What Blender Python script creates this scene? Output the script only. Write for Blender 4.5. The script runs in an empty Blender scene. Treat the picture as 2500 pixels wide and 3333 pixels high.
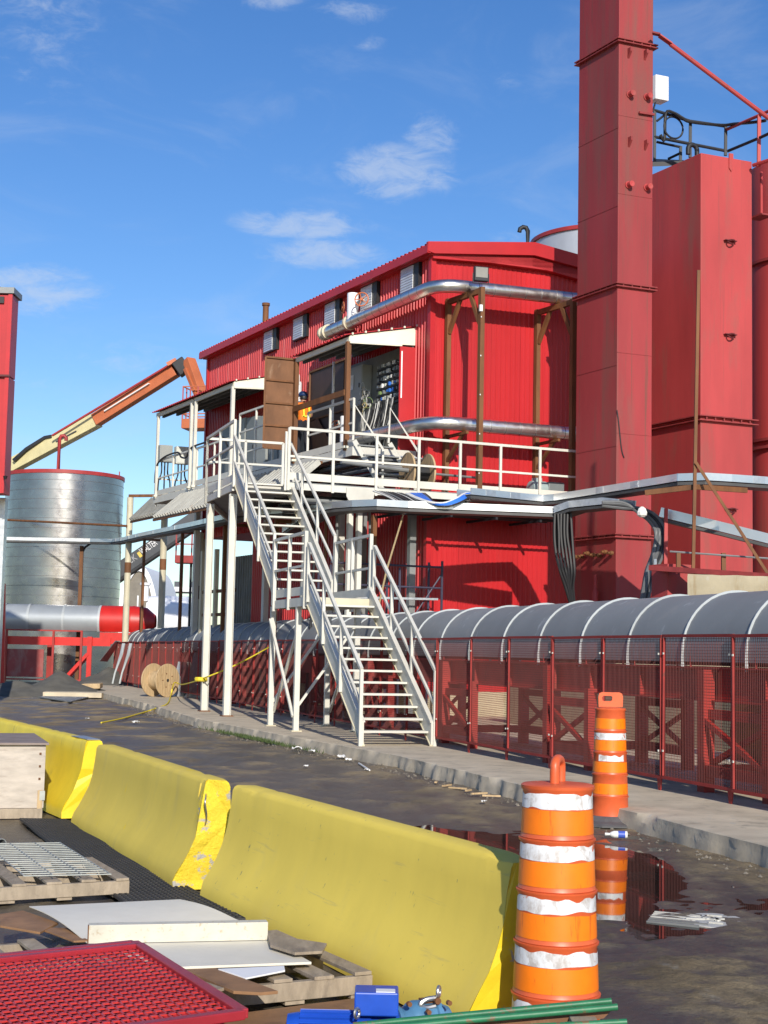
import bpy, math, random
from math import sin, cos, pi, radians, sqrt
from mathutils import Vector, Matrix, noise
random.seed(7)
sc = bpy.context.scene
COL = sc.collection
V3 = Vector
# ------------------------------------------------------------------ camera
EYE = V3((0, 0, 1.65)); FPX = 4850.0; PITCH = radians(5.45); ROLL = .021
cam = bpy.data.cameras.new('camera'); cam.sensor_fit = 'VERTICAL'; cam.sensor_height = 36
cam.lens = FPX / 3333 * 36; cam.clip_end = 5000; cam.clip_start = .1
co = bpy.data.objects.new('camera', cam); COL.objects.link(co)
co.matrix_world = Matrix.Translation(EYE) @ Matrix.Rotation(pi/2 + PITCH, 4, 'X') @ Matrix.Rotation(ROLL, 4, 'Z')
sc.camera = co
# ------------------------------------------------------------------ sky, sun, exposure
SUN_AZ = 10.0; SUN_EL = 25.0
world = bpy.data.worlds.new('World'); sc.world = world; world.use_nodes = True
nt = world.node_tree; N = nt.nodes; L = nt.links
for n in list(N): N.remove(n)
wo = N.new('ShaderNodeOutputWorld'); bg = N.new('ShaderNodeBackground'); sky = N.new('ShaderNodeTexSky')
sky.sky_type = 'NISHITA'; sky.sun_disc = False; sky.sun_elevation = radians(SUN_EL); sky.sun_rotation = radians(180 - SUN_AZ)
sky.altitude = 100; sky.air_density = 1.0; sky.dust_density = .35; sky.ozone_density = 3.0
bg.inputs[1].default_value = .105
tc = N.new('ShaderNodeTexCoord')
sep = N.new('ShaderNodeSeparateXYZ'); L.new(tc.outputs['Generated'], sep.inputs[0])
def wmath(op, a, b=None, clamp=False):
    m = N.new('ShaderNodeMath'); m.operation = op; m.use_clamp = clamp
    for i, x in enumerate((a, b)):
        if x is None: continue
        if isinstance(x, (int, float)): m.inputs[i].default_value = x
        else: L.new(x, m.inputs[i])
    return m.outputs[0]
az = wmath('ARCTAN2', sep.outputs[0], sep.outputs[1]); el = wmath('ARCSINE', sep.outputs[2])
comb = N.new('ShaderNodeCombineXYZ'); L.new(az, comb.inputs[0]); L.new(wmath('MULTIPLY', el, 2.2), comb.inputs[1])
def wnoise(scale, detail, rough, off, dist=0):
    mp = N.new('ShaderNodeMapping'); mp.inputs['Location'].default_value = off
    L.new(comb.outputs[0], mp.inputs[0])
    n = N.new('ShaderNodeTexNoise'); n.inputs['Scale'].default_value = scale; n.inputs['Detail'].default_value = detail
    n.inputs['Roughness'].default_value = rough; n.inputs['Distortion'].default_value = dist
    L.new(mp.outputs[0], n.inputs['Vector']); return n.outputs['Fac']
def wramp(x, lo, hi):
    r = N.new('ShaderNodeMapRange'); r.interpolation_type = 'SMOOTHSTEP'
    r.inputs['From Min'].default_value = lo; r.inputs['From Max'].default_value = hi
    L.new(x, r.inputs['Value']); return r.outputs[0]
# small fair-weather clouds (azimuth, elevation, half width, half height in degrees, strength); they go on round the whole sky
CLOUDS = [(.2, 18.3, 2.3, 1.0, 1.0), (1.6, 19.7, 1.1, .8, .8), (-3.4, 16.3, 2.6, .55, 1.0), (-2.6, 15.2, 2.4, .55, 1.0), (-5.0, 24.4, 1.5, .5, .75), (-1.8, 24.0, 1.6, .45, .7), (-.9, 22.9, .9, .35, .5), (-4.2, 27.0, 2.6, .6, .7), (3.4, 26.2, 2.2, .8, .7),
          (-13.6, 13.3, 2.6, .9, .9), (-13.6, 24.5, 2.4, 4.6, .55), (-.9, 14.2, 1.4, .4, .45), (5.2, 16.0, 1.3, .4, .5), (-9.3, 10.9, 3.4, .8, .5), (-14.5, 9.9, 1.6, .8, .5), (4.6, 21.6, 1.6, .6, .35), (-6.0, 13.1, 1.6, .5, .4)]
import random as _r
_r.seed(3)
for _k in range(26): CLOUDS.append((_r.uniform(25, 335), _r.uniform(9, 42), _r.uniform(1.5, 4), _r.uniform(.5, 1.5), _r.uniform(.4, 1)))
tot = None
for ca, ce, ra, re_, st_ in CLOUDS:
    ca = (ca+180) % 360-180
    dx = wmath('MULTIPLY', wmath('SUBTRACT', az, radians(ca)), 1/radians(ra)); dy = wmath('MULTIPLY', wmath('SUBTRACT', el, radians(ce)), 1/radians(re_))
    d2 = wmath('ADD', wmath('MULTIPLY', dx, dx), wmath('MULTIPLY', dy, dy))
    bl = wmath('MULTIPLY', wmath('SUBTRACT', 1.0, wmath('MULTIPLY', d2, .5), True), st_)
    tot = bl if tot is None else wmath('MAXIMUM', tot, bl)
body = wmath('ADD', wmath('MULTIPLY', tot, .50), wnoise(38, 10, .66, (1.35, .25, 0), .5))
puff = wmath('MULTIPLY', wramp(body, .62, 1.10), wramp(tot, .0, .7))
wisp = wmath('MULTIPLY', wramp(wnoise(7, 9, .62, (6.2, 2.9, 0), .9), .46, .84), .42)
mask = wmath('MULTIPLY', wmath('MAXIMUM', puff, wisp), .50, True)
hs = N.new('ShaderNodeHueSaturation'); hs.inputs['Saturation'].default_value = 1.25; hs.inputs['Value'].default_value = 1.36; hs.inputs['Hue'].default_value = .510; L.new(sky.outputs[0], hs.inputs['Color'])
mix = N.new('ShaderNodeMixRGB'); L.new(mask, mix.inputs[0]); L.new(hs.outputs[0], mix.inputs[1]); mix.inputs[2].default_value = (6.2, 6.9, 8.0, 1)
L.new(mix.outputs[0], bg.inputs[0]); L.new(bg.outputs[0], wo.inputs[0])
sl = bpy.data.lights.new('sun', 'SUN'); sl.energy = 5.0; sl.angle = radians(.53); sl.color = (1, .93, .82)
so = bpy.data.objects.new('sun', sl); COL.objects.link(so)
_a, _e = radians(SUN_AZ), radians(SUN_EL)
LIGHT = V3((-sin(_a)*cos(_e), cos(_a)*cos(_e), -sin(_e)))
so.rotation_euler = LIGHT.to_track_quat('-Z', 'Y').to_euler()
so.location = (5, -30, 30)
vs = sc.view_settings; vs.view_transform = 'Standard'; vs.look = 'None'; vs.exposure = 0.0; vs.gamma = 1.0; vs.use_curve_mapping = False
sc.cycles.max_bounces = 6; sc.cycles.diffuse_bounces = 3; sc.cycles.glossy_bounces = 4; sc.cycles.transparent_max_bounces = 6
# ------------------------------------------------------------------ survey helpers: sight lines of the photograph met with known planes
def ray(px, py):
    x = (px-1250)/FPX; y = -(py-1666.5)/FPX
    x, y = cos(ROLL)*x - sin(ROLL)*y, sin(ROLL)*x + cos(ROLL)*y
    return V3((x, cos(PITCH)-sin(PITCH)*y, sin(PITCH)+cos(PITCH)*y))
def gz(px, py, z=0.0):
    d = ray(px, py); return EYE + d*((z-EYE.z)/d.z)
def atY(px, py, Y):
    d = ray(px, py); return EYE + d*(Y/d.y)
class Frame:
    def __init__(s, o, a, b=None):
        s.o = V3((o[0], o[1], 0)); a = radians(a); b = pi/2-a if b is None else radians(b)
        s.u = V3((-sin(a), cos(a), 0)); s.v = V3((sin(b), cos(b), 0))
        s.nu = V3((-s.v.y, s.v.x, 0)); s.nv = V3((s.u.y, -s.u.x, 0)); s.Z3 = V3((0, 0, 1))
    def P(s, u, v, z=0): return s.o + s.u*u + s.v*v + V3((0, 0, z))
    def _i(s, px, py, p, n):
        d = ray(px, py); return EYE + d*((p-EYE).dot(n)/d.dot(n))
    def U(s, px, py, u): return s._i(px, py, s.o+s.u*u, s.nu)
    def V(s, px, py, v): return s._i(px, py, s.o+s.v*v, s.nv)
S = Frame((-.25, 24.19), 18)              # staircase
B = Frame((1.1, 36.65), 27.5, 67.5)       # red building: u along the long wall, v along the gable
C = Frame((3.29, 16.95), 17.3)            # conveyor
# ------------------------------------------------------------------ mesh building
def catmull(pts, k):
    pts = [V3(p) for p in pts]; out = []
    for i in range(len(pts)-1):
        p0 = pts[max(i-1, 0)]; p1 = pts[i]; p2 = pts[i+1]; p3 = pts[min(i+2, len(pts)-1)]
        for j in range(k):
            t = j/k; out.append(.5*((2*p1)+(p2-p0)*t+(2*p0-5*p1+4*p2-p3)*t*t+(3*p1-p0-3*p2+p3)*t**3))
    return out+[pts[-1]]
class MB:
    def __init__(s): s.v = []; s.f = []
    def add(s, vs, fs):
        k = len(s.v); s.v += [V3(p) for p in vs]; s.f += [tuple(i+k for i in f) for f in fs]; return s
    def box(s, c, sx, sy, sz, X=V3((1,0,0)), Y=V3((0,1,0)), Z=V3((0,0,1))):
        c = V3(c); X = X*(sx/2); Y = Y*(sy/2); Z = Z*(sz/2)
        return s.add([c-X-Y-Z, c+X-Y-Z, c+X+Y-Z, c-X+Y-Z, c-X-Y+Z, c+X-Y+Z, c+X+Y+Z, c-X+Y+Z],
                     [(0,3,2,1),(4,5,6,7),(0,1,5,4),(1,2,6,5),(2,3,7,6),(3,0,4,7)])
    def bar(s, a, b, w, h=None, up=V3((0,0,1))):
        h = w if h is None else h; a = V3(a); b = V3(b); t = b-a
        ln = t.length; t = t/ln
        if abs(t.dot(up)) > .98: up = V3((0,1,0)) if abs(t.y) < .9 else V3((1,0,0))
        sd = t.cross(up).normalized(); u2 = sd.cross(t)
        return s.box((a+b)/2, ln, w, h, t, sd, u2)
    def vpost(s, base, z1, w, d, X=V3((1,0,0)), Y=V3((0,1,0))):
        b = V3(base); return s.box(V3((b.x, b.y, (b.z+z1)/2)), w, d, z1-b.z, X, Y)
    def prism(s, pts, vec):
        pts = [V3(p) for p in pts]; n = len(pts); vec = V3(vec)
        return s.add(pts+[p+vec for p in pts], [tuple(range(n))[::-1], tuple(range(n, 2*n))]+[(i, (i+1)%n, n+(i+1)%n, n+i) for i in range(n)])
    def quad(s, *p): return s.add(p, [tuple(range(len(p)))])
    def sweep(s, pts, sec, caps=True, up=V3((0,0,1)), closed=False, shut=True):
        pts = [V3(p) for p in pts]; n = len(pts); m = len(sec); vs = []; last = None
        for i, p in enumerate(pts):
            if closed: t = (pts[(i+1)%n]-pts[i-1])
            elif i == 0: t = pts[1]-p
            elif i == n-1: t = p-pts[-2]
            else: t = (p-pts[i-1]).normalized()+(pts[i+1]-p).normalized()
            t.normalize()
            if abs(t.dot(up)) > .985:
                sd = last if last is not None else (t.cross(V3((0,1,0))) if abs(t.y) < .9 else t.cross(V3((1,0,0))))
                sd = (sd-t*sd.dot(t)).normalized()
            else:
                sd = t.cross(up).normalized()
                if last is not None and sd.dot(last) < 0: sd = -sd
            last = sd; u2 = sd.cross(t)
            k = 1.0
            if 0 < i < n-1 and not closed:
                k = min(1.6, 1/max(.5, t.dot((pts[i+1]-p).normalized())))
            for a, b in sec: vs.append(p+sd*(a*k)+u2*b)
        fs = []
        mm = m if shut else m-1
        for i in range(n if closed else n-1):
            j = (i+1) % n
            for q in range(mm):
                r = (q+1) % m; fs.append((i*m+q, i*m+r, j*m+r, j*m+q))
        if caps and not closed and shut:
            fs.append(tuple(range(m))[::-1]); fs.append(tuple((n-1)*m+q for q in range(m)))
        return s.add(vs, fs)
    def tube(s, pts, r, n=8, closed=False):
        if len(pts) >= 4 and not closed and r < .061: pts = catmull(pts, 4)
        return s.sweep(pts, [(r*cos(2*pi*i/n), r*sin(2*pi*i/n)) for i in range(n)], closed=closed)
    def rail(s, pts, w): return s.sweep(pts, [(-w/2,-w/2),(w/2,-w/2),(w/2,w/2),(-w/2,w/2)])
    def lathe(s, o, prof, n=24, X=V3((1,0,0)), Y=V3((0,1,0)), Z=V3((0,0,1)), cap=True, a0=0, a1=2*pi):
        o = V3(o); full = abs(a1-a0-2*pi) < 1e-6; k = n if full else n+1; vs = []
        for r, z in prof:
            for i in range(k):
                a = a0+(a1-a0)*i/n; vs.append(o+X*(r*cos(a))+Y*(r*sin(a))+Z*z)
        fs = []
        for j in range(len(prof)-1):
            for i in range(n):
                i2 = (i+1) % k; fs.append((j*k+i, j*k+i2, (j+1)*k+i2, (j+1)*k+i))
        if cap and full:
            fs.append(tuple(range(k))[::-1]); fs.append(tuple((len(prof)-1)*k+i for i in range(k)))
        return s.add(vs, fs)
    def build(s, name, mat, parent=None, smooth=False, bevel=0, loc=None, angle=35):
        used = sorted({i for f in s.f for i in f})
        if len(used) < len(s.v):
            mp_ = {q: i for i, q in enumerate(used)}; s.v = [s.v[i] for i in used]; s.f = [tuple(mp_[i] for i in f) for f in s.f]
        base = V3(loc) if loc is not None else (parent_loc(parent) if parent else (sum_min(s.v)))
        me = bpy.data.meshes.new(name); me.from_pydata([p-base for p in s.v], [], s.f); me.update()
        if mat: me.materials.append(MAT[mat] if isinstance(mat, str) else mat)
        if smooth:
            me.polygons.foreach_set('use_smooth', [True]*len(me.polygons)); me.set_sharp_from_angle(angle=radians(angle))
        o = bpy.data.objects.new(name, me); COL.objects.link(o)
        if parent: o.parent = parent
        else: o.location = base
        if bevel:
            b = o.modifiers.new('bevel', 'BEVEL'); b.width = bevel; b.segments = 2; b.limit_method = 'ANGLE'; b.angle_limit = radians(40)
        return o
def parent_loc(p):
    l = V3((0,0,0))
    while p: l = l + p.location; p = p.parent
    return l
def sum_min(vs):
    return V3(((min(p.x for p in vs)+max(p.x for p in vs))/2, (min(p.y for p in vs)+max(p.y for p in vs))/2, min(p.z for p in vs)))
def thing(name, label, cat, loc=(0,0,0), group=None):
    o = bpy.data.objects.new(name, None); COL.objects.link(o); o.location = loc; o.empty_display_size = .2
    return tag(o, label, cat, group)
def tag(o, label=None, cat=None, group=None, kind=None):
    if label: o['label'] = label
    if cat: o['category'] = cat
    if group: o['group'] = group
    if kind: o['kind'] = kind
    return o
def copy_tree(o, parent=None, delta=None):
    c = o.copy(); COL.objects.link(c); c.parent = parent
    for ch in list(o.children): copy_tree(ch, c)
    return c
ORD = ['first','second','third','fourth','fifth','sixth','seventh','eighth','ninth','tenth','eleventh','twelfth','thirteenth','fourteenth','fifteenth','sixteenth','seventeenth','eighteenth','nineteenth','twentieth']
ORD += ['twenty-'+x for x in ORD[:9]] + ['thirtieth'] + ['thirty-'+x for x in ORD[:9]] + ['fortieth']
# ------------------------------------------------------------------ materials
MAT = {}
def M(name, col, rough=.6, metal=0.0, var=.14, scale=2.5, stretch=(1,1,1), bump=0.0, bscale=60, wear=None, wear2=None, wear3=None, spec=.5, rvar=.0, bdist=.01, obj=False, rnd=.07):
    m = bpy.data.materials.new(name); m.use_nodes = True; MAT[name] = m
    t = m.node_tree; n = t.nodes; l = t.links; p = n['Principled BSDF']
    g = n.new('ShaderNodeNewGeometry'); src = g.outputs['Position']
    if obj: src = n.new('ShaderNodeTexCoord').outputs['Object']
    def nz(sc_, st=(1,1,1), det=6, ro=.6, dist=0):
        mp = n.new('ShaderNodeMapping'); mp.inputs['Scale'].default_value = st; l.new(src, mp.inputs[0])
        x = n.new('ShaderNodeTexNoise'); x.inputs['Scale'].default_value = sc_; x.inputs['Detail'].default_value = det
        x.inputs['Roughness'].default_value = ro; x.inputs['Distortion'].default_value = dist
        l.new(mp.outputs[0], x.inputs['Vector']); return x.outputs['Fac']
    def rng(x, lo, hi, a=0., b=1.):
        r = n.new('ShaderNodeMapRange'); r.inputs['From Min'].default_value = lo; r.inputs['From Max'].default_value = hi
        r.inputs['To Min'].default_value = a; r.inputs['To Max'].default_value = b; l.new(x, r.inputs['Value']); return r.outputs[0]
    def mixc(f, a, b):
        x = n.new('ShaderNodeMixRGB'); l.new(f, x.inputs[0])
        for i, c in ((1, a), (2, b)):
            if isinstance(c, tuple): x.inputs[i].default_value = (*c[:3], 1)
            else: l.new(c, x.inputs[i])
        return x.outputs[0]
    f1 = nz(scale, stretch)
    lo = tuple(max(0, c*(1-var)) for c in col); hi = tuple(min(1, c*(1+var)) for c in col)
    c = mixc(rng(f1, .3, .7), lo, hi)
    rsock = None
    for w in (wear, wear2, wear3):
        if w:
            wc, wsc, wlo, whi, wst = w[:5]
            f = rng(nz(wsc, wst, 8, .65, .3), wlo, whi); c = mixc(f, c, wc)
            if len(w) > 5: rsock = (f, w[5])
    if rnd:
        oi = n.new('ShaderNodeObjectInfo'); hv = n.new('ShaderNodeHueSaturation'); l.new(rng(oi.outputs['Random'], 0, 1, 1-rnd, 1+rnd), hv.inputs['Value']); l.new(c, hv.inputs['Color']); c = hv.outputs[0]
    l.new(c, p.inputs['Base Color'])
    p.inputs['Metallic'].default_value = metal; p.inputs['Roughness'].default_value = rough
    p.inputs['Specular IOR Level'].default_value = spec
    if rvar: l.new(rng(nz(scale*2.3), .3, .7, rough-rvar, rough+rvar), p.inputs['Roughness'])
    elif rsock: l.new(rng(rsock[0], 0, 1, rough, rsock[1]), p.inputs['Roughness'])
    if bump:
        b = n.new('ShaderNodeBump'); b.inputs['Strength'].default_value = bump; b.inputs['Distance'].default_value = bdist
        l.new(nz(bscale, stretch, 8, .7), b.inputs['Height']); l.new(b.outputs[0], p.inputs['Normal'])
    return m
V1 = (1, 1, .12)
M('red_siding', (.46,.011,.015), .42, var=.10, scale=1.2, stretch=(1,1,.3), wear=((.40,.03,.03), 2.5, .60, .80, (1.5,1.5,.15)), bump=.05, bscale=5)
M('red_trim', (.44,.012,.017), .45, var=.10, scale=1.5)
M('red_roof', (.40,.02,.025), .5, var=.15, scale=2)
M('faded_red', (.40,.046,.046), .62, var=.16, scale=.9, stretch=(1,1,.25), wear=((.27,.075,.06), 1.1, .52, .70, (1.3,1.3,.22)), wear2=((.25,.05,.045), 5, .58, .74, (3,3,.07)), bump=.12, bscale=14)
M('faded_red_flange', (.24,.03,.03), .7, var=.25, scale=5)
M('fence_red', (.28,.020,.015), .7, var=.25, scale=3, wear=((.12,.04,.025), 6, .62, .72, (1,1,1)))
M('mesh_red', (.13,.018,.013), .6, var=.2, scale=2)
M('frame_red', (.32,.022,.016), .55, var=.25, scale=2, wear=((.16,.05,.03), 5, .6, .72, (1,1,.5)))
M('machine_red', (.55,.02,.015), .42, var=.12, scale=2, wear=((.30,.05,.03), 4, .62, .75, (1,1,.4)))
M('lift_red', (.33,.03,.03), .5, var=.2)
M('black_red', (.10,.012,.014), .6, var=.3, scale=2)
M('orange_lift', (.46,.13,.05), .5, var=.14, scale=1.2, wear=((.30,.09,.05), 3, .6, .75, (1,1,1)))
M('cream_lift', (.60,.54,.30), .5, var=.12, scale=1.5)
M('white_steel', (.60,.585,.52), .5, var=.07, scale=3, wear=((.42,.36,.26), 7, .66, .80, (1,1,.35)), wear2=((.25,.11,.05), 11, .72, .80, (1,1,.5)))
M('cream_steel', (.56,.51,.37), .5, var=.08, scale=3, wear=((.28,.13,.06), 6, .64, .78, (1,1,.4)))
M('galv', (.60,.62,.64), .40, .85, var=.14, scale=6, rvar=.08)
M('alu', (.72,.73,.73), .34, .9, var=.05, scale=1.5, rvar=.05)
M('duct_metal', (.74,.73,.71), .33, 1.0, var=.08, scale=3, rvar=.06, bump=.04, bscale=6)
M('seam_dark', (.22,.22,.22), .5, .6)
M('tank_steel', (.42,.41,.40), .28, 1.0, var=.10, scale=1.2, stretch=(1,1,2), rvar=.05, bump=.05, bscale=2, bdist=.02)
M('tank_seam', (.24,.24,.24), .5, .7)
M('hood_grey', (.235,.245,.25), .65, .1, spec=.25, var=.08, scale=1.1, wear=((.50,.52,.54), 3.2, .60, .80, (1,1,.35)), wear2=((.30,.29,.28), 1.3, .55, .75, (1,1,1)), bump=.06, bscale=2.5, bdist=.02, rnd=.10)
M('hoop_grey', (.42,.45,.46), .45, .1, var=.08)
M('tray_dark', (.09,.09,.09), .6, .4)
M('rust_brown', (.155,.062,.020), .72, var=.30, scale=4, stretch=(1,1,.3), bump=.15, bscale=40)
M('rust_plate', (.165,.075,.034), .75, var=.35, scale=2.0, stretch=(1,1,.5), wear=((.33,.22,.14), 1.8, .58, .78, (1,1,.8)), bump=.1, bscale=30)
M('dark_plate', (.045,.022,.018), .6, var=.3, scale=2)
M('concrete', (.53,.455,.34), .9, spec=.2, var=.16, scale=2.2, wear=((.27,.24,.19), 3.2, .55, .75, (1,1,1)), wear2=((.45,.43,.38), 9, .6, .72, (1,1,1)), bump=.45, bscale=26)
M('concrete_wall', (.44,.38,.26), .9, var=.16, scale=1.6, wear=((.30,.20,.09), 2.4, .55, .72, (1.4,1.4,.2)), wear2=((.50,.47,.40), 4, .6, .75, (1,1,1)), bump=.4, bscale=18)
M('wood_pale', (.47,.34,.19), .8, var=.22, scale=3, stretch=(6,6,1), wear=((.25,.15,.07), 5, .58, .75, (3,3,.6)), bump=.2, bscale=30)
M('wood_grey', (.34,.28,.21), .88, spec=.2, var=.22, scale=7, stretch=(3,.7,1), wear=((.17,.14,.115), 5, .55, .72, (2,.5,1)), bump=.3, bscale=40)
M('plywood', (.52,.46,.39), .75, var=.16, scale=7, stretch=(.6,.6,2.2), wear=((.36,.30,.25), 5, .55, .68, (.5,.5,2.4)), bump=.15, bscale=30)
M('brown_ply', (.28,.15,.07), .75, var=.25, scale=5, wear=((.16,.085,.045), 4, .55, .7, (1,1,1)), bump=.1)
M('plywood_top', (.24,.19,.165), .8, var=.2, scale=4)
M('white_sheet', (.76,.72,.61), .55, var=.05, scale=5, wear=((.48,.42,.34), 22, .68, .76, (1,1,1)), spec=.5)
M('white_painted', (.60,.57,.47), .5, var=.08, scale=9, wear=((.42,.32,.20), 34, .56, .70, (1,1,1)))
M('cream_board', (.72,.69,.56), .6, var=.06, scale=4)
M('yellow_fresh', (.82,.63,.04), .55, var=.08, scale=3, wear=((.55,.42,.05), 5, .58, .72, (1,1,.4)), bump=.15, bscale=22)
M('yellow_faded', (.79,.60,.10), .7, spec=.3, var=.08, scale=1.3, stretch=(1,1,.5), wear=((.74,.57,.12), 2.6, .55, .75, (1.6,1.6,.4)), wear2=((.33,.27,.10), 20, .655, .70, (1,1,.5)), wear3=((.42,.34,.15), 3.5, .60, .78, (.35,.35,5)), bump=.12, bscale=30)
M('orange_plastic', (.66,.115,.035), .42, var=.12, scale=8, wear=((.42,.10,.045), 14, .62, .74, (1,1,1)), bump=.03, bscale=20)
M('orange_tape', (.90,.20,.004), .42, var=.08, scale=10, wear=((.62,.11,.006), 24, .60, .68, (1.5,1.5,.18)), wear2=((.30,.10,.03), 30, .70, .74, (1,1,.5)), bump=.06, bscale=16)
M('white_tape', (.74,.75,.76), .4, var=.08, scale=12, wear=((.46,.42,.39), 16, .48, .62, (1,1,.6)), wear2=((.60,.14,.06), 9, .64, .655, (1,1,1)), wear3=((.30,.27,.25), 40, .64, .72, (.6,.6,1.4)), bump=.06, bscale=50)
M('rubber', (.030,.030,.032), .75, var=.25, scale=8, bump=.2, bscale=40)
M('rubber_grey', (.09,.09,.092), .8, var=.25, scale=6, bump=.2)
M('cable_black', (.018,.018,.02), .5, var=.2)
M('cable_grey', (.13,.135,.14), .5, var=.2)
M('cable_blue', (.03,.16,.62), .45)
M('cable_white', (.6,.6,.58), .5)
M('cable_green', (.18,.26,.10), .5)
M('rope_yellow', (.68,.54,.03), .65, var=.2, scale=20)
M('rope_tan', (.45,.33,.16), .8, var=.2, scale=20)
M('black_steel', (.013,.015,.020), .6, var=.3)
M('black_frame', (.012,.012,.014), .5)
M('cab_grey', (.30,.32,.31), .5, var=.06, scale=3)
M('cab_light', (.56,.58,.53), .5, var=.05)
M('cab_dark', (.16,.18,.19), .5, var=.08)
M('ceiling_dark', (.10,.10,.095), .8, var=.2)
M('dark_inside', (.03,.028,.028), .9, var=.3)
M('motor_grey', (.30,.38,.38), .45, var=.1)
M('blue_paint', (.012,.075,.47), .36, var=.14, scale=9, wear=((.03,.04,.12), 30, .70, .76, (1,1,1)))
M('blue_pump', (.075,.20,.34), .45, var=.2, scale=12, wear=((.20,.10,.06), 20, .64, .70, (1,1,1)))
M('green_paint', (.025,.17,.075), .45, var=.2, scale=9, wear=((.16,.10,.05), 16, .58, .64, (1,1,1)), bump=.1)
M('steel', (.55,.53,.50), .35, .9, var=.15, scale=10)
M('zinc_bar', (.42,.44,.41), .5, .3, var=.16, scale=12)
M('label_white', (.75,.75,.75), .5, var=.05)
M('panel_red', (.50,.018,.018), .42, var=.18, scale=3, wear=((.25,.02,.02), 5, .55, .7, (1,1,1)))
M('panel_frame', (.33,.02,.03), .4, var=.15, scale=5)
M('grating_red', (.52,.035,.03), .45, var=.15, scale=5)
M('cone_orange', (.80,.16,.03), .5)
M('vest_orange', (.85,.20,.01), .75, var=.1); M('vest_yellow', (.72,.66,.05), .6); M('silver_tape', (.6,.6,.6), .35)
M('jeans', (.018,.02,.03), .9); M('skin', (.42,.22,.15), .55); M('helmet_blue', (.012,.03,.10), .35); M('glove', (.1,.1,.1), .8)
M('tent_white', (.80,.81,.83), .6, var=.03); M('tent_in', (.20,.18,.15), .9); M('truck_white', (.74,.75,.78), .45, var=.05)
M('boom_dark', (.055,.062,.072), .5, var=.15); M('decal_yellow', (.70,.52,.10), .5); M('decal_grey', (.35,.35,.36), .5)
M('plastic_sheet', (.34,.34,.34), .4, var=.3, scale=2.5)
M('sand', (.105,.10,.085), .95, var=.22, scale=3, bump=.5, bscale=30)
M('gravel', (.20,.175,.14), .9, var=.35, scale=9)
M('paper', (.75,.74,.70), .8); M('bottle_blue', (.05,.10,.45), .4)
M('grey_metal', (.22,.23,.23), .5, .3, var=.2, scale=2)
M('scaffold_blue', (.045,.042,.075), .5, var=.2)
M('roof_dark', (.06,.06,.065), .6)
M('lamp_glass', (.25,.24,.20), .15, spec=.8)
M('leaf', (.05,.08,.02), .7, var=.3, scale=20)
M('drain_white', (.50,.49,.45), .85, var=.12, scale=14, wear=((.28,.27,.24), 16, .6, .68, (1,1,1)), bump=.4, bscale=40)
M('awning_metal', (.36,.36,.33), .55, .2, var=.16, scale=3, wear=((.25,.13,.07), 5, .6, .72, (1,1,1)))
M('tank_pale', (.58,.60,.63), .45, .5, var=.06, scale=1.5)
M('hood_light', (.36,.39,.41), .40, .3, var=.08, scale=1.5)
M('plate_red', (.30,.05,.045), .6, var=.2, scale=1.2, wear=((.30,.15,.13), 2, .5, .7, (1,1,.5)))
M('louver_slat', (.62,.64,.66), .35, .35, var=.1)
M('stack_red', (.29,.030,.033), .65, var=.18, scale=.9, stretch=(1,1,.2), wear=((.19,.062,.050), 1.0, .47, .66, (1.6,1.6,.16)), wear2=((.14,.05,.035), 5, .58, .72, (3,3,.06)), bump=.12, bscale=14)
M('yellow_broken', (.78,.58,.03), .6, var=.15, scale=8, wear=((.40,.38,.33), 6, .56, .60, (1,1,1)), bump=.9, bscale=16, bdist=.03)
M('cab_back', (.20,.205,.20), .7, var=.15, scale=3)
M('yellow_worn', (.79,.60,.10), .7, spec=.3, var=.08, scale=1.3, stretch=(1,1,.5), wear=((.70,.54,.12), 2.6, .55, .75, (1.6,1.6,.4)), wear2=((.86,.62,.02), 6, .655, .67, (1,1,.45)), wear3=((.45,.41,.33), 9, .70, .72, (1,1,.7)), bump=.2, bscale=24)
# ------------------------------------------------------------------ ground, puddle, slab
def smooth(a, b, x):
    t = max(0., min(1., (x-a)/(b-a))); return t*t*(3-2*t)
def fbm(x, y, s, o=4, seed=0.):
    return noise.fractal(V3((x*s+seed, y*s-seed, seed*.7)), 1.0, 2.0, o)
PUD = [(1.75, 12.2, .70, 1.75), (1.0, 13.2, 1.0, 1.15), (1.45, 10.5, .50, .80), (.25, 14.0, 1.0, .8)]
def pud(x, y):
    d = 0
    for cx_, cy_, rx, ry in PUD:
        q = ((x-cx_)/rx)**2+((y-cy_)/ry)**2
        d = max(d, 1-q)
    return d
def gheight(x, y):
    h = 0
    if -14 < x < 14 and 2 < y < 60:
        k = 1-smooth(30, 60, y)
        h = .009*k*fbm(x, y, .9, 3, 3.1)+.007*k*fbm(x, y*1.2, 5.5, 5, 9.)
        if x < -2 and y > 22: h += .05*smooth(-2, -6, x)*smooth(22, 32, y)*fbm(x, y, 1.3, 4, 6.)
        h += .006*k*noise.noise(V3(((x*.94+y*.34)*3.2, (y*.94-x*.34)*.18, 2.)))
        p = pud(x, y)
        h -= .058*smooth(-.35, .75, p)
        if p > -.5: h += .020*fbm(x*1.0, y*.55, 2.2, 5, 12.)
        if x > .3 and y < 10.5: h += .012*fbm(x, y, 9, 3, 5.)*smooth(.3, 1.2, x)
    return h
def axis(segs):
    out = []
    for a, b, n in segs: out += [a+(b-a)*i/n for i in range(n)]
    return out+[segs[-1][1]]
gx = axis([(-900,-60,8),(-60,-14,14),(-14,-3,50),(-3,5,150),(5,14,30),(14,60,14),(60,900,8)])
gy = axis([(-200,2,8),(2,6,14),(6,15.5,190),(15.5,30,80),(30,60,50),(60,140,16),(140,1500,12)])
gm = MB(); nx = len(gx)
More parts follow.
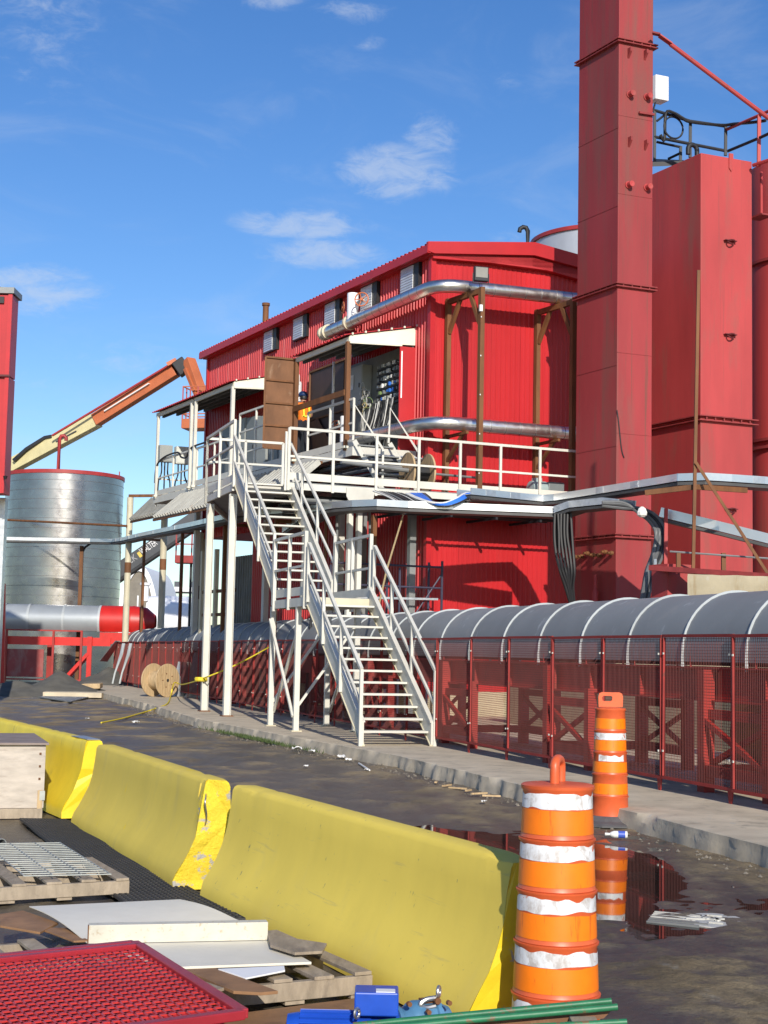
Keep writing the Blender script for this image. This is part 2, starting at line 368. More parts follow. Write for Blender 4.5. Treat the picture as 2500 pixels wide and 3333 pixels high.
gm.v = [V3((x, y, gheight(x, y))) for y in gy for x in gx]
gm.f = [(j*nx+i, j*nx+i+1, (j+1)*nx+i+1, (j+1)*nx+i) for j in range(len(gy)-1) for i in range(nx-1)]
# ground material: worn asphalt under mud, wet round the puddle
m = bpy.data.materials.new('ground'); m.use_nodes = True; MAT['ground'] = m
t = m.node_tree; n = t.nodes; l = t.links; p = n['Principled BSDF']
geo = n.new('ShaderNodeNewGeometry')
def nz(scl, st=(1,1,1), det=8, ro=.62, loc=(0,0,0), dist=0):
    mp = n.new('ShaderNodeMapping'); mp.inputs['Scale'].default_value = st; mp.inputs['Location'].default_value = loc; l.new(geo.outputs['Position'], mp.inputs[0])
    x = n.new('ShaderNodeTexNoise'); x.inputs['Scale'].default_value = scl; x.inputs['Detail'].default_value = det; x.inputs['Roughness'].default_value = ro
    x.inputs['Distortion'].default_value = dist
    l.new(mp.outputs[0], x.inputs['Vector']); return x.outputs['Fac']
def rg(x, lo, hi, a=0., b=1.):
    r = n.new('ShaderNodeMapRange'); r.interpolation_type = 'SMOOTHSTEP'
    for k_, v_ in (('From Min', lo), ('From Max', hi), ('To Min', a), ('To Max', b)): r.inputs[k_].default_value = v_
    l.new(x, r.inputs['Value']); return r.outputs[0]
def mx(f, a, b):
    x = n.new('ShaderNodeMixRGB')
    if isinstance(f, float): x.inputs[0].default_value = f
    else: l.new(f, x.inputs[0])
    for i, c in ((1, a), (2, b)):
        if isinstance(c, tuple): x.inputs[i].default_value = (*c, 1)
        else: l.new(c, x.inputs[i])
    return x.outputs[0]
base = mx(rg(nz(.55, (1,.55,1)), .36, .64), (.160,.122,.072), (.290,.228,.140))
base = mx(rg(nz(2.6, (1,.6,1), loc=(3,1,0)), .50, .70), base, (.125,.102,.070))
base = mx(rg(nz(5.5, (1,.5,1), loc=(9,1,0)), .60, .74, 0, .75), base, (.27,.245,.20))
base = mx(rg(nz(42, loc=(2,5,0)), .62, .72, 0, .8), base, (.32,.28,.22))
base = mx(rg(nz(13, (1,.7,1), loc=(7,2,0)), .50, .64, 0, .45), base, (.105,.085,.060))
base = mx(rg(nz(95, (1,.8,1), loc=(4,5,0)), .58, .70, 0, .7), base, (.045,.038,.030))
base = mx(rg(nz(1.1, (.35,1,1), loc=(14,5,0)), .56, .68, 0, .55), base, (.33,.28,.205))
tr = n.new('ShaderNodeMapping'); tr.inputs['Rotation'].default_value = (0,0,-.36); tr.inputs['Scale'].default_value = (2.6,.10,1); l.new(geo.outputs['Position'], tr.inputs[0])
tx = n.new('ShaderNodeTexNoise'); tx.inputs['Scale'].default_value = 1.6; tx.inputs['Detail'].default_value = 7; tx.inputs['Roughness'].default_value = .6; l.new(tr.outputs[0], tx.inputs['Vector'])
base = mx(rg(tx.outputs['Fac'], .54, .68, 0, .45), base, (.095,.078,.056))
sepg = n.new('ShaderNodeSeparateXYZ'); l.new(geo.outputs['Position'], sepg.inputs[0])
dn = n.new('ShaderNodeMath'); dn.operation = 'MULTIPLY'; l.new(rg(sepg.outputs[1], 10.5, 17.0), dn.inputs[0]); l.new(rg(nz(.9, (1,.5,1), loc=(21,3,0)), .36, .62, .25, .85), dn.inputs[1])
base = mx(dn.outputs[0], base, (.400,.312,.190))
base = mx(rg(nz(7, (1,.6,1), loc=(31,3,0)), .52, .68, 0, .5), base, (.120,.094,.060))
wet = rg(sepg.outputs[2], .008, -.022)
wn = n.new('ShaderNodeMath'); wn.operation = 'MULTIPLY'; l.new(wet, wn.inputs[0]); wn.inputs[1].default_value = .75
base = mx(wn.outputs[0], base, (.040,.036,.033))
l.new(base, p.inputs['Base Color'])
l.new(rg(wet, 0, 1, .12, .6), p.inputs['Specular IOR Level'])
l.new(rg(wet, 0, 1, .88, .42), p.inputs['Roughness'])
bp = n.new('ShaderNodeBump'); bp.inputs['Strength'].default_value = .7; bp.inputs['Distance'].default_value = .03
l.new(nz(26, det=10, ro=.7), bp.inputs['Height']); l.new(bp.outputs[0], p.inputs['Normal'])
tag(gm.build('ground', 'ground', smooth=True, loc=(0,0,0), angle=180), kind='structure')
w = bpy.data.materials.new('water'); w.use_nodes = True; MAT['water'] = w
wp = w.node_tree.nodes['Principled BSDF']; wp.inputs['Base Color'].default_value = (.018,.015,.012,1); wp.inputs['Roughness'].default_value = .02; wp.inputs['IOR'].default_value = 1.33
wp.inputs['Specular IOR Level'].default_value = .9
wm = MB(); ang = [i*2*pi/40 for i in range(40)]
wm.add([(1.25+1.75*cos(a), 12.15+3.1*sin(a), -.021) for a in ang], [tuple(range(40))])
tag(wm.build('puddle', 'water', loc=(0,0,0)), kind='structure')
# raised concrete slab with a broken kerb face
KERB = [(7.2,-3),(5.4,4),(4.05,8.6),(3.16,12.25),(2.5,14.79),(1.5,18.18),(.25,22.31),(-1.5,26.4),(-3.9,32.5),(-6.4,41.2),(-12.5,60)]
def kerb_pts(step):
    out = []
    for a, b in zip(KERB[:-1], KERB[1:]):
        a = V3((*a, 0)); b = V3((*b, 0)); k = max(1, int((b-a).length/step))
        out += [a+(b-a)*i/k for i in range(k)]
    return out+[V3((*KERB[-1], 0))]
kp = kerb_pts(.09); sm = MB(); nk = len(kp); rows = 7
for i, q in enumerate(kp):
    tdir = (kp[min(i+1, nk-1)]-kp[max(i-1, 0)]).normalized(); out = V3((-tdir.y, tdir.x, 0)); s_ = i*.09
    jag = .030*noise.noise(V3((s_*1.1, 0, 3)))+.030*noise.noise(V3((s_*4, 2, 1)))+.016*noise.noise(V3((s_*11, 5, 1)))
    chip = max(0, noise.noise(V3((s_*1.7, 8, 2)))-.18)*.22
    ztop = .17
    if i % 1 == 0: chip *= 1.3
    prof = [(.030+jag*1.6+chip*.2, -.05), (.026+jag*1.2, .03+.02*noise.noise(V3((s_*3, 1, 0)))), (.014+jag+.02*noise.noise(V3((s_*9,1,7))), .085), (.004+jag*.8-chip*.3+.02*noise.noise(V3((s_*8,3,9))), .125), (.0+jag*.6-chip, ztop-.008), (-.010+jag*.5-chip*1.2, ztop), (-.5, ztop+.002)]
    for k, (off, zz) in enumerate(prof): sm.v.append(q+out*off+V3((0, 0, zz+(.010*noise.noise(V3((s_*6, zz*20, 4))) if k < 4 else 0))))
for i in range(nk-1):
    for k in range(rows-1): sm.f.append((i*rows+k, (i+1)*rows+k, (i+1)*rows+k+1, i*rows+k+1))
bk = len(sm.v)
for i in range(nk): sm.v.append(kp[i]+V3((60, 8, .172)))
for i in range(nk-1): sm.f.append((i*rows+rows-1, (i+1)*rows+rows-1, bk+i+1, bk+i))
tag(sm.build('concrete_slab', 'concrete', smooth=True, loc=(0,0,0), angle=24), kind='structure')
SLAB = .172
# gravel along the near right of the yard and under the kerb
gv = MB()
def pebble(c, r):
    pts = []
    for k in range(6):
        d = V3(((1,0,0),(-1,0,0),(0,1,0),(0,-1,0),(0,0,1),(0,0,-1))[k]); pts.append(V3(c)+d*(r*random.uniform(.6, 1.25)))
    gv.add(pts, [(0,2,4),(2,1,4),(1,3,4),(3,0,4),(2,0,5),(1,2,5),(3,1,5),(0,3,5)])
for _ in range(9000):
    x = random.uniform(.85, 4.6); y = random.uniform(6.3, 10.2) if random.random() < .7 else random.uniform(9, 15)
    if pud(x, y) > -.25: continue
    if x > 3.2-(y-12.2)*.26-.02 and y > 8: continue
    if random.random() > .35+.9*max(0, fbm(x, y, 1.5, 2, 4.)): continue
    r = random.choice([.005,.006,.008,.012,.018,.024]); pebble((x, y, gheight(x, y)+r*.2), r)
for _ in range(2600):
    y = random.uniform(11, 34); x = 3.0-(y-12.2)*.33-random.uniform(.1, 3.6)
    if pud(x, y) > -.2: continue
    r = random.choice([.008,.010,.014,.020,.03]); pebble((x, y, gheight(x, y)+r*.2), r)
for i in range(600):
    q = random.choice(kp[80:520]); x = q.x-random.uniform(.03, .35)-.05; y = q.y+random.uniform(-.1, .1); r = random.uniform(.006, .022)
    if pud(x, y) > 0: continue
    pebble((x, y, gheight(x, y)+r*.2), r)
tag(gv.build('gravel', 'gravel', loc=(0,0,0)), label='loose gravel and crumbs of asphalt along the kerb', cat='gravel', kind='stuff')
# weeds along the kerb
wd = MB()
for _ in range(900):
    t_ = random.gauss(.5, .16); 
    if not 0 < t_ < 1: continue
    y = 24+t_*8.5; 
    for a, b in zip(KERB[:-1], KERB[1:]):
        if a[1] <= y <= b[1]: x = a[0]+(b[0]-a[0])*(y-a[1])/(b[1]-a[1])
    q = V3((x-.06-abs(random.gauss(0,.05)), y, 0)); h = random.uniform(.02,.09); d = V3((random.uniform(-.05,.05), random.uniform(-.05,.05), h))
    s_ = V3((.008, .004, 0)); wd.add([q-s_, q+s_, q+d], [(0,1,2)])
tag(wd.build('weeds', 'leaf', loc=(0,0,0)), label='thin green weeds growing at the foot of the kerb', cat='weeds', kind='stuff')
# storm drain
dc = gz(2330, 2988, .0); dc.z = gheight(dc.x, dc.y)-.012
dr = thing('storm_drain', 'pale broken storm drain cover with dark slots beside the puddle', 'drain', dc)
d = MB(); pts = []
for k in range(26):
    a = 2*pi*k/26; rr = .205*(1+.10*noise.noise(V3((cos(a)*2, sin(a)*2, 1)))); pts.append(dc+V3((.0+rr*cos(a)*1.0, rr*sin(a)*1.35, -.01)))
d.prism(pts, V3((0,0,.030))); d.build('cover', 'drain_white', dr, bevel=.004)
for k in range(7):
    y_ = -.20+.062*k; w_ = .24+.05*sin(k*1.7)
    d = MB(); d.bar(dc+V3((-.46+.02*k, y_+.12, .012)), dc+V3((-.40+.02*k+w_, y_-.04, .018)), .016, .02); d.build('grate_bar', 'drain_white' if k > 2 else 'grey_metal', dr)
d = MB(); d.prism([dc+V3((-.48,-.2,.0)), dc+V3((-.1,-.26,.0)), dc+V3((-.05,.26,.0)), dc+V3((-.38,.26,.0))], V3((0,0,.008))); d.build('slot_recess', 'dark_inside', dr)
for k in range(10):
    a = random.uniform(0, 6.28); r_ = random.uniform(.0, .14); d = MB()
    d.box(dc+V3((r_*cos(a), r_*sin(a)*1.2, .024)), random.uniform(.04,.12), .018, .014, V3((cos(a*2), sin(a*2), 0)), V3((-sin(a*2), cos(a*2), 0))); d.build('lump', 'drain_white', dr)
# ------------------------------------------------------------------ concrete barriers
HB = .75
def barrier(p_far, p_near, mat, label, seed, broken=False, far_cut=False):
    """p_far / p_near: top edge of the camera-side face."""
    a = V3((*p_far, 0)); b = V3((*p_near, 0)); t = (b-a).normalized(); nrm = V3((-t.y, t.x, 0))
    if nrm.x < 0: nrm = -nrm           # towards the far (road) side
    prof = [(-.215, 0), (-.215, .06), (-.195, .12), (-.150, .19), (-.105, .27), (-.065, .36), (-.035, .47), (-.015, .60), (-.002, .715), (.010, HB-.010), (.03, HB),
            (.14, HB), (.16, HB-.012), (.172, .70), (.185, .47), (.23, .33), (.33, .18), (.385, .06), (.385, 0)]
    ln = (b-a).length; nseg = 90; r = thing('concrete_barrier', label, 'barrier', a+t*ln/2, 'yellow concrete barriers')
    mb = MB(); k = len(prof)
    for i in range(nseg+1):
        f = i/nseg; end = min(f, 1-f)*ln; s_ = f*ln
        q = a+t*(ln*f)
        for (o, z) in prof:
            wob = .004*noise.noise(V3((s_*2, z*4, seed)))+.0016*noise.noise(V3((s_*14, z*14, seed)))
            cut = 0
            if end < .14: cut = (.14-end)*.35*abs(noise.noise(V3((z*7, seed*3, f*2))))
            dz = 0
            if z > .7 and end < .05: dz = -.02*(1-end/.05)*abs(noise.noise(V3((o*9, seed, f))))*2
            if z > .6: dz += min(0, .004+.03*noise.noise(V3((s_*3.4, o*8, seed+2)))) if noise.noise(V3((s_*1.3, 1, seed))) > .12 else 0
            q2 = q+nrm*(o+wob)+V3((0,0,z+dz))
            if broken and f > .955 and z > .42 and o < .12: q2 -= t*(.09+.11*noise.noise(V3((z*6, o*9, seed))))*smooth(.955, .99, f)+nrm*(-.012*noise.noise(V3((z*30,o*30,s_*30))))
            sg = 1 if f > .5 else -1
            mb.v.append(q2-t*sg*cut)
    for i in range(nseg):
        for j in range(k-1): mb.f.append((i*k+j, i*k+j+1, (i+1)*k+j+1, (i+1)*k+j))
    mb.f.append(tuple(range(k))[::-1])
    o_ = mb.build('body', mat, r, smooth=True, angle=42)
    em = MB(); em.add([v for v in mb.v[nseg*k:(nseg+1)*k]], [tuple(range(k))])
    em.v = [v+t*.002 for v in em.v]; em.build('end_face', 'yellow_broken' if broken else 'yellow_end', r)
    return r, a, b, t, nrm
M('yellow_end', (.80,.60,.02), .5, var=.10, scale=5, wear=((.42,.40,.36), 6, .66, .69, (1,1,1)), bump=.3, bscale=20)
barrier((-7.9, 25.6), (-5.25, 19.75), 'yellow_fresh', 'farthest yellow concrete barrier, only its end corner showing at left edge', 1.)
b1 = barrier((-5.18, 19.5), (-2.87, 14.75), 'yellow_fresh', 'bright yellow concrete barrier behind the plywood crate', 2.)
b2 = barrier((-2.66, 14.2), (-1.20, 10.55), 'yellow_worn', 'dull yellow concrete barrier with a smashed end showing bent rebar, between the other two', 3., broken=True)
b3 = barrier((-.98, 10.2), (.60, 6.75), 'yellow_faded', 'nearest long dull yellow concrete barrier ending beside the big orange drum', 4.)
# broken end: bare concrete, torn paint and rebar
r2, a2, bb2, t2, n2 = b2
def bpt(s_, o, z): return bb2-t2*s_+n2*o+V3((0,0,z))
for k in range(1):
    c_ = MB(); c_.tube([bpt(.10,.02+.05*k,.66), bpt(.0,.0+.05*k,.64), bpt(-.05,-.02+.05*k,.60), bpt(-.03,.0+.04*k,.50), bpt(.02,.0+.03*k,.42)], .006, 6); c_.build('rebar', 'steel', r2, smooth=True)
plq = MB(); e1 = b1[2]; plq.box(e1-b1[3]*.35+b1[4]*.085+V3((0,0,HB+.004)), .62, .13, .006, b1[3], b1[4]); plq.build('steel_plate', 'steel', b1[0])
# ------------------------------------------------------------------ traffic drums
def wavy_sleeve(o, r0, r1, z0, z1, n_, lo=0., hi=0., seed=0., gap=None):
    mb = MB(); k = n_+1
    for j in range(2):
        for i in range(k):
            a = 2*pi*i/n_
            zz = (z0, z1)[j]
            if j == 0: zz += lo*max(0, noise.noise(V3((cos(a)*1.7+seed, sin(a)*1.7, seed)))*2)
            else: zz -= hi*max(0, noise.noise(V3((cos(a)*2.3, sin(a)*2.3+seed, seed)))*2.2)
            rr = r0+(r1-r0)*((zz-z0)/(z1-z0))
            mb.v.append(V3(o)+V3((rr*cos(a), rr*sin(a), zz)))
    for i in range(n_):
        if gap and gap[0] < i/n_ < gap[1]: continue
        mb.f.append((i, i+1, k+i+1, k+i))
    return mb
def drum(loc, label, kinds, near):
    loc = V3(loc); r = thing('traffic_drum', label, 'traffic drum', loc, 'orange traffic drums')
    tops = [0., .236, .452, .668, .884, 1.10]; rad = lambda z: .190-.0395*z
    prof = [(.19,0)]
    for i in range(5):
        z0, z1 = tops[i], tops[i+1]; st = .006
        prof += [(rad(z0)+.004, z0+.002), (rad(z0)-.001, z0+.018), (rad(z1)+.002-st*0, z1-.020), (rad(z1)+.010, z1-.012), (rad(z1)+.011, z1-.003), (rad(z1)-.002, z1)]
    b = MB(); b.lathe(loc, prof, 48); b.build('body', 'orange_plastic', r, smooth=True, angle=50)
    lid = MB(); lid.lathe(loc+V3((0,0,1.10)), [(.150,-.006),(.157,-.004),(.158,.004),(.150,.009),(.10,.014),(.04,.017),(.001,.017)], 40); lid.build('lid', 'orange_plastic', r, smooth=True, angle=60)
    for i in range(5):
        z0, z1 = tops[i]+.020, tops[i+1]-.022; zm = z0+(z1-z0)*.60
        for (ka, za, zb) in ((kinds[i][0], z0, zm), (kinds[i][1], zm+.002, z1)):
            if ka == 'o': mb = wavy_sleeve(loc, rad(za)+.0022, rad(zb)+.0022, za, zb, 48, 0, .004, i+.3); mb.build('orange_band', 'orange_tape', r, smooth=True)
            elif ka == 'w': mb = wavy_sleeve(loc, rad(za)+.0022, rad(zb)+.0022, za, zb, 64, .010 if near else .003, .016 if near else .003, i*1.7+.9, None); mb.build('white_band', 'white_tape', r, smooth=True)
            elif ka == 'p':
                mb = wavy_sleeve(loc, rad(za)+.0022, rad(zb)+.0022, za+.004, zb, 64, .0, .02, i*1.7+.9, None)
                mb.f = [f for q, f in enumerate(mb.f) if .60 < q/64 < .86]; mb.build('torn_band', 'white_tape', r, smooth=True)
    return r
nd = drum((.775, 6.52, 0), 'large orange traffic drum with torn white bands at the end of the yellow barrier', [('o','w'),('o','w'),('o','w'),('o','w'),('o','w')], True)
h = MB(); o = V3((.775, 6.52, 1.12)); ax = V3((.35, .94, 0))
h.tube([o-ax*.055+V3((0,0,-.01)), o-ax*.055+V3((0,0,.055)), o-ax*.045+V3((0,0,.080)), o-ax*.02+V3((0,0,.092)), o+ax*.02+V3((0,0,.092)), o+ax*.045+V3((0,0,.080)), o+ax*.055+V3((0,0,.055)), o+ax*.055+V3((0,0,-.01))], .021, 10)
h.build('handle', 'orange_plastic', nd, smooth=True, angle=60)
fd = drum((2.34, 15.25, .045), 'smaller orange traffic drum on a black rubber foot across the puddle, beside the kerb', [('','' ),('o',''),('o','p'),('o','w'),('o','')], False)
h = MB(); o = V3((2.34, 15.25, 1.165)); X = V3((1,.12,0)).normalized(); Yd = V3((-.12,1,0)).normalized()
out = [(-.125,0),(-.128,.10),(-.118,.135),(-.09,.148),(.09,.148),(.118,.135),(.128,.10),(.125,0)]
inn = [(-.085,.065),(-.088,.10),(-.075,.112),(.005,.112),(.018,.10),(.015,.068),(.0,.058),(-.07,.058)]
# handle plate with slot: ring of quads between the outer and inner outline
vs_ = []
for side in (-.014, .014):
    vs_ += [o+X*a+V3((0,0,z))+Yd*side for a, z in out]+[o+X*a+V3((0,0,z))+Yd*side for a, z in inn]
ring = [(0,1,9,8),(1,2,10,9),(2,3,10),(3,4,11,10),(4,5,12,11),(5,6,12),(6,7,13,12),(7,0,14,13),(0,8,15,14)]
fs_ = [f for f in ring]+[tuple(q+16 for q in f[::-1]) for f in ring]
fs_ += [(i, (i+1)%8, (i+1)%8+16, i+16) for i in range(8)]+[(8+i, 8+(i+1)%8, 24+(i+1)%8, 24+i) for i in range(8)]
h.add(vs_, fs_); h.build('handle', 'orange_plastic', fd)
bs = MB(); bs.lathe((2.34,15.25,.0), [(.44,0),(.44,.015),(.40,.03),(.30,.045),(.235,.075),(.215,.085),(.20,.085)], 10); bs.build('rubber_base', 'rubber_grey', fd, smooth=False)
# small litter
bt = thing('plastic_bottle', 'small white plastic bottle with blue label lying by the far drum', 'bottle', gz(2010, 2716, .02))
q = gz(2010, 2716, .035); d = V3((-1,.08,0)).normalized(); e = V3((.08,1,0)).normalized()
mb = MB(); mb.lathe(q, [(.03,-.09),(.033,-.085),(.033,.03),(.022,.06),(.012,.07),(.012,.10)], 14, e, V3((0,0,1)), d); mb.build('body', 'paper', bt, smooth=True)
mb = MB(); mb.lathe(q, [(.0336,-.07),(.0336,-.005)], 14, e, V3((0,0,1)), d, cap=False); mb.build('label_wrap', 'bottle_blue', bt, smooth=True)
mb = MB(); mb.lathe(q, [(.014,.09),(.014,.115)], 12, e, V3((0,0,1)), d); mb.build('cap', 'paper', bt)
def scrap(px, py, s, label, mat='paper'):
    c = gz(px, py, .02); mb = MB(); k = 6
    for j in range(k):
        for i in range(k):
            x = (i/(k-1)-.5)*s*random.uniform(.8,1.2); y = (j/(k-1)-.5)*s*1.6*random.uniform(.8,1.2)
            mb.v.append(c+V3((x, y, random.uniform(.0,.35)*s)))
    mb.f = [(j*k+i, j*k+i+1, (j+1)*k+i+1, (j+1)*k+i) for j in range(k-1) for i in range(k-1)]
    tag(mb.build('paper_scrap', mat, smooth=False), label, 'litter', 'paper scraps lying in the yard')
for px, py, s, lb in [(966,2440,.16,'larger crumpled white paper scrap under the kerb left of the stair foot'),(1016,2446,.10,'smaller crumpled white paper scrap beside the larger one'),(1112,2466,.13,'crumpled paper scrap in the cluster below the stair foot'),(1135,2474,.09,'last crumpled paper scrap of the cluster below the stair foot'),
    (1192,2506,.07,'pale paper scrap at the end of the thin white stick'),(442,2352,.14,'flat pale paper scrap lying in the yard below the yellow rope'),(285,2340,.08,'small white scrap lying behind the yellow barrier joint'),(997,2495,.07,'lone pale scrap on the dirt between barrier and kerb'),(1575,2610,.06,'pale scrap on the dirt near the puddle')]:
    scrap(px, py, s, lb)
st = MB(); st.tube([gz(1168,2484,.015), gz(1203,2507,.02)], .012, 6); tag(st.build('stick', 'paper', smooth=True), 'thin white stick lying in the dirt below the stairs', 'stick')
for k_, (px, py) in enumerate([(1420,2545),(1455,2556),(1490,2565),(1525,2572),(1560,2582),(1600,2590)]):
    mb = MB(); c = gz(px, py, .02); a_ = random.uniform(0,3); mb.box(c, random.uniform(.12,.25), .03, .02, V3((cos(a_), sin(a_), 0)), V3((-sin(a_), cos(a_), 0)))
    tag(mb.build('wood_splinter', 'wood_pale'), 'reddish wood splinter at the kerb foot, %s from the stairs' % ORD[k_], 'splinter', 'wood splinters along the kerb')
# ------------------------------------------------------------------ rubber mat, crate
A = gz(66, 2672); Bq = gz(212, 2676); Cq = gz(800, 3005); Dq = gz(470, 3005)
mt = thing('rubber_mat', 'long black perforated rubber mat lying along the yellow barriers', 'mat', (A+Cq)/2)
e1 = (Cq-Bq); nl = 82; nw = 15
sh = MB(); sh.add([V3((q.x, q.y, .006)) for q in (A, Bq, Cq, Dq)], [(0,1,2,3)]); sh.build('backing', 'dark_inside', mt)
rb = MB()
def mpt(f, g, z): 
    a_ = A+(Dq-A)*f; b_ = Bq+(Cq-Bq)*f; q = a_+(b_-a_)*g; return V3((q.x, q.y, z+.010*noise.noise(V3((q.x*1.3, q.y*1.3, 0)))+.012))
for j in range(nw+1):
    rb.sweep([mpt(i/24, j/nw, .012) for i in range(25)], [(-.011,-.01),(.011,-.01),(.008,.010),(-.008,.010)])
for i in range(nl+1):
    rb.sweep([mpt(i/nl, g/4, .010) for g in range(5)], [(-.011,-.008),(.011,-.008),(.008,.010),(-.008,.010)])
tag(rb.build('lattice', 'rubber', mt), kind='stuff')
cr = thing('plywood_crate', 'weathered plywood crate with a darker lid at the left edge', 'crate', gz(80, 2664))
f0 = gz(140, 2664); fl = gz(-160, 2668); Xc = (f0-fl).normalized(); Yc = V3((-Xc.y, Xc.x, 0)); wd_ = (f0-fl).length
mb = MB(); mb.box(f0-Xc*wd_/2+Yc*.01+V3((0,0,.40)), wd_, .02, .60, Xc, Yc); mb.build('front_panel', 'plywood', cr, bevel=.003)
mb = MB(); mb.box(f0-Xc*.011+Yc*.82+V3((0,0,.40)), .02, 1.58, .60, Xc, Yc); mb.build('side_panel', 'plywood', cr, bevel=.003)
mb = MB(); mb.box(f0-Xc*wd_/2+Yc*.80+V3((0,0,.715)), wd_+.05, 1.68, .022, Xc, Yc); mb.build('lid', 'plywood_top', cr, bevel=.003)
mb = MB(); mb.box(f0-Xc*wd_/2+Yc*.0+V3((0,0,.05)), wd_-.02, .04, .095, Xc, Yc); mb.build('skid', 'wood_grey', cr, bevel=.004)
mb = MB(); mb.box(f0-Xc*.04-Yc*.005+V3((0,0,.14)), .045, .025, .26, Xc, Yc); mb.build('corner_post', 'wood_pale', cr)
mb = MB(); mb.box(f0-Xc*.018-Yc*.016+V3((0,0,.22)), .05, .006, .09, Xc, Yc); mb.build('latch', 'zinc_bar', cr)
for z in (.62,.50,.38,.26):
    mb = MB(); mb.box(f0-Xc*.05-Yc*.006+V3((0,0,z)), .02, .006, .02, Xc, Yc); mb.build('nail_mark', 'rust_brown', cr)
# ------------------------------------------------------------------ pallets and what lies on them
def pallet(o, X, Y, wx, wy, nb, label, zt=.13, name='wooden_pallet', skip=()):
    """o: near right corner on the ground; X to the left along the front, Y away along the deck boards."""
    r = thing(name, label, 'pallet', o, 'wooden pallets')
    for k in range(3):
        mb = MB(); c = o+X*(wx/2)+Y*(.02+(wy-.04)*k/2)+V3((0,0,.070)); mb.box(c, wx, .04, .085, X, Y); mb.build('stringer', 'wood_grey', r, bevel=.003)
    for k in range(nb):
        if k in skip: continue
        f = k/(nb-1); mb = MB(); c = o+X*(.05+(wx-.10)*f)+Y*(wy/2)+V3((0,0,zt-.0075+random.uniform(-.002,.002))); mb.box(c, .095+random.uniform(-.01,.01), wy+random.uniform(-.02,.02), .017, X, Y); mb.build('deck_board', 'wood_grey', r, bevel=.002)
    for k in range(4):
        f = k/3; mb = MB(); c = o+X*(.06+(wx-.12)*f)+Y*(wy/2)+V3((0,0,.016)); mb.box(c, .10, wy-.02, .018, X, Y); mb.build('bottom_board', 'wood_grey', r, bevel=.002)
    return r
# pallet A (grey bar grating on it)
oA = gz(420, 2922); lA = gz(0, 2948); XA = (lA-oA).normalized(); YA = (gz(330,2830,.13)-gz(415,2880,.13)); YA.z = 0; YA.normalize()
pallet(oA, XA, YA, 1.25, 1.05, 6, 'weathered grey pallet carrying the bar grating at the left')
g0 = gz(362, 2852, .15); gb = gz(198, 2749, .15); gl = gz(-120, 2862, .15)
gr = thing('bar_grating', 'grey galvanised bar grating lying on the left pallet', 'grating', g0)
Xg = (gl-g0); Yg = gb-g0; nb = 18
for k in range(nb):
    f = k/(nb-1); st_ = 0 if k > 9 else .0
    mb = MB(); a_ = g0+Yg*f; e_ = a_+Xg*(1.0 if k > 7 else .60); mb.bar(a_+V3((0,0,.014)), e_+V3((0,0,.014)), .014, .006); mb.build('bearing_bar', 'zinc_bar', gr)
for k in range(6):
    f = k/5*.98+.01; mb = MB(); y0 = 0 if f < .60 else .40; mb.bar(g0+Xg*f+Yg*y0+V3((0,0,.016)), g0+Xg*f+Yg*1.0+V3((0,0,.016)), .006, .006); mb.build('cross_rod', 'zinc_bar', gr)
pb = gz(6, 2745, .05); mb = MB(); mb.lathe(pb, [(.04,-.3),(.04,0),(.032,0),(.032,-.3)], 16, V3((1,0,0)), V3((0,0,1)), V3((.6,-.8,0)), cap=False); tag(mb.build('pipe_offcut', 'grey_metal', smooth=True), 'short grey pipe offcut whose open end shows above the grating at left edge', 'pipe')
# pallet B
oB = gz(1212, 3252); ltB = gz(732, 3300); XB = (ltB-oB).normalized(); YB = gz(1016,3103,.13)-gz(1206,3188,.13); YB.z = 0; YB.normalize()
pallet(oB, XB, YB, 1.15, 1.15, 6, 'weathered pallet with splintered deck boards in front of the nearest barrier')
oP = oB+XB*1.28+YB*.20; pallet(oP, XB, YB, 1.25, 1.2, 6, 'weathered pallet under the white sheets at lower left')
def slabq(name, px, zs, th, mat, label, cat, group=None, bev=.0015):
    pts = [gz(x, y, z) for (x, y), z in zip(px, zs)]; mb = MB(); mb.prism([p+V3((0,0,0)) for p in pts], V3((0,0,-th))); return tag(mb.build(name, mat, bevel=bev), label, cat, group)
# curved white sheet
p00 = gz(95,2950,.20); p10 = gz(586,2927,.20); p11 = gz(786,2998,.16); p01 = gz(300,3078,.16)
mb = MB(); k = 13
for lay in (0, -.004):
    for j in range(k):
        f = j/(k-1)
        for i in range(9):
            g_ = i/8; q = (p00*(1-f)+p01*f)*(1-g_)+(p10*(1-f)+p11*f)*g_
            mb.v.append(q+V3((0,0,lay+.022*sin(pi*min(1, f*1.1))*(1-.3*g_))))
W_ = 9*k
for j in range(k-1):
    for i in range(8):
        a_ = j*9+i; mb.f += [(a_, a_+1, a_+10, a_+9), (W_+a_, W_+a_+9, W_+a_+10, W_+a_+1)]
bd = [i for i in range(9)]+[j*9+8 for j in range(1,k)]+[(k-1)*9+i for i in range(7,-1,-1)]+[j*9 for j in range(k-2,0,-1)]
mb.f += [(bd[i], bd[(i+1)%len(bd)], W_+bd[(i+1)%len(bd)], W_+bd[i]) for i in range(len(bd))]
tag(mb.build('white_sheet', 'white_sheet', smooth=True), 'large bowed white sheet lying behind the white channel', 'sheet')
slabq('white_board', [(300,3072),(872,3052),(1014,3131),(560,3148)], [.165]*4, .012, 'white_sheet', 'flat white board in front of the white channel, near the red mesh panel', 'board')
c0 = gz(288,3072,.168); c1 = gz(871,3060,.168); t_ = (c1-c0).normalized(); s_ = V3((-t_.y, t_.x, 0))
ch = thing('white_channel', 'long white rust-specked steel channel lying between the two white sheets', 'channel', c0)
mb = MB(); mb.bar(c0+V3((0,0,.045)), c1+V3((0,0,.045)), .004, .088); mb.build('front_flange', 'white_painted', ch, bevel=.001)
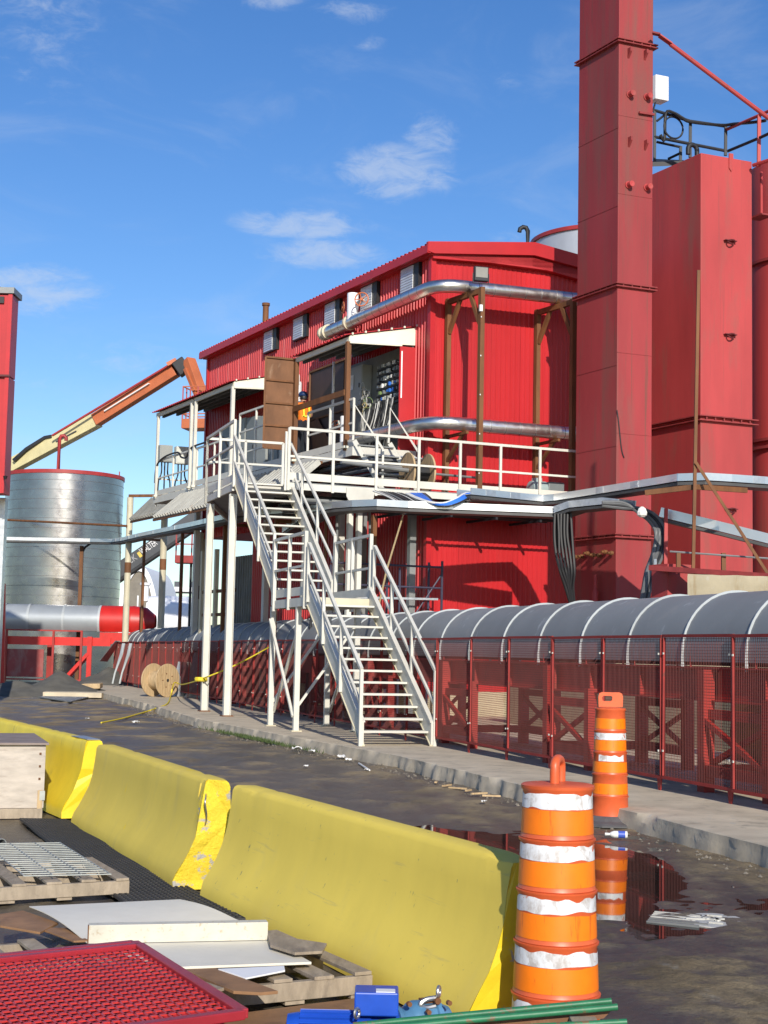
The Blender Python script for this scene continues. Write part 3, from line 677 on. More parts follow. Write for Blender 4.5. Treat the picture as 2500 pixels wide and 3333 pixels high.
mb = MB(); mb.bar(c0+s_*.035+V3((0,0,.089)), c1+s_*.035+V3((0,0,.089)), .074, .004); mb.build('web', 'white_painted', ch, bevel=.001)
mb = MB(); mb.box(c0+s_*.022+V3((0,0,.044)), .010, .040, .086, t_, s_); mb.build('rusty_end', 'rust_brown', ch)
for nm, px, z_, th, mat, lb in [
  ('loose_board', [(0,2975),(75,2963),(190,3003),(130,3034),(0,3012)], .175, .012, 'brown_ply', 'torn brown plywood offcut at the left edge behind the red panel'),
  ('loose_board', [(112,3018),(215,3020),(290,3060),(240,3062),(160,3032)], .170, .010, 'brown_ply', 'narrow brown plywood offcut tucked under the bowed white sheet'),
  ('loose_board', [(870,3040),(1064,3070),(1050,3095),(960,3100),(880,3075)], .195, .014, 'wood_grey', 'tilted grey board pointing right from under the white sheets'),
  ('loose_board', [(600,3155),(700,3150),(905,3225),(850,3230),(760,3225)], .155, .014, 'brown_ply', 'brown board sticking out from under the flat white board'),
  ('corrugated_offcut', [(710,3153),(925,3143),(928,3158),(800,3183)], .160, .008, 'tent_white', 'pale corrugated plastic offcut below the flat white board'),
  ('loose_board', [(640,3185),(730,3215),(640,3235),(600,3215)], .150, .014, 'wood_grey', 'short grey board end beside the red mesh panel corner')]:
    slabq(nm, px, [z_]*len(px), th, mat, lb, 'board', 'loose boards on the pallets')
# brown sheet below the pump
slabq('brown_sheet', [(560,3330),(760,3300),(1160,3248),(1330,3300),(1500,3420),(700,3500)], [.03]*6, .015, 'brown_ply', 'brown sheet lying on the ground under the blue motor', 'sheet')
# ------------------------------------------------------------------ red mesh panels
def meshpanel(bl, br, fr, fl_, label, nxm, nym, with_back):
    r = thing('mesh_panel', label, 'mesh panel', (bl+fr)/2, 'red mesh guard panels')
    mb = MB(); w_ = .045
    for nm, a_, b_ in (('back', bl, br), ('right', br, fr), ('front', fr, fl_)):
        m_ = MB(); m_.bar(a_, b_, w_, .035); m_.build('frame_bar', 'panel_frame', r, bevel=.004)
    ms = MB()
    X_ = (br-bl); Y_ = (fl_-bl)
    for i in range(nxm+1):
        f = i/nxm; a_ = bl+X_*f; b_ = a_+Y_*(1)*(1); ms.bar(a_, b_, .009, .006)
    for j in range(nym+1):
        f = j/nym; a_ = bl+Y_*f; ms.bar(a_, a_+X_, .016, .006)
    tag(ms.build('mesh', 'grating_red', r), kind='stuff')
    pl_ = MB(); z_ = V3((0,0,-.075)); pl_.add([bl+z_, br+z_, fr+z_, fl_+z_], [(0,1,2,3)])
    if with_back: pl_.build('back_sheet', 'panel_red', r)
    return r
br_ = gz(452, 3082, .36); fr_ = gz(790, 3300, .36); bl_ = gz(-20, 3131, .36)
Xp = bl_-br_; bl_ = br_+Xp*1.9; fl_ = fr_+(bl_-br_)
meshpanel(bl_, br_, fr_, fl_, 'red steel mesh panel lying on top at the lower left corner', 34, 20, True)
off = (br_-fr_).normalized()*.07+V3((0,0,-.045)); br2 = gz(436, 3074, .315); d2 = br2-br_
meshpanel(bl_+d2, br2, fr_+d2, fl_+d2, 'lower red steel mesh panel peeking out behind the top one', 34, 20, True)
mb = MB(); mb.box((br_+fl_)/2+V3((0,0,-.22)), 1.2, .9, .27); 
sp = thing('timber_stack', 'stack of grey timbers under the red mesh panels', 'timbers', (br_+fl_)/2+V3((0,0,-.36)))
for k in range(4):
    f = .08+.28*k; a_ = br_+(fr_-br_)*min(f,.97); m_ = MB(); m_.bar(a_+Xp*.04+V3((0,0,-.22)), a_+Xp*1.8+V3((0,0,-.22)), .09, .24); m_.build('timber', 'wood_grey', sp, bevel=.004)
# ------------------------------------------------------------------ motor, pump and green rails at the bottom edge
YM = 6.05
mo = thing('blue_motor', 'blue electric motor with a square terminal box and lifting eye at the bottom edge', 'motor', atY(1200, 3330, YM))
q = lambda px, py, Y=YM: atY(px, py, Y)
a_ = q(1155,3318,5.95); b_ = q(1294,3300,5.95); X_ = (b_-a_).normalized(); X_.z = 0; X_.normalize(); Y_ = V3((-X_.y, X_.x, 0)); c_ = (a_+b_)/2
mb = MB(); mb.box(c_+V3((0,0,.045))+Y_*.07, .172, .14, .090, X_, Y_); mb.build('terminal_box', 'blue_paint', mo, bevel=.006)
mb = MB(); mb.box(c_+V3((0,0,.0915))+Y_*.035+X_*.035, .075, .055, .003, X_, Y_); mb.build('rating_plate', 'label_white', mo)
ax0 = c_+Y_*.10+V3((0,0,-.105)); mb = MB(); mb.lathe(ax0-X_*.36, [(.02,0),(.085,.01),(.092,.05),(.092,.40),(.10,.42),(.10,.45),(.06,.46)], 28, Y_, V3((0,0,1)), X_); mb.build('housing', 'blue_paint', mo, smooth=True)
for k in range(9):
    mb = MB(); an = pi*.15+k*pi*.7/8; d_ = Y_*cos(an)+V3((0,0,sin(an))); mb.box(ax0-X_*.16+d_*.096, .28, .004, .014, X_, d_.cross(X_), d_); mb.build('fin', 'blue_paint', mo)
def eye(parent, c, r, th, d, mat):
    mb = MB(); u_ = V3((0,0,1)); mb.tube([c+d*(r*cos(2*pi*i/16))+u_*(r*sin(2*pi*i/16)) for i in range(16)], th, 8, closed=True); mb.build('lifting_eye', mat, parent, smooth=True)
eye(mo, q(1162,3298,5.93), .018, .006, X_*.5+Y_*.8, 'steel')
pu = thing('blue_pump', 'dull blue cast pump with a shackle on top beside the blue motor', 'pump', q(1390, 3330))
px0 = q(1330, 3300, 6.12); d_ = (X_*.93+Y_*.36).normalized(); e_ = V3((-d_.y, d_.x, 0))
for nm, pr in (('flange', [(.03,-.06),(.072,-.055),(.072,-.04),(.02,-.035)]), ('casing', [(.05,-.04),(.082,.0),(.090,.02),(.090,.05),(.082,.055),(.082,.10),(.092,.105),(.092,.125),(.075,.13),(.06,.17),(.03,.19),(.0,.19)])):
    mb = MB(); mb.lathe(px0-V3((0,0,.04)), pr, 28, e_, V3((0,0,1)), d_); mb.build(nm, 'blue_pump', pu, smooth=True)
mb = MB(); mb.box(px0+d_*.075+V3((0,0,.048)), .045, .05, .012, d_, e_); mb.build('worn_pad', 'rust_brown', pu)
eye(pu, q(1428,3228,6.12), .020, .007, d_*.6+e_*.8, 'steel')
mb = MB(); c_ = q(1425,3247,6.12); mb.tube([c_, c_-d_*.05+V3((0,0,-.004)), c_-d_*.075+V3((0,0,-.022)), c_-d_*.05+V3((0,0,-.036)), c_-d_*.01+V3((0,0,-.032))], .010, 8); mb.build('shackle', 'steel', pu, smooth=True)
mb = MB(); mb.lathe(c_-d_*.006-e_*.02+V3((0,0,-.01)), [(.013,0),(.013,.03)], 10, d_, V3((0,0,1)), e_); mb.build('shackle_pin', 'rust_brown', pu, smooth=True)
for k, (x, y) in enumerate([(1335,3270),(1398,3296),(1465,3266)]):
    mb = MB(); mb.lathe(q(x,y,6.03), [(.010,0),(.010,.02)], 8, d_, V3((0,0,1)), e_); mb.build('bolt', 'rust_brown', pu)
for lb, (xa, ya, xb, yb), Yg_, r_ in [('upper green rusty steel rail across the bottom edge', (1150,3338,1990,3258), 5.75, .0125), ('lower green rusty steel rail across the bottom edge', (1110,3358,2010,3277), 5.68, .013), ('short green rail at the bottom right of the motor', (1560,3352,2040,3326), 5.55, .012)]:
    mb = MB(); mb.tube([atY(xa,ya,Yg_), atY(xb,yb,Yg_)], r_, 12); tag(mb.build('green_rail', 'green_paint', smooth=True), lb, 'rail', 'green steel rails')
mb = MB(); mb.prism([atY(1500,3330,5.72), atY(1990,3290,5.72), atY(1965,3315,5.72), atY(1500,3370,5.72)], V3((0,.02,0))); tag(mb.build('rusty_plate', 'rust_plate'), 'rusty plate with green paint below the green rails', 'plate')

for k, (px, Y_, w_, lb) in enumerate([(1200,6.05,.42,'wide timber block under the blue motor at the bottom edge'),(1400,6.1,.34,'timber block under the dull blue pump at the bottom edge'),(1240,5.68,.10,'left timber bearer under the green rails'),(1900,5.68,.10,'right timber bearer under the green rails')]):
    zt_ = atY(px, 3333, Y_).z-.035 if k < 2 else atY(px, 3340 if k == 2 else 3292, 5.7).z-.02
    q = atY(px, 3333, Y_); mb = MB(); mb.box(V3((q.x, q.y+.04, zt_/2)), w_, .22 if k < 2 else .30, zt_-.004); tag(mb.build('timber_block', 'wood_grey', bevel=.004), lb, 'timber', 'timber blocks')
# ------------------------------------------------------------------ conveyor guard fence
FZ0, FZ1, FPW = .32, 1.92, 1.53
U_, Vc_ = C.u, C.v
o0 = V3((0,0,0))
fp = thing('fence_panel', '', 'fence', (0,0,0), 'red wire mesh guard panels along the conveyor')
for a_, b_ in (((0,FZ0),(FPW,FZ0)), ((0,FZ1),(FPW,FZ1)), ((.02,FZ0+.02),(.02,FZ1-.02)), ((FPW-.02,FZ0+.02),(FPW-.02,FZ1-.02))):
    mb = MB(); mb.bar(U_*a_[0]+V3((0,0,a_[1])), U_*b_[0]+V3((0,0,b_[1])), .030, .034); mb.build('frame_bar', 'fence_red', fp)
mb = MB(); nw = 44; nh = 50
for i in range(1, nw): 
    q = U_*(FPW*i/nw); mb.bar(q+V3((0,0,FZ0)), q+V3((0,0,FZ1)), .0040, .0040)
for j in range(1, nh):
    z = FZ0+(FZ1-FZ0)*j/nh; mb.bar(V3((0,0,z))+Vc_*.004, U_*FPW+V3((0,0,z))+Vc_*.004, .0040, .0052)
tag(mb.build('mesh', 'mesh_red', fp), kind='stuff')
for z in (.62, 1.72):
    for s_ in (.045, FPW-.045):
        mb = MB(); mb.box(U_*s_-Vc_*.024+V3((0,0,z)), .022, .012, .022, U_, Vc_); mb.build('bolt', 'white_steel', fp)
for s_ in (.06,):
    mb = MB(); mb.prism([U_*(s_-.05)+V3((0,0,FZ0-.015)), U_*(s_+.06)+V3((0,0,FZ0-.015)), U_*(s_+.03)+V3((0,0,SLAB)), U_*(s_-.02)+V3((0,0,SLAB))], Vc_*.012); mb.build('foot', 'fence_red', fp)
npan = 35
for k in range(npan):
    o = fp if k == 0 else copy_tree(fp)
    u0 = -4.42+k*1.545; q = C.P(u0, random.uniform(-.006,.006), random.uniform(-.006,.006)); o.location = q; o.rotation_euler = (random.uniform(-.006,.006), random.uniform(-.003,.003), random.uniform(-.006,.006))
    side = 'seen right of the far drum' if k in (1,2) else 'along the conveyor'
    o['label'] = 'red wire mesh guard panel %s, %s from the right edge' % (side, ORD[k])
# ------------------------------------------------------------------ conveyor hood
hd = thing('conveyor_hood', 'long grey half-round conveyor cover with pale hoops behind the red fence', 'conveyor cover', C.P(20, 1.25, 1.7))
HC, HZ, HR = 1.25, 1.74, .74
def arc(u, r, n_=18, a0=0, a1=pi): return [C.P(u, HC-r*cos(a0+(a1-a0)*i/n_), HZ+r*sin(a0+(a1-a0)*i/n_)) for i in range(n_+1)]
HU = [-.77+1.43*k for k in range(-4, 37)]
for k in range(len(HU)-1):
    a_ = arc(HU[k]+.004, HR); b_ = arc(HU[k+1]-.004, HR); mb = MB(); n_ = len(a_)
    lo1 = C.P(HU[k]+.004, HC-HR, HZ-.10); lo2 = C.P(HU[k+1]-.004, HC-HR, HZ-.10)
    mb.add([lo1]+a_+[lo2]+b_, [(i, i+1, n_+2+i, n_+1+i) for i in range(n_)]); mb.build('cover_panel', 'hood_grey', hd, smooth=True, angle=60)
for k, u in enumerate(HU):
    mb = MB(); pts = [C.P(u, HC-HR-.01, HZ-.20), C.P(u, HC-HR-.01, HZ-.05)]+arc(u, HR+.006, 26)+[C.P(u, HC+HR+.01, HZ-.2)]
    mb.sweep(pts, [(-.020,-.008),(.020,-.008),(.020,.006),(-.020,.006)], up=U_); mb.build('hoop', 'hoop_grey', hd)
    for dv in (-.16, .16):
        mb = MB(); mb.bar(C.P(u+dv, HC-HR+.01, HZ-.20), C.P(u+dv, HC-HR+.01, HZ-.04), .02); mb.build('bracket', 'fence_red', hd)
# ------------------------------------------------------------------ conveyor frame
fr = thing('belt_conveyor', 'red steel belt conveyor on legs with legs and cross braces seen through the fence', 'conveyor', C.P(20, 1.25, SLAB))
for v in (.58, 1.92):
    for k in range(13):
        u0 = -6+4.4*k; mb = MB()
        mb.bar(C.P(u0, v, 1.38), C.P(u0+4.38, v, 1.38), .05, .36); mb.build('side_beam', 'frame_red', fr)
        mb = MB(); mb.bar(C.P(u0, v-.05, 1.20), C.P(u0+4.38, v-.05, 1.20), .11, .02); mb.build('beam_flange', 'frame_red', fr)
        mb = MB(); mb.bar(C.P(u0, v-.05, 1.57), C.P(u0+4.38, v-.05, 1.57), .11, .02); mb.build('beam_flange', 'frame_red', fr)
for k in range(36):
    u = -6+1.45*k+.5; mb = MB(); mb.box(C.P(u, .535, 1.385), .015, .07, .34, U_, Vc_); mb.build('stiffener', 'frame_red', fr)
for k in range(13):
    u = .02+4.4*(k-1)
    for v in (.45, 1.9):
        mb = MB(); mb.vpost(C.P(u, v, SLAB), 1.55, .15, .14, U_, Vc_); mb.build('leg', 'frame_red', fr)
        mb = MB(); mb.vpost(C.P(u-1.35, v, SLAB), 1.25, .13, .13, U_, Vc_); mb.build('leg', 'frame_red', fr)
        mb = MB(); mb.bar(C.P(u, v, .42), C.P(u-1.35, v, .42), .10, .12); mb.build('tie_beam', 'frame_red', fr)
        mb = MB(); mb.bar(C.P(u, v+.02, 1.05), C.P(u-1.35, v+.02, 1.05), .08, .11); mb.build('tie_beam', 'frame_red', fr)
        mb = MB(); mb.bar(C.P(u, v-.04, 1.00), C.P(u-1.35, v-.04, .48), .05, .06); mb.build('brace', 'frame_red', fr)
        mb = MB(); mb.bar(C.P(u, v+.06, .48), C.P(u-1.35, v+.06, 1.00), .05, .06); mb.build('brace', 'frame_red', fr)
    mb = MB(); mb.bar(C.P(u, .5, .42), C.P(u, 1.9, .42), .1, .12); mb.build('tie_beam', 'frame_red', fr)
mb = MB(); mb.bar(C.P(-6, 1.25, 1.62), C.P(50, 1.25, 1.62), 1.0, .05); mb.build('belt', 'rubber', fr)
for k in range(26):
    u = -5+2.2*k; mb = MB(); mb.lathe(C.P(u, .65, 1.30), [(.06,0),(.06,1.2)], 10, U_, V3((0,0,1)), Vc_); mb.build('roller', 'grey_metal', fr, smooth=True)
# ------------------------------------------------------------------ low concrete wall and clutter behind the conveyor
mb = MB(); pts = []
for k in range(12):
    a_ = C.P(-7+k*2.0, 4.6, SLAB); tb = thing('x','x','x') if False else None
wl = thing('concrete_footing', 'stained low concrete footing wall behind the conveyor, below the red gable', 'wall', C.P(4, 4.6, SLAB))
for k in range(11):
    mb = MB(); c_ = C.P(-8+k*2.2+1.1, 4.75, SLAB+.45+.02*(k%2)); mb.box(c_, 2.18, .35+.02*(k%3), .9+.05*(k%2), U_, Vc_); mb.build('block', 'concrete_wall', wl, bevel=.02)
pl = thing('concrete_plinth', 'tall chipped concrete plinth behind the conveyor at the right edge', 'plinth', atY(2400, 2100, 27))
mb = MB(); a_ = atY(2238, 1868, 27.5); X_ = (atY(2500, 1903, 27.0)-a_); X_.z = 0; X_.normalize(); Y_ = V3((-X_.y, X_.x, 0)); zt = a_.z
n_ = 40; 
for i in range(n_+1):
    f = i/n_*6.0; c_ = V3((a_.x, a_.y, 0))+X_*f
    for (dy, z) in ((0, SLAB), (0, 1.0), (-.0, zt-.45), (.0, zt-.2), (.0, zt-.05), (.03, zt), (.9, zt)):
        mb.v.append(c_+Y_*(dy+.02*noise.noise(V3((f*3, z*3, 1)))+(.05*max(0, noise.noise(V3((f*1.2, z*2, 7)))) if zt-.5 < z < zt-.1 else 0))+V3((0,0,z+(.02*noise.noise(V3((f*4, 0, 2))) if z > 2 else 0)-(f*.03 if z > 2 else 0))))
k_ = 7
mb.f += [(i*k_+j, (i+1)*k_+j, (i+1)*k_+j+1, i*k_+j+1) for i in range(n_) for j in range(k_-1)]
mb.f.append(tuple(range(k_))); mb.build('body', 'concrete_wall', pl, smooth=True, angle=40)
# traffic cone behind the fence
cq = C.P(.62, 2.9, SLAB); cn = thing('traffic_cone', 'orange traffic cone with a white collar standing behind the fence', 'traffic cone', cq)
mb = MB(); mb.box(cq+V3((0,0,.02)), .36, .36, .04); mb.build('base', 'cone_orange', cn, bevel=.006)
mb = MB(); mb.lathe(cq+V3((0,0,.04)), [(.14,0),(.132,.02),(.030,.70),(.022,.72)], 20); mb.build('cone', 'cone_orange', cn, smooth=True)
for z0, z1 in ((.30,.42),(.50,.58)):
    mb = MB(); r_ = lambda z: .135-.1457*(z-.0)+.002; mb.lathe(cq+V3((0,0,.04)), [(r_(z0),z0),(r_(z1),z1)], 20, cap=False); mb.build('collar', 'white_tape', cn, smooth=True)
# caged liquid tote
tq = C.P(-2.1, 3.6, SLAB); to = thing('liquid_tote', 'white plastic liquid tote in a steel cage behind the right end of the fence', 'tote', tq)
mb = MB(); mb.box(tq+V3((0,0,.65)), 1.0, 1.1, .95, U_, Vc_); mb.build('tank', 'truck_white', to, bevel=.05)
mb = MB(); mb.box(tq+V3((0,0,.08)), 1.05, 1.15, .14, U_, Vc_); mb.build('pallet', 'grey_metal', to)
for k in range(7):
    s_ = -.5+k/6; 
    mb = MB(); mb.bar(tq+U_*s_-Vc_*.57+V3((0,0,.15)), tq+U_*s_-Vc_*.57+V3((0,0,1.18)), .018); mb.build('cage_bar', 'galv', to)
    mb = MB(); mb.bar(tq+Vc_*s_*1.1+U_*.52+V3((0,0,.15)), tq+Vc_*s_*1.1+U_*.52+V3((0,0,1.18)), .018); mb.build('cage_bar', 'galv', to)
for k in range(6):
    z = .18+k*.2; mb = MB(); mb.rail([tq+U_*.52+Vc_*.57+V3((0,0,z)), tq+U_*.52-Vc_*.57+V3((0,0,z)), tq-U_*.52-Vc_*.57+V3((0,0,z)), tq-U_*.52+Vc_*.57+V3((0,0,z))], .018); mb.build('cage_ring', 'galv', to)
# red hopper pieces behind the conveyor
for k, (u, v, w_, h_, lb) in enumerate([(3.2,3.4,.55,1.1,'leaning dark red steel chute behind the middle of the fence'),(2.3,3.5,.5,1.0,'dark red steel box chute beside the leaning one behind the fence'),(4.6,3.7,.9,.9,'rust-brown steel casing behind the fence left of the chutes')]):
    q = C.P(u, v, SLAB+.25); mb = MB(); mb.prism([q-U_*w_/2, q+U_*w_/2, q+U_*w_*.38+V3((0,0,h_)), q-U_*w_*.40+V3((0,0,h_))], Vc_*.5)
    o_ = mb.build('steel_chute', 'faded_red_flange' if k < 2 else 'rust_brown', bevel=.01); tag(o_, lb, 'chute', 'steel chutes behind the fence')
    mb = MB(); mb.box(C.P(u, v+.25, SLAB+.12), w_*.9, .45, .26, U_, Vc_); mb.build('skid', 'rust_brown', o_) if False else None
    st_ = MB(); st_.box(C.P(u, v+.25, SLAB+.124), w_*.9, .45, .248, U_, Vc_); x_ = st_.build('skid', 'rust_brown', o_, loc=o_.location)
# ------------------------------------------------------------------ ground cable spool, rope
def spool(c, axis_, R, w_, mat_core, label, r_core=.55, wound=None):
    axis_ = axis_.normalized(); X_ = V3((0,0,1)); Y_ = axis_.cross(X_)
    r = thing('cable_spool', label, 'cable spool', c-V3((0,0,R)))
    for s_ in (-1, 1):
        d_ = s_*w_/2
        fl = MB(); fl.lathe(c+axis_*d_, [(R*.06,-.022),(R*.99,-.022),(R,-.015),(R,.015),(R*.99,.022),(R*.06,.022)], 40, X_, Y_, axis_, cap=False); f_ = fl.build('flange', 'wood_pale', r, smooth=True, angle=40)
        for k in range(9):
            g = MB(); yy = (-4+k)*R*.21; hh = sqrt(max(0, R*R*.97-yy*yy)); g.box(c+axis_*(d_+s_*.0232)+Y_*yy, 2*hh, .006, .003, X_, Y_, axis_); g.build('plank_gap', 'brown_ply', f_, loc=parent_loc(f_))
        for k in range(5):
            an = k*2*pi/5+.3; g = MB(); g.lathe(c+axis_*(d_+s_*.024)+(X_*cos(an)+Y_*sin(an))*R*.42, [(.022,-.006),(.022,.006)], 10, X_, Y_, axis_); g.build('bolt', 'rust_brown', f_, loc=parent_loc(f_))
        hb = MB(); hb.lathe(c+axis_*(d_+s_*.022), [(R*.10,-.004),(R*.10,.004)], 14, X_, Y_, axis_); hb.build('hub_hole', 'dark_inside', f_)
    cm = MB(); cm.lathe(c, [(R*r_core,-w_/2+.02),(R*r_core,w_/2-.02)], 32, X_, Y_, axis_); cm.build('core', mat_core, r, smooth=True)
    return r
sp_ = gz(520, 2268, SLAB); R_ = .52
ax = V3((.80,-.60,0))
spool(V3((sp_.x, sp_.y, SLAB+R_)), ax, R_, .62, 'wood_pale', 'empty wooden cable spool standing on the slab at the far left of the fence')
rp = MB()
c_ = S.P(13.05, -.1, .95); a_ = V3((sp_.x+.35, sp_.y-.3, .55)); e_ = C.P(19.5, .0, 1.85)
rp.tube([gz(330,2352,.015), gz(400,2338,.02), gz(480,2315,.03), gz(515,2303,.14), gz(545,2290,.20), V3((sp_.x+.45, sp_.y-.75, .24)), V3((sp_.x+.5, sp_.y-.5, .62)), a_+V3((.3,-.2,.05)), a_*.5+c_*.5+V3((0,0,-.05)), c_, c_*.5+e_*.5+V3((0,0,-.06)), e_], .018, 7)
tag(rp.build('caution_rope', 'rope_yellow'), 'yellow rope tied round the white column and running over the spool to the ground', 'rope')
kn = MB(); kn.lathe(c_-V3((0,0,.05)), [(.14,0),(.16,.03),(.16,.07),(.14,.10)], 10); kn.build('knot', 'rope_yellow')
bpy.data.objects['knot'].parent = bpy.data.objects['caution_rope']; bpy.data.objects['knot'].location = bpy.data.objects['knot'].location-bpy.data.objects['caution_rope'].location
# ------------------------------------------------------------------ staircase
sr = thing('staircase', 'white steel staircase with a mid landing climbing from the slab to the platform', 'stairs', S.P(0, .57, SLAB))
WS = 1.15; ZL = 2.68; ZP = 5.50; ZPS = 5.62
def stringer(u0, z0, u1, z1, v):
    mb = MB(); d = V3((0,0,.0)); hgt = .34
    mb.prism([S.P(u0, v, z0-.04), S.P(u1, v, z1-.04), S.P(u1, v, z1+hgt-.02), S.P(u0, v, z0+hgt-.02)], S.v*.035); mb.build('stringer', 'white_steel', sr)
    mb = MB(); mb.prism([S.P(u0, v-.02, z0+hgt-.02), S.P(u1, v-.02, z1+hgt-.02), S.P(u1, v-.02, z1+hgt+.0), S.P(u0, v-.02, z0+hgt+.0)], S.v*.075); mb.build('stringer_flange', 'white_steel', sr)
    mb = MB(); mb.prism([S.P(u0, v-.02, z0-.06), S.P(u1, v-.02, z1-.06), S.P(u1, v-.02, z1-.04), S.P(u0, v-.02, z0-.04)], S.v*.075); mb.build('stringer_flange', 'cream_steel', sr)
for v in (-.035, WS):
    stringer(.0, SLAB+.06, 3.5, ZL-.12, v); stringer(6.1, ZL+.10, 10.2, ZPS-.10, v)
def flight(u0, z0, u1, z1, nst):
    for k in range(1, nst):
        f = k/nst; u = u0+(u1-u0)*f; z = z0+(z1-z0)*f
        mb = MB(); mb.box(S.P(u, WS/2, z+.03), .25, WS-.02, .035, S.u, S.v); mb.build('tread', 'white_steel', sr)
flight(-.05, SLAB, 3.55, ZL, 13); flight(6.05, ZL, 10.2, ZPS, 14)
mb = MB(); mb.box(S.P(4.8, WS/2, ZL-.02), 2.5, WS+.06, .04, S.u, S.v); mb.build('landing_deck', 'grey_metal', sr)
for v in (-.03, WS+.03):
    mb = MB(); mb.bar(S.P(3.52, v, ZL-.09), S.P(6.1, v, ZL-.09), .05, .16); mb.build('landing_beam', 'white_steel', sr)
    mb = MB(); mb.bar(S.P(3.62, v, ZL+.12), S.P(6.0, v, ZL+.12), .01, .16); mb.build('toe_board', 'white_steel', sr)
for u in (3.54, 6.08):
    mb = MB(); mb.bar(S.P(u, -.03, ZL-.09), S.P(u, WS+.03, ZL-.09), .05, .16); mb.build('landing_beam', 'cream_steel', sr)
for u in (4.3, 6.3):
    for v in (.0, WS+.02):
        mb = MB(); mb.vpost(S.P(u, v, SLAB), ZL-.12, .10, .10, S.u, S.v); mb.build('leg', 'white_steel', sr)
        mb = MB(); mb.box(S.P(u, v, SLAB+.01), .2, .2, .02, S.u, S.v); mb.build('foot_plate', 'cream_steel', sr)
for v in (.0, WS+.02):
    for zz in ((.45, 2.3), (2.3, .45)):
        mb = MB(); mb.bar(S.P(4.3, v-.06 if zz[0] < 1 else v+.06, zz[0]), S.P(6.3, v-.06 if zz[0] < 1 else v+.06, zz[1]), .05, .05); mb.build('brace', 'white_steel', sr)
for u in (4.3, 6.3):
    mb = MB(); mb.bar(S.P(u, 0, .6), S.P(u, WS, 2.2), .045); mb.build('brace', 'white_steel', sr)
RW = .055
for v in (-.06, WS+.06):
    zt = lambda u: (SLAB+1.25+(u)*(ZL-.12-SLAB)/3.5)
    # lower flight
    for (h_) in (1.18, .62):
        mb = MB(); pts = [S.P(.0, v, 1.40-(1.18-h_)), S.P(3.4, v, 3.64-(1.18-h_))]
        mb.rail(pts, RW if h_ > 1 else .042); mb.build('handrail', 'white_steel', sr)
    for u in (.0, 1.2, 2.35, 3.45):
        zb = SLAB+.05+u*.70; mb = MB(); mb.vpost(S.P(u, v, max(SLAB, zb-.06)), 1.40+u*.66, RW, RW, S.u, S.v); mb.build('post', 'white_steel', sr)
    # landing rails
    for z in (3.88, 3.26):
        mb = MB(); mb.rail([S.P(3.66, v, z), S.P(6.02, v, z)], RW if z > 3.5 else .045); mb.build('handrail', 'white_steel', sr)
    for u in (3.66, 4.85, 6.02):
        mb = MB(); mb.vpost(S.P(u, v, ZL-.22), 3.90, RW+.01, RW+.01, S.u, S.v); mb.build('post', 'white_steel', sr)
    # upper flight
    for h_ in (0, .56):
        mb = MB(); mb.rail([S.P(6.12, v, 4.03-h_), S.P(10.2, v, 6.57-h_)], RW if h_ == 0 else .042); mb.build('handrail', 'white_steel', sr)
    for u in (6.12, 7.5, 8.85, 10.15):
        f = (u-6.12)/4.08; mb = MB(); mb.vpost(S.P(u, v, ZL-.1+f*(ZPS-ZL-.1)), 4.03+f*2.54, RW, RW, S.u, S.v); mb.build('post', 'white_steel', sr)
# ------------------------------------------------------------------ elevated platform with railings
pf = thing('steel_platform', 'white railed steel platform on tall columns at the head of the stairs', 'platform', S.P(10.4, .5, SLAB))
A_ = S.P(13.45, 0, 0); B_ = S.P(10.2, 0, 0); C_ = S.P(10.2, WS+.05, 0); F0 = B.P(-1.6, -4.37); F1 = B.P(-1.6, 3.15); G1 = B.P(-.12, 3.15); G0 = B.P(-.12, -.05); G2 = B.P(6.5,-1.2)
poly = [A_, B_, C_, F0, F1, G1, G0, B.P(1.0, -1.9), B.P(8.2, -1.9)]
poly = [V3((q.x, q.y, ZP-.05)) for q in poly]
mb = MB(); mb.prism(poly, V3((0,0,.05))); mb.build('deck', 'grey_metal', pf)
for a_, b_ in ((A_, B_), (B_, C_), (F0, B.P(-1.6,-1.0)), (B.P(-1.6,-1.0), F1), (F1, G1), (A_, B.P(8.2,-1.9))):
    up = V3((0,0,1)); mb = MB(); mb.bar(V3((a_.x,a_.y,ZP-.10)), V3((b_.x,b_.y,ZP-.10)), .05, .15); mb.build('edge_beam', 'white_steel', pf)
    if a_ is not B_:
        mb = MB(); mb.bar(V3((a_.x,a_.y,ZP+.13)), V3((b_.x,b_.y,ZP+.13)), .012, .17); mb.build('toe_board', 'white_steel', pf)
def railing(parent, pts, zf, heights, nposts, w_=.06, mat='white_steel', below=.20):
    for h_ in heights:
        mb = MB(); mb.rail([V3((p.x, p.y, p.z+h_)) for p in pts], w_ if h_ == heights[0] else w_*.8); mb.build('rail', mat, parent)
    for (a, b), n_ in zip(zip(pts[:-1], pts[1:]), nposts):
        for k in range(n_+1):
            q = a+(b-a)*(k/n_) if n_ else a
            mb = MB(); mb.vpost(V3((q.x, q.y, q.z-below)), q.z+heights[0]+.01, w_, w_, S.u, S.v); mb.build('post', mat, parent)
Zv = V3((0,0,ZP))
railing(pf, [F0-B.u*.03+Zv, F1-B.u*.03+Zv], ZP, (1.22, .58), (7,))
railing(pf, [B_+S.u*.05-S.v*.05+Zv, A_-S.v*.05+Zv], ZP, (1.43, .85), (2,))
railing(pf, [A_-S.v*.05+Zv, A_+S.v*1.9+Zv], ZP, (1.43, .85), (2,))
railing(pf, [B.P(-1.55,-4.4)+Zv, C_+Zv], ZP, (1.12, .55), (1,))
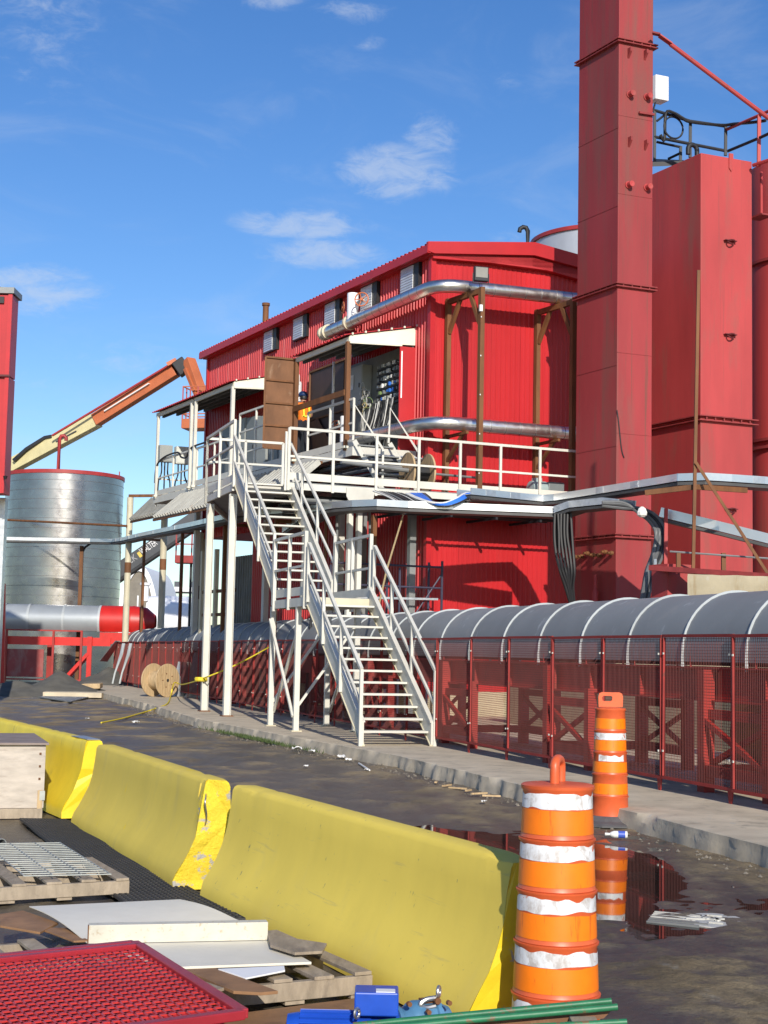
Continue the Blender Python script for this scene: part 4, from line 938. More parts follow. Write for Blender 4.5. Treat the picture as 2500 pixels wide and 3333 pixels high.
for u in (10.45, 13.05):
    q = S.P(u, 0, SLAB)
    for nm, w_, d_ in (('column', .16, .012), ):
        for sgn in (-1, 1):
            mb = MB(); mb.vpost(q+S.v*(.075*sgn), ZP-.25, .16, .014, S.u, S.v); mb.build('column_flange', 'white_steel', pf)
        mb = MB(); mb.vpost(q, ZP-.25, .014, .14, S.u, S.v); mb.build('column_web', 'white_steel', pf)
        mb = MB(); mb.box(q+V3((0,0,.012)), .28, .26, .024, S.u, S.v); mb.build('base_plate', 'rust_brown', pf)
        mb = MB(); mb.prism([S.P(u, -.09, ZP-.26), S.P(u-.35 if u > 11 else u-.01, -.09, ZP-.26), S.P(u, -.09, ZP-.62)], S.v*.012); mb.build('gusset', 'white_steel', pf)
for (u, v) in ((-1.4,-2.74), (-1.42,-2.52)):
    q = B.P(u, v, SLAB); mb = MB(); mb.vpost(q, ZP-.25, .11, .11, B.u, B.v); mb.build('column', 'white_steel', pf)
mb = MB(); q = B.P(-1.64, -2.62); mb.prism([q+B.v*.34+V3((0,0,ZP-.05)), q-B.v*.34+V3((0,0,ZP-.05)), q-B.v*.34+V3((0,0,ZP-.25)), q-B.v*.15+V3((0,0,ZP-.58)), q+B.v*.15+V3((0,0,ZP-.58)), q+B.v*.34+V3((0,0,ZP-.25))], -B.u*.02); mb.build('bracket_plate', 'white_steel', pf)
for k in range(6):
    v = -4.0+k*1.4; mb = MB(); mb.bar(B.P(-1.55, v, ZP-.14), B.P(-.15, v, ZP-.14), .08, .16); mb.build('joist', 'grey_metal', pf)
# short stair from platform up to the gallery
ss = thing('short_stair', 'short white ladder stair joining the platform to the cabinet gallery', 'stairs', B.P(-.9, -1.6, ZP))
z0_, z1_ = ZP, 6.72
for v_ in (-2.27, -1.35):
    lo = B.P(-.95, v_+.55, z0_+.05); hi = B.P(-.55, v_, z1_)
    mb = MB(); mb.bar(lo, hi, .03, .11); mb.build('stringer', 'white_steel', ss)
    mb = MB(); mb.rail([lo+V3((0,0,.95)), hi+V3((0,0,.85)), hi+B.v*(-.03)+V3((0,0,.0))], .05); mb.build('handrail', 'white_steel', ss)
    mb = MB(); mb.vpost(lo, lo.z+.95, .05, .05); mb.build('post', 'white_steel', ss)
for k in range(5):
    f = (k+.5)/5; a_ = B.P(-.95,-2.27+.55,z0_+.05)*(1-f)+B.P(-.55,-2.27,z1_)*f; mb = MB(); mb.bar(a_, a_+B.v*.92, .14, .03); mb.build('tread', 'grey_metal', ss)
# ------------------------------------------------------------------ red building
def corr(parent, name, o, e1, L1, e2, L2, nrm, pitch, depth, mat, pw=.9, th=None):
    """ribbed sheet: ribs run along e2, repeat along e1, one object per sheet of width pw"""
    e1 = e1.normalized(); e2 = e2.normalized(); npn = max(1, round(L1/pw)); w_ = L1/npn; outl = []
    for k in range(npn):
        nr = max(1, round(w_/pitch)); pt = w_/nr; prof = []
        for r in range(nr):
            s0 = r*pt; prof += [(s0, 0), (s0+pt*.55, 0), (s0+pt*.65, depth), (s0+pt*.90, depth)]
        prof.append((w_-.003, 0))
        mb = MB()
        for s_, d_ in prof:
            b_ = o+e1*(k*w_+s_)+nrm*(d_+.0015*(k%2)); mb.v += [b_, b_+e2*L2]
        mb.f = [(2*i, 2*i+2, 2*i+3, 2*i+1) for i in range(len(prof)-1)]
        outl.append(mb.build(name, mat, parent))
    return outl
Zu = V3((0,0,1))
bd_ = thing('red_building', 'tall narrow red corrugated metal building behind the stairs', 'building', B.P(7, 2.5, SLAB))
NL = -B.nv.normalized()
if NL.dot(B.v) > 0: NL = -NL
NG = -B.u
corr(bd_, 'siding_panel', B.P(15.6,0,5.4), -B.u, 15.6, Zu, 6.30, NL, .155, .028, 'red_siding', pw=.93)
corr(bd_, 'siding_panel', B.P(11.3,.02,.6), -B.u, 11.3, Zu, 4.8, NL, .155, .028, 'red_siding', pw=.94)
corr(bd_, 'siding_panel', B.P(0,0,.6), B.v, 5.0, Zu, 11.10, NG, .15, .013, 'red_siding', pw=.9)
mb = MB(); mb.prism([B.P(.06,.06,.2), B.P(11.2,.06,.2), B.P(11.2,4.95,.2), B.P(.06,4.95,.2)], V3((0,0,5.2))); mb.build('core_wall', 'red_trim', bd_)
mb = MB(); mb.prism([B.P(.06,.06,5.405), B.P(15.5,.06,5.405), B.P(15.5,4.95,5.405), B.P(.06,4.95,5.405)], V3((0,0,6.1))); mb.build('core_wall', 'red_trim', bd_)
mb = MB(); mb.prism([B.P(-.02,-.04,.17), B.P(11.4,-.04,.17), B.P(11.4,5,.17), B.P(-.02,5,.17)], V3((0,0,.6))); mb.build('foundation', 'concrete_wall', bd_)
mb = MB(); mb.bar(B.P(-.03,-.03,.6), B.P(-.03,-.03,11.7), .14, .14, B.u); mb.build('corner_trim', 'red_trim', bd_)
mb = MB(); mb.bar(B.P(15.62,-.03,5.4), B.P(15.62,-.03,11.7), .10, .12, B.u); mb.build('corner_trim', 'red_trim', bd_)
# roof
R0 = B.P(-.28,-.28,11.83); RR = B.P(-.28,2.7,12.19); sl_ = (RR-R0)
rt = MB(); rt.prism([B.P(-.2,-.2,11.78), B.P(-.2,2.7,12.13), B.P(-.2,5.25,11.82), B.P(-.2,5.25,11.6), B.P(-.2,-.2,11.6)], B.u*15.9); roof = rt.build('roof', 'red_roof', bd_)
corr(roof, 'roof_sheet', R0, B.u, 16.1, sl_, sl_.length, (B.u.cross(sl_)).normalized()*-1 if (B.u.cross(sl_)).z < 0 else B.u.cross(sl_).normalized(), .22, .045, 'red_roof', pw=1.1)
R1 = B.P(-.28,5.4,11.86); s2_ = B.P(-.28,2.7,12.19)-R1
corr(roof, 'roof_sheet', R1, B.u, 16.1, s2_, s2_.length, V3((0,0,1)), .22, .045, 'red_roof', pw=1.1)
mb = MB(); mb.bar(B.P(-.28,-.26,11.72), B.P(15.8,-.26,11.72), .10, .20); mb.build('eave_gutter', 'red_trim', bd_)
mb = MB(); mb.prism([B.P(-.30,-.30,11.66), B.P(-.30,-.30,11.90), B.P(-.30,2.7,12.26), B.P(-.30,5.4,11.92), B.P(-.30,5.4,11.58), B.P(-.30,2.7,11.92), B.P(-.30,-.12,11.62)], B.u*.10); mb.build('gable_fascia', 'red_trim', bd_)
mb = MB(); mb.prism([B.P(-.20,-.10,11.60), B.P(-.20,2.7,11.95), B.P(-.20,5.3,11.6), B.P(-.20,5.3,11.30), B.P(-.20,2.7,11.66), B.P(-.20,-.10,11.52)], B.u*.17); mb.build('gable_fascia', 'red_siding', bd_)
for k, u in enumerate((.79, 3.10, 5.39, 7.59, 9.84)):
    z0_, z1_ = 10.93, 11.60; w_ = .70
    lv = MB(); c_ = B.P(u+w_/2, -.055, (z0_+z1_)/2); lv.box(c_-B.u*.11, w_+.26, .11, z1_-z0_+.03, B.u, NL); lo = lv.build('louver', 'black_frame', bd_)
    for s_ in range(9):
        zz = z0_+.05+s_*(z1_-z0_-.08)/8.5
        mb = MB(); mb.prism([B.P(u+.02,-.113,zz-.036), B.P(u+.02,-.140,zz-.030), B.P(u+.02,-.128,zz+.036), B.P(u+.02,-.113,zz+.040)], B.u*(w_-.05)); mb.build('slat', 'louver_slat', lo)
ck = MB(); q = B.P(12.96,.9,11.9); ck.lathe(q, [(.10,0),(.10,1.15),(.13,1.15),(.13,1.24),(.10,1.24)], 18); tag(ck.build('stove_pipe', 'rust_brown', smooth=True), 'dark rusty stove pipe rising from the far end of the red roof', 'chimney')
# ------------------------------------------------------------------ gallery with canopies
vo = -1.76; ZG = 6.72
ga = thing('cabinet_gallery', 'white steel gallery along the long red wall carrying electrical cabinets', 'gallery', B.P(8, -1.0, SLAB))
mb = MB(); mb.prism([B.P(.55,vo,ZG-.06), B.P(15.45,vo,ZG-.06), B.P(15.45,-.06,ZG-.06), B.P(.55,-.06,ZG-.06)], Zu*.06); mb.build('deck', 'grey_metal', ga)
for u0, u1 in ((.5, 3.6), (3.62, 8.4), (8.42, 11.6), (11.62, 15.5)):
    mb = MB(); mb.bar(B.P(u0, vo-.03, ZG-.10), B.P(u1, vo-.03, ZG-.10), .06, .22); mb.build('edge_beam', 'white_steel', ga)
    mb = MB(); mb.bar(B.P(u0, vo-.03, ZG+.12), B.P(u1, vo-.03, ZG+.12), .012, .17); mb.build('toe_board', 'white_steel', ga)
for u in (.52, 15.48):
    mb = MB(); mb.bar(B.P(u, vo, ZG-.10), B.P(u, -.1, ZG-.10), .06, .22); mb.build('edge_beam', 'white_steel', ga)
Gp = lambda u, v=vo, z=ZG: B.P(u, v, z)
mb = MB(); mb.prism([B.P(3.6,vo+.02,ZG+.01), B.P(8.4,vo+.02,ZG+.01), B.P(8.4,-.2,ZG+.01), B.P(3.6,-.2,ZG+.01)], Zu*.20); mb.build('raised_deck', 'grey_metal', ga)
railing(ga, [Gp(.6), Gp(3.3)], 0, (1.22, .62), (2,), .055, below=.1)
railing(ga, [Gp(4.4), Gp(8.1)], 0, (1.83, 1.28, .66), (3,), .055, below=.1)
railing(ga, [Gp(8.6), Gp(11.6)], 0, (1.22, .62), (2,), .055, below=.3)
railing(ga, [Gp(12.2), Gp(15.4)], 0, (1.22, .62), (2,), .055, below=.3)
railing(ga, [Gp(15.4), Gp(15.4, -.6)], 0, (1.22, .62), (1,), .055, below=.2)
for (u, v) in ((4.2,-.35),(9.3,-.35),(12.6,-.35),(15.3,-.35)):
    mb = MB(); mb.vpost(B.P(u, v, SLAB), ZG-.2, .18, .16, B.u, B.v); mb.build('column', 'white_steel', ga)
# corrugated awnings sloping out under the gallery
aw = thing('corrugated_awning', 'sloping weathered corrugated awnings under the gallery', 'awning', B.P(10, -2.5, 5.6))
for (u0, u1) in ((9.2, 12.6), (5.6, 9.1), (2.2, 5.5)):
    o_ = B.P(u1, -2.75, 5.70); top = B.P(u1-.0, -1.85, 6.48); e2_ = top-o_
    nn = e2_.cross(B.u); nn = nn if nn.z > 0 else -nn
    corr(aw, 'awning_sheet', o_, -B.u, u1-u0, e2_, e2_.length, nn.normalized(), .25, .15, 'awning_metal', pw=1.1)
    mb = MB(); mb.bar(o_, o_-B.u*(u1-u0), .05, .07); mb.build('rusty_edge', 'rust_brown', aw)
    mb = MB(); mb.bar(top+V3((0,0,.03)), top-B.u*(u1-u0)+V3((0,0,.03)), .05, .07); mb.build('rusty_edge', 'rust_brown', aw)
    for q in (o_, o_-B.u*(u1-u0)*.97):
        mb = MB(); mb.bar(q+V3((0,0,.06)), q+e2_+V3((0,0,.06)), .09, .05); mb.build('cream_batten', 'cream_steel', aw)
# lean-to roof and its columns beyond the end of the building
lt = thing('lean_to_roof', 'corrugated lean-to roof on cream columns in front of the telehandler boom', 'lean-to', atY(520, 2040, 61))
p0_ = atY(426,1699,63.5); up_ = atY(498,1631,63)-p0_; nn = up_.cross(B.u); nn = nn if nn.z > 0 else -nn
corr(lt, 'roof_sheet', p0_, -B.u, 10.5, up_, up_.length, nn.normalized(), .34, .20, 'awning_metal', pw=1.36)
for q in (p0_, p0_+up_):
    mb = MB(); mb.bar(q, q-B.u*10.5, .07, .09); mb.build('rusty_edge', 'rust_brown', lt)
for t_ in (0, 3.3, 6.6):
    mb = MB(); mb.bar(p0_-B.u*t_+V3((0,0,.09)), p0_-B.u*t_+up_+V3((0,0,.09)), .16, .06); mb.build('batten', 'cream_steel', lt)
for px, pyt, Y_ in ((416,1619,64.5),(530,1598,61.5),(657,1735,50.5)):
    q = atY(px, 1850, Y_); zt_ = atY(px, pyt, Y_).z; mb = MB(); mb.lathe(V3((q.x,q.y,0)), [(.14,0),(.14,zt_)], 14); mb.build('column', 'cream_steel', lt, smooth=True)
    mb = MB(); mb.lathe(V3((q.x,q.y,zt_*.60)), [(.143,0),(.143,.45)], 14, cap=False); mb.build('rust_collar', 'rust_brown', lt, smooth=True)
q = atY(530,1598,61.5); mb = MB(); mb.bar(q, q+V3((1.6,-.4,0)), .12, .14); mb.build('top_beam', 'cream_steel', lt)
q = atY(420,1614,64.5); mb = MB(); mb.bar(q, q+V3((1.5,-.4,0)), .10, .12); mb.build('top_beam', 'rust_brown', lt)
# canopies
def canopy(u0, u1, z0, z1, label, posts, end_face, ribw=.18):
    r = thing('canopy', label, 'canopy', B.P((u0+u1)/2, vo, ZG))
    o_ = B.P(u0-.08, vo-.18, z0-.02); e2_ = B.P(u0-.08, 0, z1)-o_; nn = B.u.cross(e2_); nn = nn if nn.z > 0 else -nn
    corr(r, 'roof_sheet', o_, B.u, u1-u0+.16, e2_, e2_.length, nn.normalized(), ribw, .035, 'red_roof', pw=1.0)
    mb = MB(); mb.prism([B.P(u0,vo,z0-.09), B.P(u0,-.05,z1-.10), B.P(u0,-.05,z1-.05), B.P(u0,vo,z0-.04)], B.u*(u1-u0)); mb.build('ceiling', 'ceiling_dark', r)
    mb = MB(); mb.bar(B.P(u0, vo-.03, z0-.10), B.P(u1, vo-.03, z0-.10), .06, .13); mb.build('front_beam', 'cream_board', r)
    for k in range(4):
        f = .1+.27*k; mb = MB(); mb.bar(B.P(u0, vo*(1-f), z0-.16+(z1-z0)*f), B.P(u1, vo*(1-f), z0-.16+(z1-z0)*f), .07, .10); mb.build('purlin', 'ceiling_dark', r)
    if end_face:
        mb = MB(); mb.prism([B.P(u0-.02,vo-.05,z0-.17), B.P(u0-.02,.02,z0-.09), B.P(u0-.02,.04,z1-.01), B.P(u0-.02,vo-.05,z0-.01)], B.u*.03); mb.build('end_fascia', 'cream_board', r)
        mb = MB(); mb.bar(B.P(u0-.03,vo-.05,z0-.19), B.P(u0-.03,-.4,z0-.13), .05, .05); mb.build('end_rail', 'cream_board', r)
        for k in range(6):
            f = k/5; mb = MB(); mb.box(B.P(u0-.055, vo*(1-f), z0+.03+(z1-z0)*f), .05, .035, .05, B.u, B.v); mb.build('bolt_head', 'cream_board', r)
    for (u, mat, w_) in posts:
        mb = MB(); mb.vpost(B.P(u, vo-.05, ZG-.05), z0-.16, w_, w_, B.u, B.v); mb.build('post', mat, r)
        mb = MB(); mb.box(B.P(u, vo-.05, ZG+.03), w_*1.9, w_*1.9, .06, B.u, B.v); mb.build('shoe', 'cream_board', r)
    return r
c2 = canopy(.82, 4.1, 9.58, 9.97, 'red roofed canopy with cream end board over the open cable room', [(.88,'rust_brown',.11),(4.03,'rust_brown',.11)], True)
mb = MB(); mb.bar(B.P(.9, vo-.11, 8.13), B.P(4.0, vo-.11, 8.13), .05, .15); mb.build('rusty_beam', 'rust_brown', c2)
c1 = canopy(8.55, 11.85, 9.60, 10.0, 'red roofed canopy on white posts next to the rusty door', [(8.6,'white_steel',.10),(11.72,'white_steel',.09)], True)
c0_ = canopy(11.95, 15.5, 9.60, 10.0, 'leftmost red roofed canopy on white posts, over two grey boxes', [(12.08,'white_steel',.09),(15.3,'white_steel',.085)], False)
# ------------------------------------------------------------------ cable room
wl_ = thing('room_end_wall', 'flat bright red end wall of the cable room beside the rack', 'wall', B.P(.8,-.2,ZG))
mb = MB(); mb.box(B.P(.80,-.22,8.05), .04, .46, 2.75, B.u, B.v); mb.build('panel', 'red_trim', wl_)
mb = MB(); mb.bar(B.P(.775,-.40,8.1), B.P(.775,-.40,9.3), .03, .03); mb.build('tube_lamp', 'label_white', wl_)
mb = MB(); mb.box(B.P(2.7,-.055,8.1), 3.7, .02, 2.9, B.u, NL); mb.build('back_board', 'cab_back', wl_)
def cabinet(name, u0, u1, z0, z1, d, mat, label, v0=-.08, door=True, group='electrical cabinets'):
    r = thing(name, label, 'cabinet', B.P((u0+u1)/2, v0-d/2, z0), group)
    c_ = B.P((u0+u1)/2, v0-d/2, (z0+z1)/2); mb = MB(); mb.box(c_, u1-u0, d, z1-z0, B.u, NL); mb.build('case', mat, r, bevel=.01)
    if door:
        mb = MB(); mb.box(c_+NL*(d/2+.008), u1-u0-.05, .014, z1-z0-.06, B.u, NL); mb.build('door', mat, r, bevel=.004)
        mb = MB(); mb.box(c_+NL*(d/2+.025)+B.u*((u1-u0)*-.36), .03, .02, .12, B.u, NL); mb.build('handle', 'black_steel', r)
    return r
cb = cabinet('wall_cabinet', 3.08, 4.14, 8.25, 9.35, .28, 'cab_grey', 'grey wall cabinet with a framed print hanging in the cable room')
mb = MB(); mb.box(B.P(3.72,-.39,8.93), .34, .006, .40, B.u, NL); mb.build('print_frame', 'label_white', cb)
mb = MB(); mb.box(B.P(3.72,-.395,8.96), .22, .006, .22, B.u, NL); mb.build('print', 'cab_light', cb)
rk = thing('terminal_rack', 'open terminal rack crowded with relays and cable ends at the right of the cable room', 'rack', B.P(2.0,-.2,8.2))
mb = MB(); mb.box(B.P(2.0,-.10,8.68), 1.28, .06, 1.10, B.u, NL); mb.build('back_plate', 'cab_dark', rk)
for j in range(6):
    z = 8.22+j*.175
    mb = MB(); mb.box(B.P(2.0,-.15,z), 1.22, .05, .035, B.u, NL); mb.build('wire_duct', 'black_steel', rk)
    for k in range(11):
        if random.random() < .2: continue
        u = 1.45+k*.105+random.uniform(-.02,.02); mat = random.choice(['cab_light','black_steel','cab_dark','label_white','cable_blue' if j < 3 else 'cab_dark','cable_green' if j == 1 else 'cab_grey'])
        mb = MB(); mb.box(B.P(u,-.17,z+.085), random.uniform(.04,.09), .07, random.uniform(.05,.11), B.u, NL); mb.build('relay', mat, rk)
cbn = thing('hanging_cables', 'thick bunch of black and grey cables hanging below the terminal rack', 'cables', B.P(2.1,-.3,7.2))
for k in range(34):
    u = 1.38+k*.04+random.uniform(-.02,.02); d_ = random.uniform(-.12,.02); mb = MB(); dr_ = random.uniform(.2,.55)
    mb.tube([B.P(u,-.22+d_,8.22), B.P(u+.03,-.25+d_,7.95), B.P(u+dr_*.4,-.28+d_,7.6), B.P(u+dr_,-.30+d_,7.2), B.P(u+dr_*1.3,-.3+d_,6.75)], .016, 5); mb.build('cable', random.choice(['cable_black','cable_black','cable_black','cable_grey','cable_grey','cable_black','cable_white']), cbn, smooth=True)
tw = thing('loose_wires', 'tangle of stripped white and green wire loops hanging in the cable room', 'wires', B.P(2.6,-.5,8.0))
for k in range(16):
    c_ = B.P(2.75+random.uniform(-.2,.15),-.45+random.uniform(-.1,.1),8.35+random.uniform(-.25,.45)); rr = random.uniform(.06,.17); tl = random.uniform(.5,1.2); mb = MB(); d_ = B.u*random.uniform(.5,1)+NL*random.uniform(-.5,.5); d_.normalize()
    pts = [c_+d_*(rr*cos(a*.6))+Zu*(rr*sin(a*.6)) for a in range(10)]+[B.P(2.8+random.uniform(-.08,.08),-.45,8.0), B.P(2.85+random.uniform(-.1,.1),-.45,8.0-tl)]
    mb.tube(pts, .008, 5); mb.build('wire', random.choice(['cable_white','cable_white','cable_green','cable_black','rope_tan']), tw, smooth=True)
def platedoor(name, pts, nrm, mat, label, rows=4):
    """steel door leaf: corners bl, br, tr, tl"""
    bl, br, tr, tl = pts; r = thing(name, label, 'door', (bl+br)/2); mb = MB(); mb.prism([bl, br, tr, tl], nrm*.03); mb.build('leaf', mat, r)
    for k in range(rows+1):
        f = k/rows; mb = MB(); mb.bar(bl+(tl-bl)*f-nrm*.02, br+(tr-br)*f-nrm*.02, .05, .05); mb.build('rib', 'rust_brown', r)
    for a_, b_ in ((bl, tl), (br, tr)):
        mb = MB(); mb.bar(a_-nrm*.015, b_-nrm*.015, .05, .05); mb.build('stile', 'rust_brown', r)
    return r
platedoor('steel_door', [B.P(4.12,-1.80,7.05), B.P(4.12,-2.65,7.05), B.P(4.12,-2.65,9.50), B.P(4.12,-1.80,9.50)], B.u, 'rust_plate', 'open rusty brown steel door standing out from the gallery')
platedoor('steel_door', [B.P(4.6,-.14,6.9), B.P(6.9,-.14,6.9), B.P(6.9,-.14,9.75), B.P(4.6,-.14,9.75)], -NL, 'dark_plate', 'wide dark brown steel door at the back of the gallery behind the worker', 2)
mb = MB(); mb.prism([B.P(4.65,-.19,6.9), B.P(6.3,-.19,6.9), B.P(6.75,-.19,8.25), B.P(6.2,-.19,8.3)], NL*.01); mb.build('bare_patch', 'rust_plate', bpy.data.objects['steel_door.001'])
mb = MB(); mb.vpost(B.P(6.2,-1.2,ZG), 9.75, .16, .14, B.u, B.v); tag(mb.build('cream_post', 'cream_board'), 'cream square post between the rusty door and the white cylinder', 'post')
mb = MB(); mb.vpost(B.P(4.35,-.6,ZG), 9.6, .05, .05, B.u, B.v); tag(mb.build('white_conduit', 'label_white'), 'thin white conduit rising in front of the dark door', 'conduit')
cy = thing('gas_cylinder', 'tall white cylinder with a wire handle standing behind the worker', 'cylinder', B.P(6.3,-.75,ZG+1.6))
q = B.P(6.3,-.8,ZG); mb = MB(); mb.lathe(q, [(.13,0),(.13,2.55),(.12,2.6),(.0,2.61)], 18); mb.build('body', 'truck_white', cy, smooth=True)
mb = MB(); mb.tube([q+B.u*.13+Zu*2.5, q+B.u*.13+Zu*2.75, q+Zu*2.85, q-B.u*.13+Zu*2.75, q-B.u*.13+Zu*2.5], .015, 6); mb.build('handle', 'cable_white', cy, smooth=True)
# white capped valve stack with orange wheel on the gallery floor
lv = thing('floor_valve', 'white insulated valve body with orange handwheel low at the front of the gallery', 'valve', B.P(1.25,-1.2,ZG))
q = B.V(1118,1434,-1.1)
mb = MB(); mb.lathe(q, [(.095,-.2),(.095,.22),(.088,.24),(.088,.36),(.095,.38),(.095,.62),(.09,.64),(0,.65)], 18); mb.build('body', 'truck_white', lv, smooth=True)
for k in range(9):
    mb = MB(); a_ = k*.7; mb.box(q+B.u*(.16+.05*(k%3))+Zu*(.25+.035*k)+B.v*(.05*sin(a_)), .05, .05, .05); mb.build('bolt', 'zinc_bar', lv)
def handwheel(parent, c, nrm, R, mat='orange_lift'):
    nrm = nrm.normalized(); X_ = nrm.cross(Zu).normalized(); Y_ = X_.cross(nrm); mb = MB()
    mb.tube([c+X_*(R*cos(2*pi*i/20))+Y_*(R*sin(2*pi*i/20)) for i in range(20)], R*.10, 7, closed=True)
    for k in range(5):
        a_ = 2*pi*k/5; mb.bar(c, c+X_*(R*cos(a_))+Y_*(R*sin(a_)), R*.12, R*.10)
    mb.lathe(c, [(R*.2,-.03),(R*.2,.03)], 10, X_, Y_, nrm); mb.build('handwheel', mat, parent, smooth=False)
handwheel(lv, q+B.u*.5+Zu*.45, V3((-.3,-1,.1)), .14)
# ------------------------------------------------------------------ cabinets along the gallery
for k, (u0, u1, z0, z1, mat, lb) in enumerate([(6.95,7.75,ZG+.25,8.7,'cab_grey','grey floor cabinet just left of the rusty door'),(7.8,8.5,ZG+.2,8.75,'cab_dark','dark grey floor cabinet behind the white canopy post'),(8.7,9.5,ZG+.2,8.72,'cab_grey','mid grey floor cabinet with lever handle under the middle canopy'),
   (9.6,10.3,ZG+.2,8.8,'cab_dark','narrow dark cabinet under the middle canopy, left of the lever-handled one'),(10.4,11.3,ZG+.1,8.85,'cab_grey','tall grey cabinet at the left of the middle canopy'),(11.4,12.4,ZG+.1,8.75,'cab_dark','dark tall cabinet nearest the gap between the canopies')]):
    cabinet('floor_cabinet', u0, u1, z0, z1, .55, mat, lb, v0=-.15)
    for s_ in (u0+.06, u1-.06):
        mb = MB(); mb.vpost(B.P(s_,-.4,ZG), z0, .06, .06); mb.build('leg', 'cab_dark', bpy.data.objects[[o.name for o in bpy.data.objects if o.name.startswith('floor_cabinet')][-1]])
def endbox(px0, px1, py0, py1, mat, label):
    a_ = B.U(px0, py1, 15.0); b_ = B.U(px1, py1, 15.0); c_ = B.U(px0, py0, 15.0); r = thing('junction_box', label, 'box', (a_+b_)/2, 'junction boxes at the gallery end')
    X_ = (b_-a_); X_.z = 0; w_ = X_.length; X_.normalize(); h_ = c_.z-a_.z
    mb = MB(); mb.box((a_+b_)/2+B.u*.15+Zu*h_/2, w_, .25, h_, X_, B.u); mb.build('case', mat, r, bevel=.01)
    mb = MB(); mb.box((a_+b_)/2+B.u*.015+Zu*h_/2, w_-.06, .02, h_-.06, X_, B.u); mb.build('cover', mat, r)
    for k in range(3):
        q = a_+X_*(w_*(.25+.25*k))+B.u*.15; mb = MB(); mb.tube([q, q-Zu*.35, q-Zu*.6+X_*.08*(k-1), q-Zu*.95+X_*.1*(k-1)], .025, 6); mb.build('cable', 'cable_black', r, smooth=True)
endbox(521, 562, 1448, 1503, 'cab_grey', 'darker grey junction box at the far left end of the gallery')
endbox(574, 618, 1453, 1510, 'cab_light', 'pale junction box beside the darker one at the gallery end')
mb = MB(); mb.tube([B.P(15.45,vo-.05,7.2), B.P(15.3,vo-.06,7.75), B.P(14.6,vo-.05,7.98), B.P(13.3,vo-.05,8.0), B.P(12.9,vo-.06,7.8), B.P(12.4,vo-.06,7.75), B.P(12.0,vo-.06,8.0), B.P(10.6,vo-.06,8.03), B.P(9.4,vo-.06,8.05), B.P(8.9,vo-.06,7.7)], .03, 7); tag(mb.build('draped_cable', 'cable_black', smooth=True), 'black cable draped along the top rail of the gallery', 'cable')
# ------------------------------------------------------------------ ducts
def duct(name, pts, r_, label, seams=True, mat='duct_metal'):
    t_ = thing(name, label, 'pipe', pts[0]); mb = MB(); mb.tube(pts, r_, 20); mb.build('shell', mat, t_, smooth=True, angle=60)
    acc = 0; 
    for a, b in zip(pts[:-1], pts[1:]):
        ln = (b-a).length
        if ln < .9: continue
        d_ = (b-a)/ln; X_ = d_.cross(Zu).normalized(); Y_ = X_.cross(d_); k = int(ln/.42)
        for i in range(1, k+1):
            mb = MB(); mb.lathe(a+d_*(ln*i/(k+.5)), [(r_+.001,-.008),(r_+.004,0),(r_+.001,.008)], 20, X_, Y_, d_, cap=False); mb.build('seam', 'seam_dark', t_, smooth=True)
    return t_
def elbow(p0, pc, p1, n_=7):
    return [(p0*(1-f)+pc*f)*(1-f)+(pc*(1-f)+p1*f)*f for f in [i/n_ for i in range(n_+1)]]
vd = -.36; zd = 10.66
ud = duct('upper_duct', [B.P(5.6,vd,zd-.04)]+elbow(B.P(-.35,vd,zd), B.P(-.93,vd,zd), B.P(-.93,vd+.62,zd+.02))+[B.P(-.93,4.4,zd+.08)], .168, 'large silver insulated duct bending round the top corner of the red building')
for u, w_ in ((5.55,.20),(5.30,.21),(3.95,.205)):
    mb = MB(); mb.lathe(B.P(u,vd,zd-.03), [(w_-.03,-.05),(w_,-.045),(w_,.045),(w_-.03,.05)], 22, Zu, NL, B.u); mb.build('flange', 'cream_steel', ud, smooth=True, angle=40)
va = thing('duct_valve', 'white insulated valve with orange handwheels on top of the upper duct', 'valve', B.P(3.75,vd,zd))
mb = MB(); mb.lathe(B.P(3.72,vd-.02,zd), [(.155,0),(.155,.72),(.15,.74),(0,.75)], 20); mb.build('body', 'truck_white', va, smooth=True)
handwheel(va, B.P(2.98,vd-.12,zd+.42), V3((-.25,-1,.05)), .185)
mb = MB(); mb.tube([B.P(2.98,vd-.08,zd+.42), B.P(3.5,vd,zd+.42)], .05, 8); mb.build('stem', 'zinc_bar', va, smooth=True)
handwheel(va, B.P(4.25,vd-.05,zd+.45), V3((-1,-.2,.0)), .16)
ld_ = duct('lower_duct', [B.P(3.6,-.55,7.30)]+elbow(B.P(-.1,-.5,7.27), B.P(-.93,-.45,7.27), B.P(-.93,.25,7.27))+[B.P(-.93,3.35,7.27)], .172, 'silver insulated duct bending round the building corner above the platform')
mb = MB(); mb.lathe(B.P(-.93,3.2,7.27), [(.16,0),(.17,.0),(.17,.30),(.20,.31),(.20,.36),(.1,.36)], 20, Zu, B.u, B.v); mb.build('end_flange', 'steel', ld_, smooth=True, angle=40)
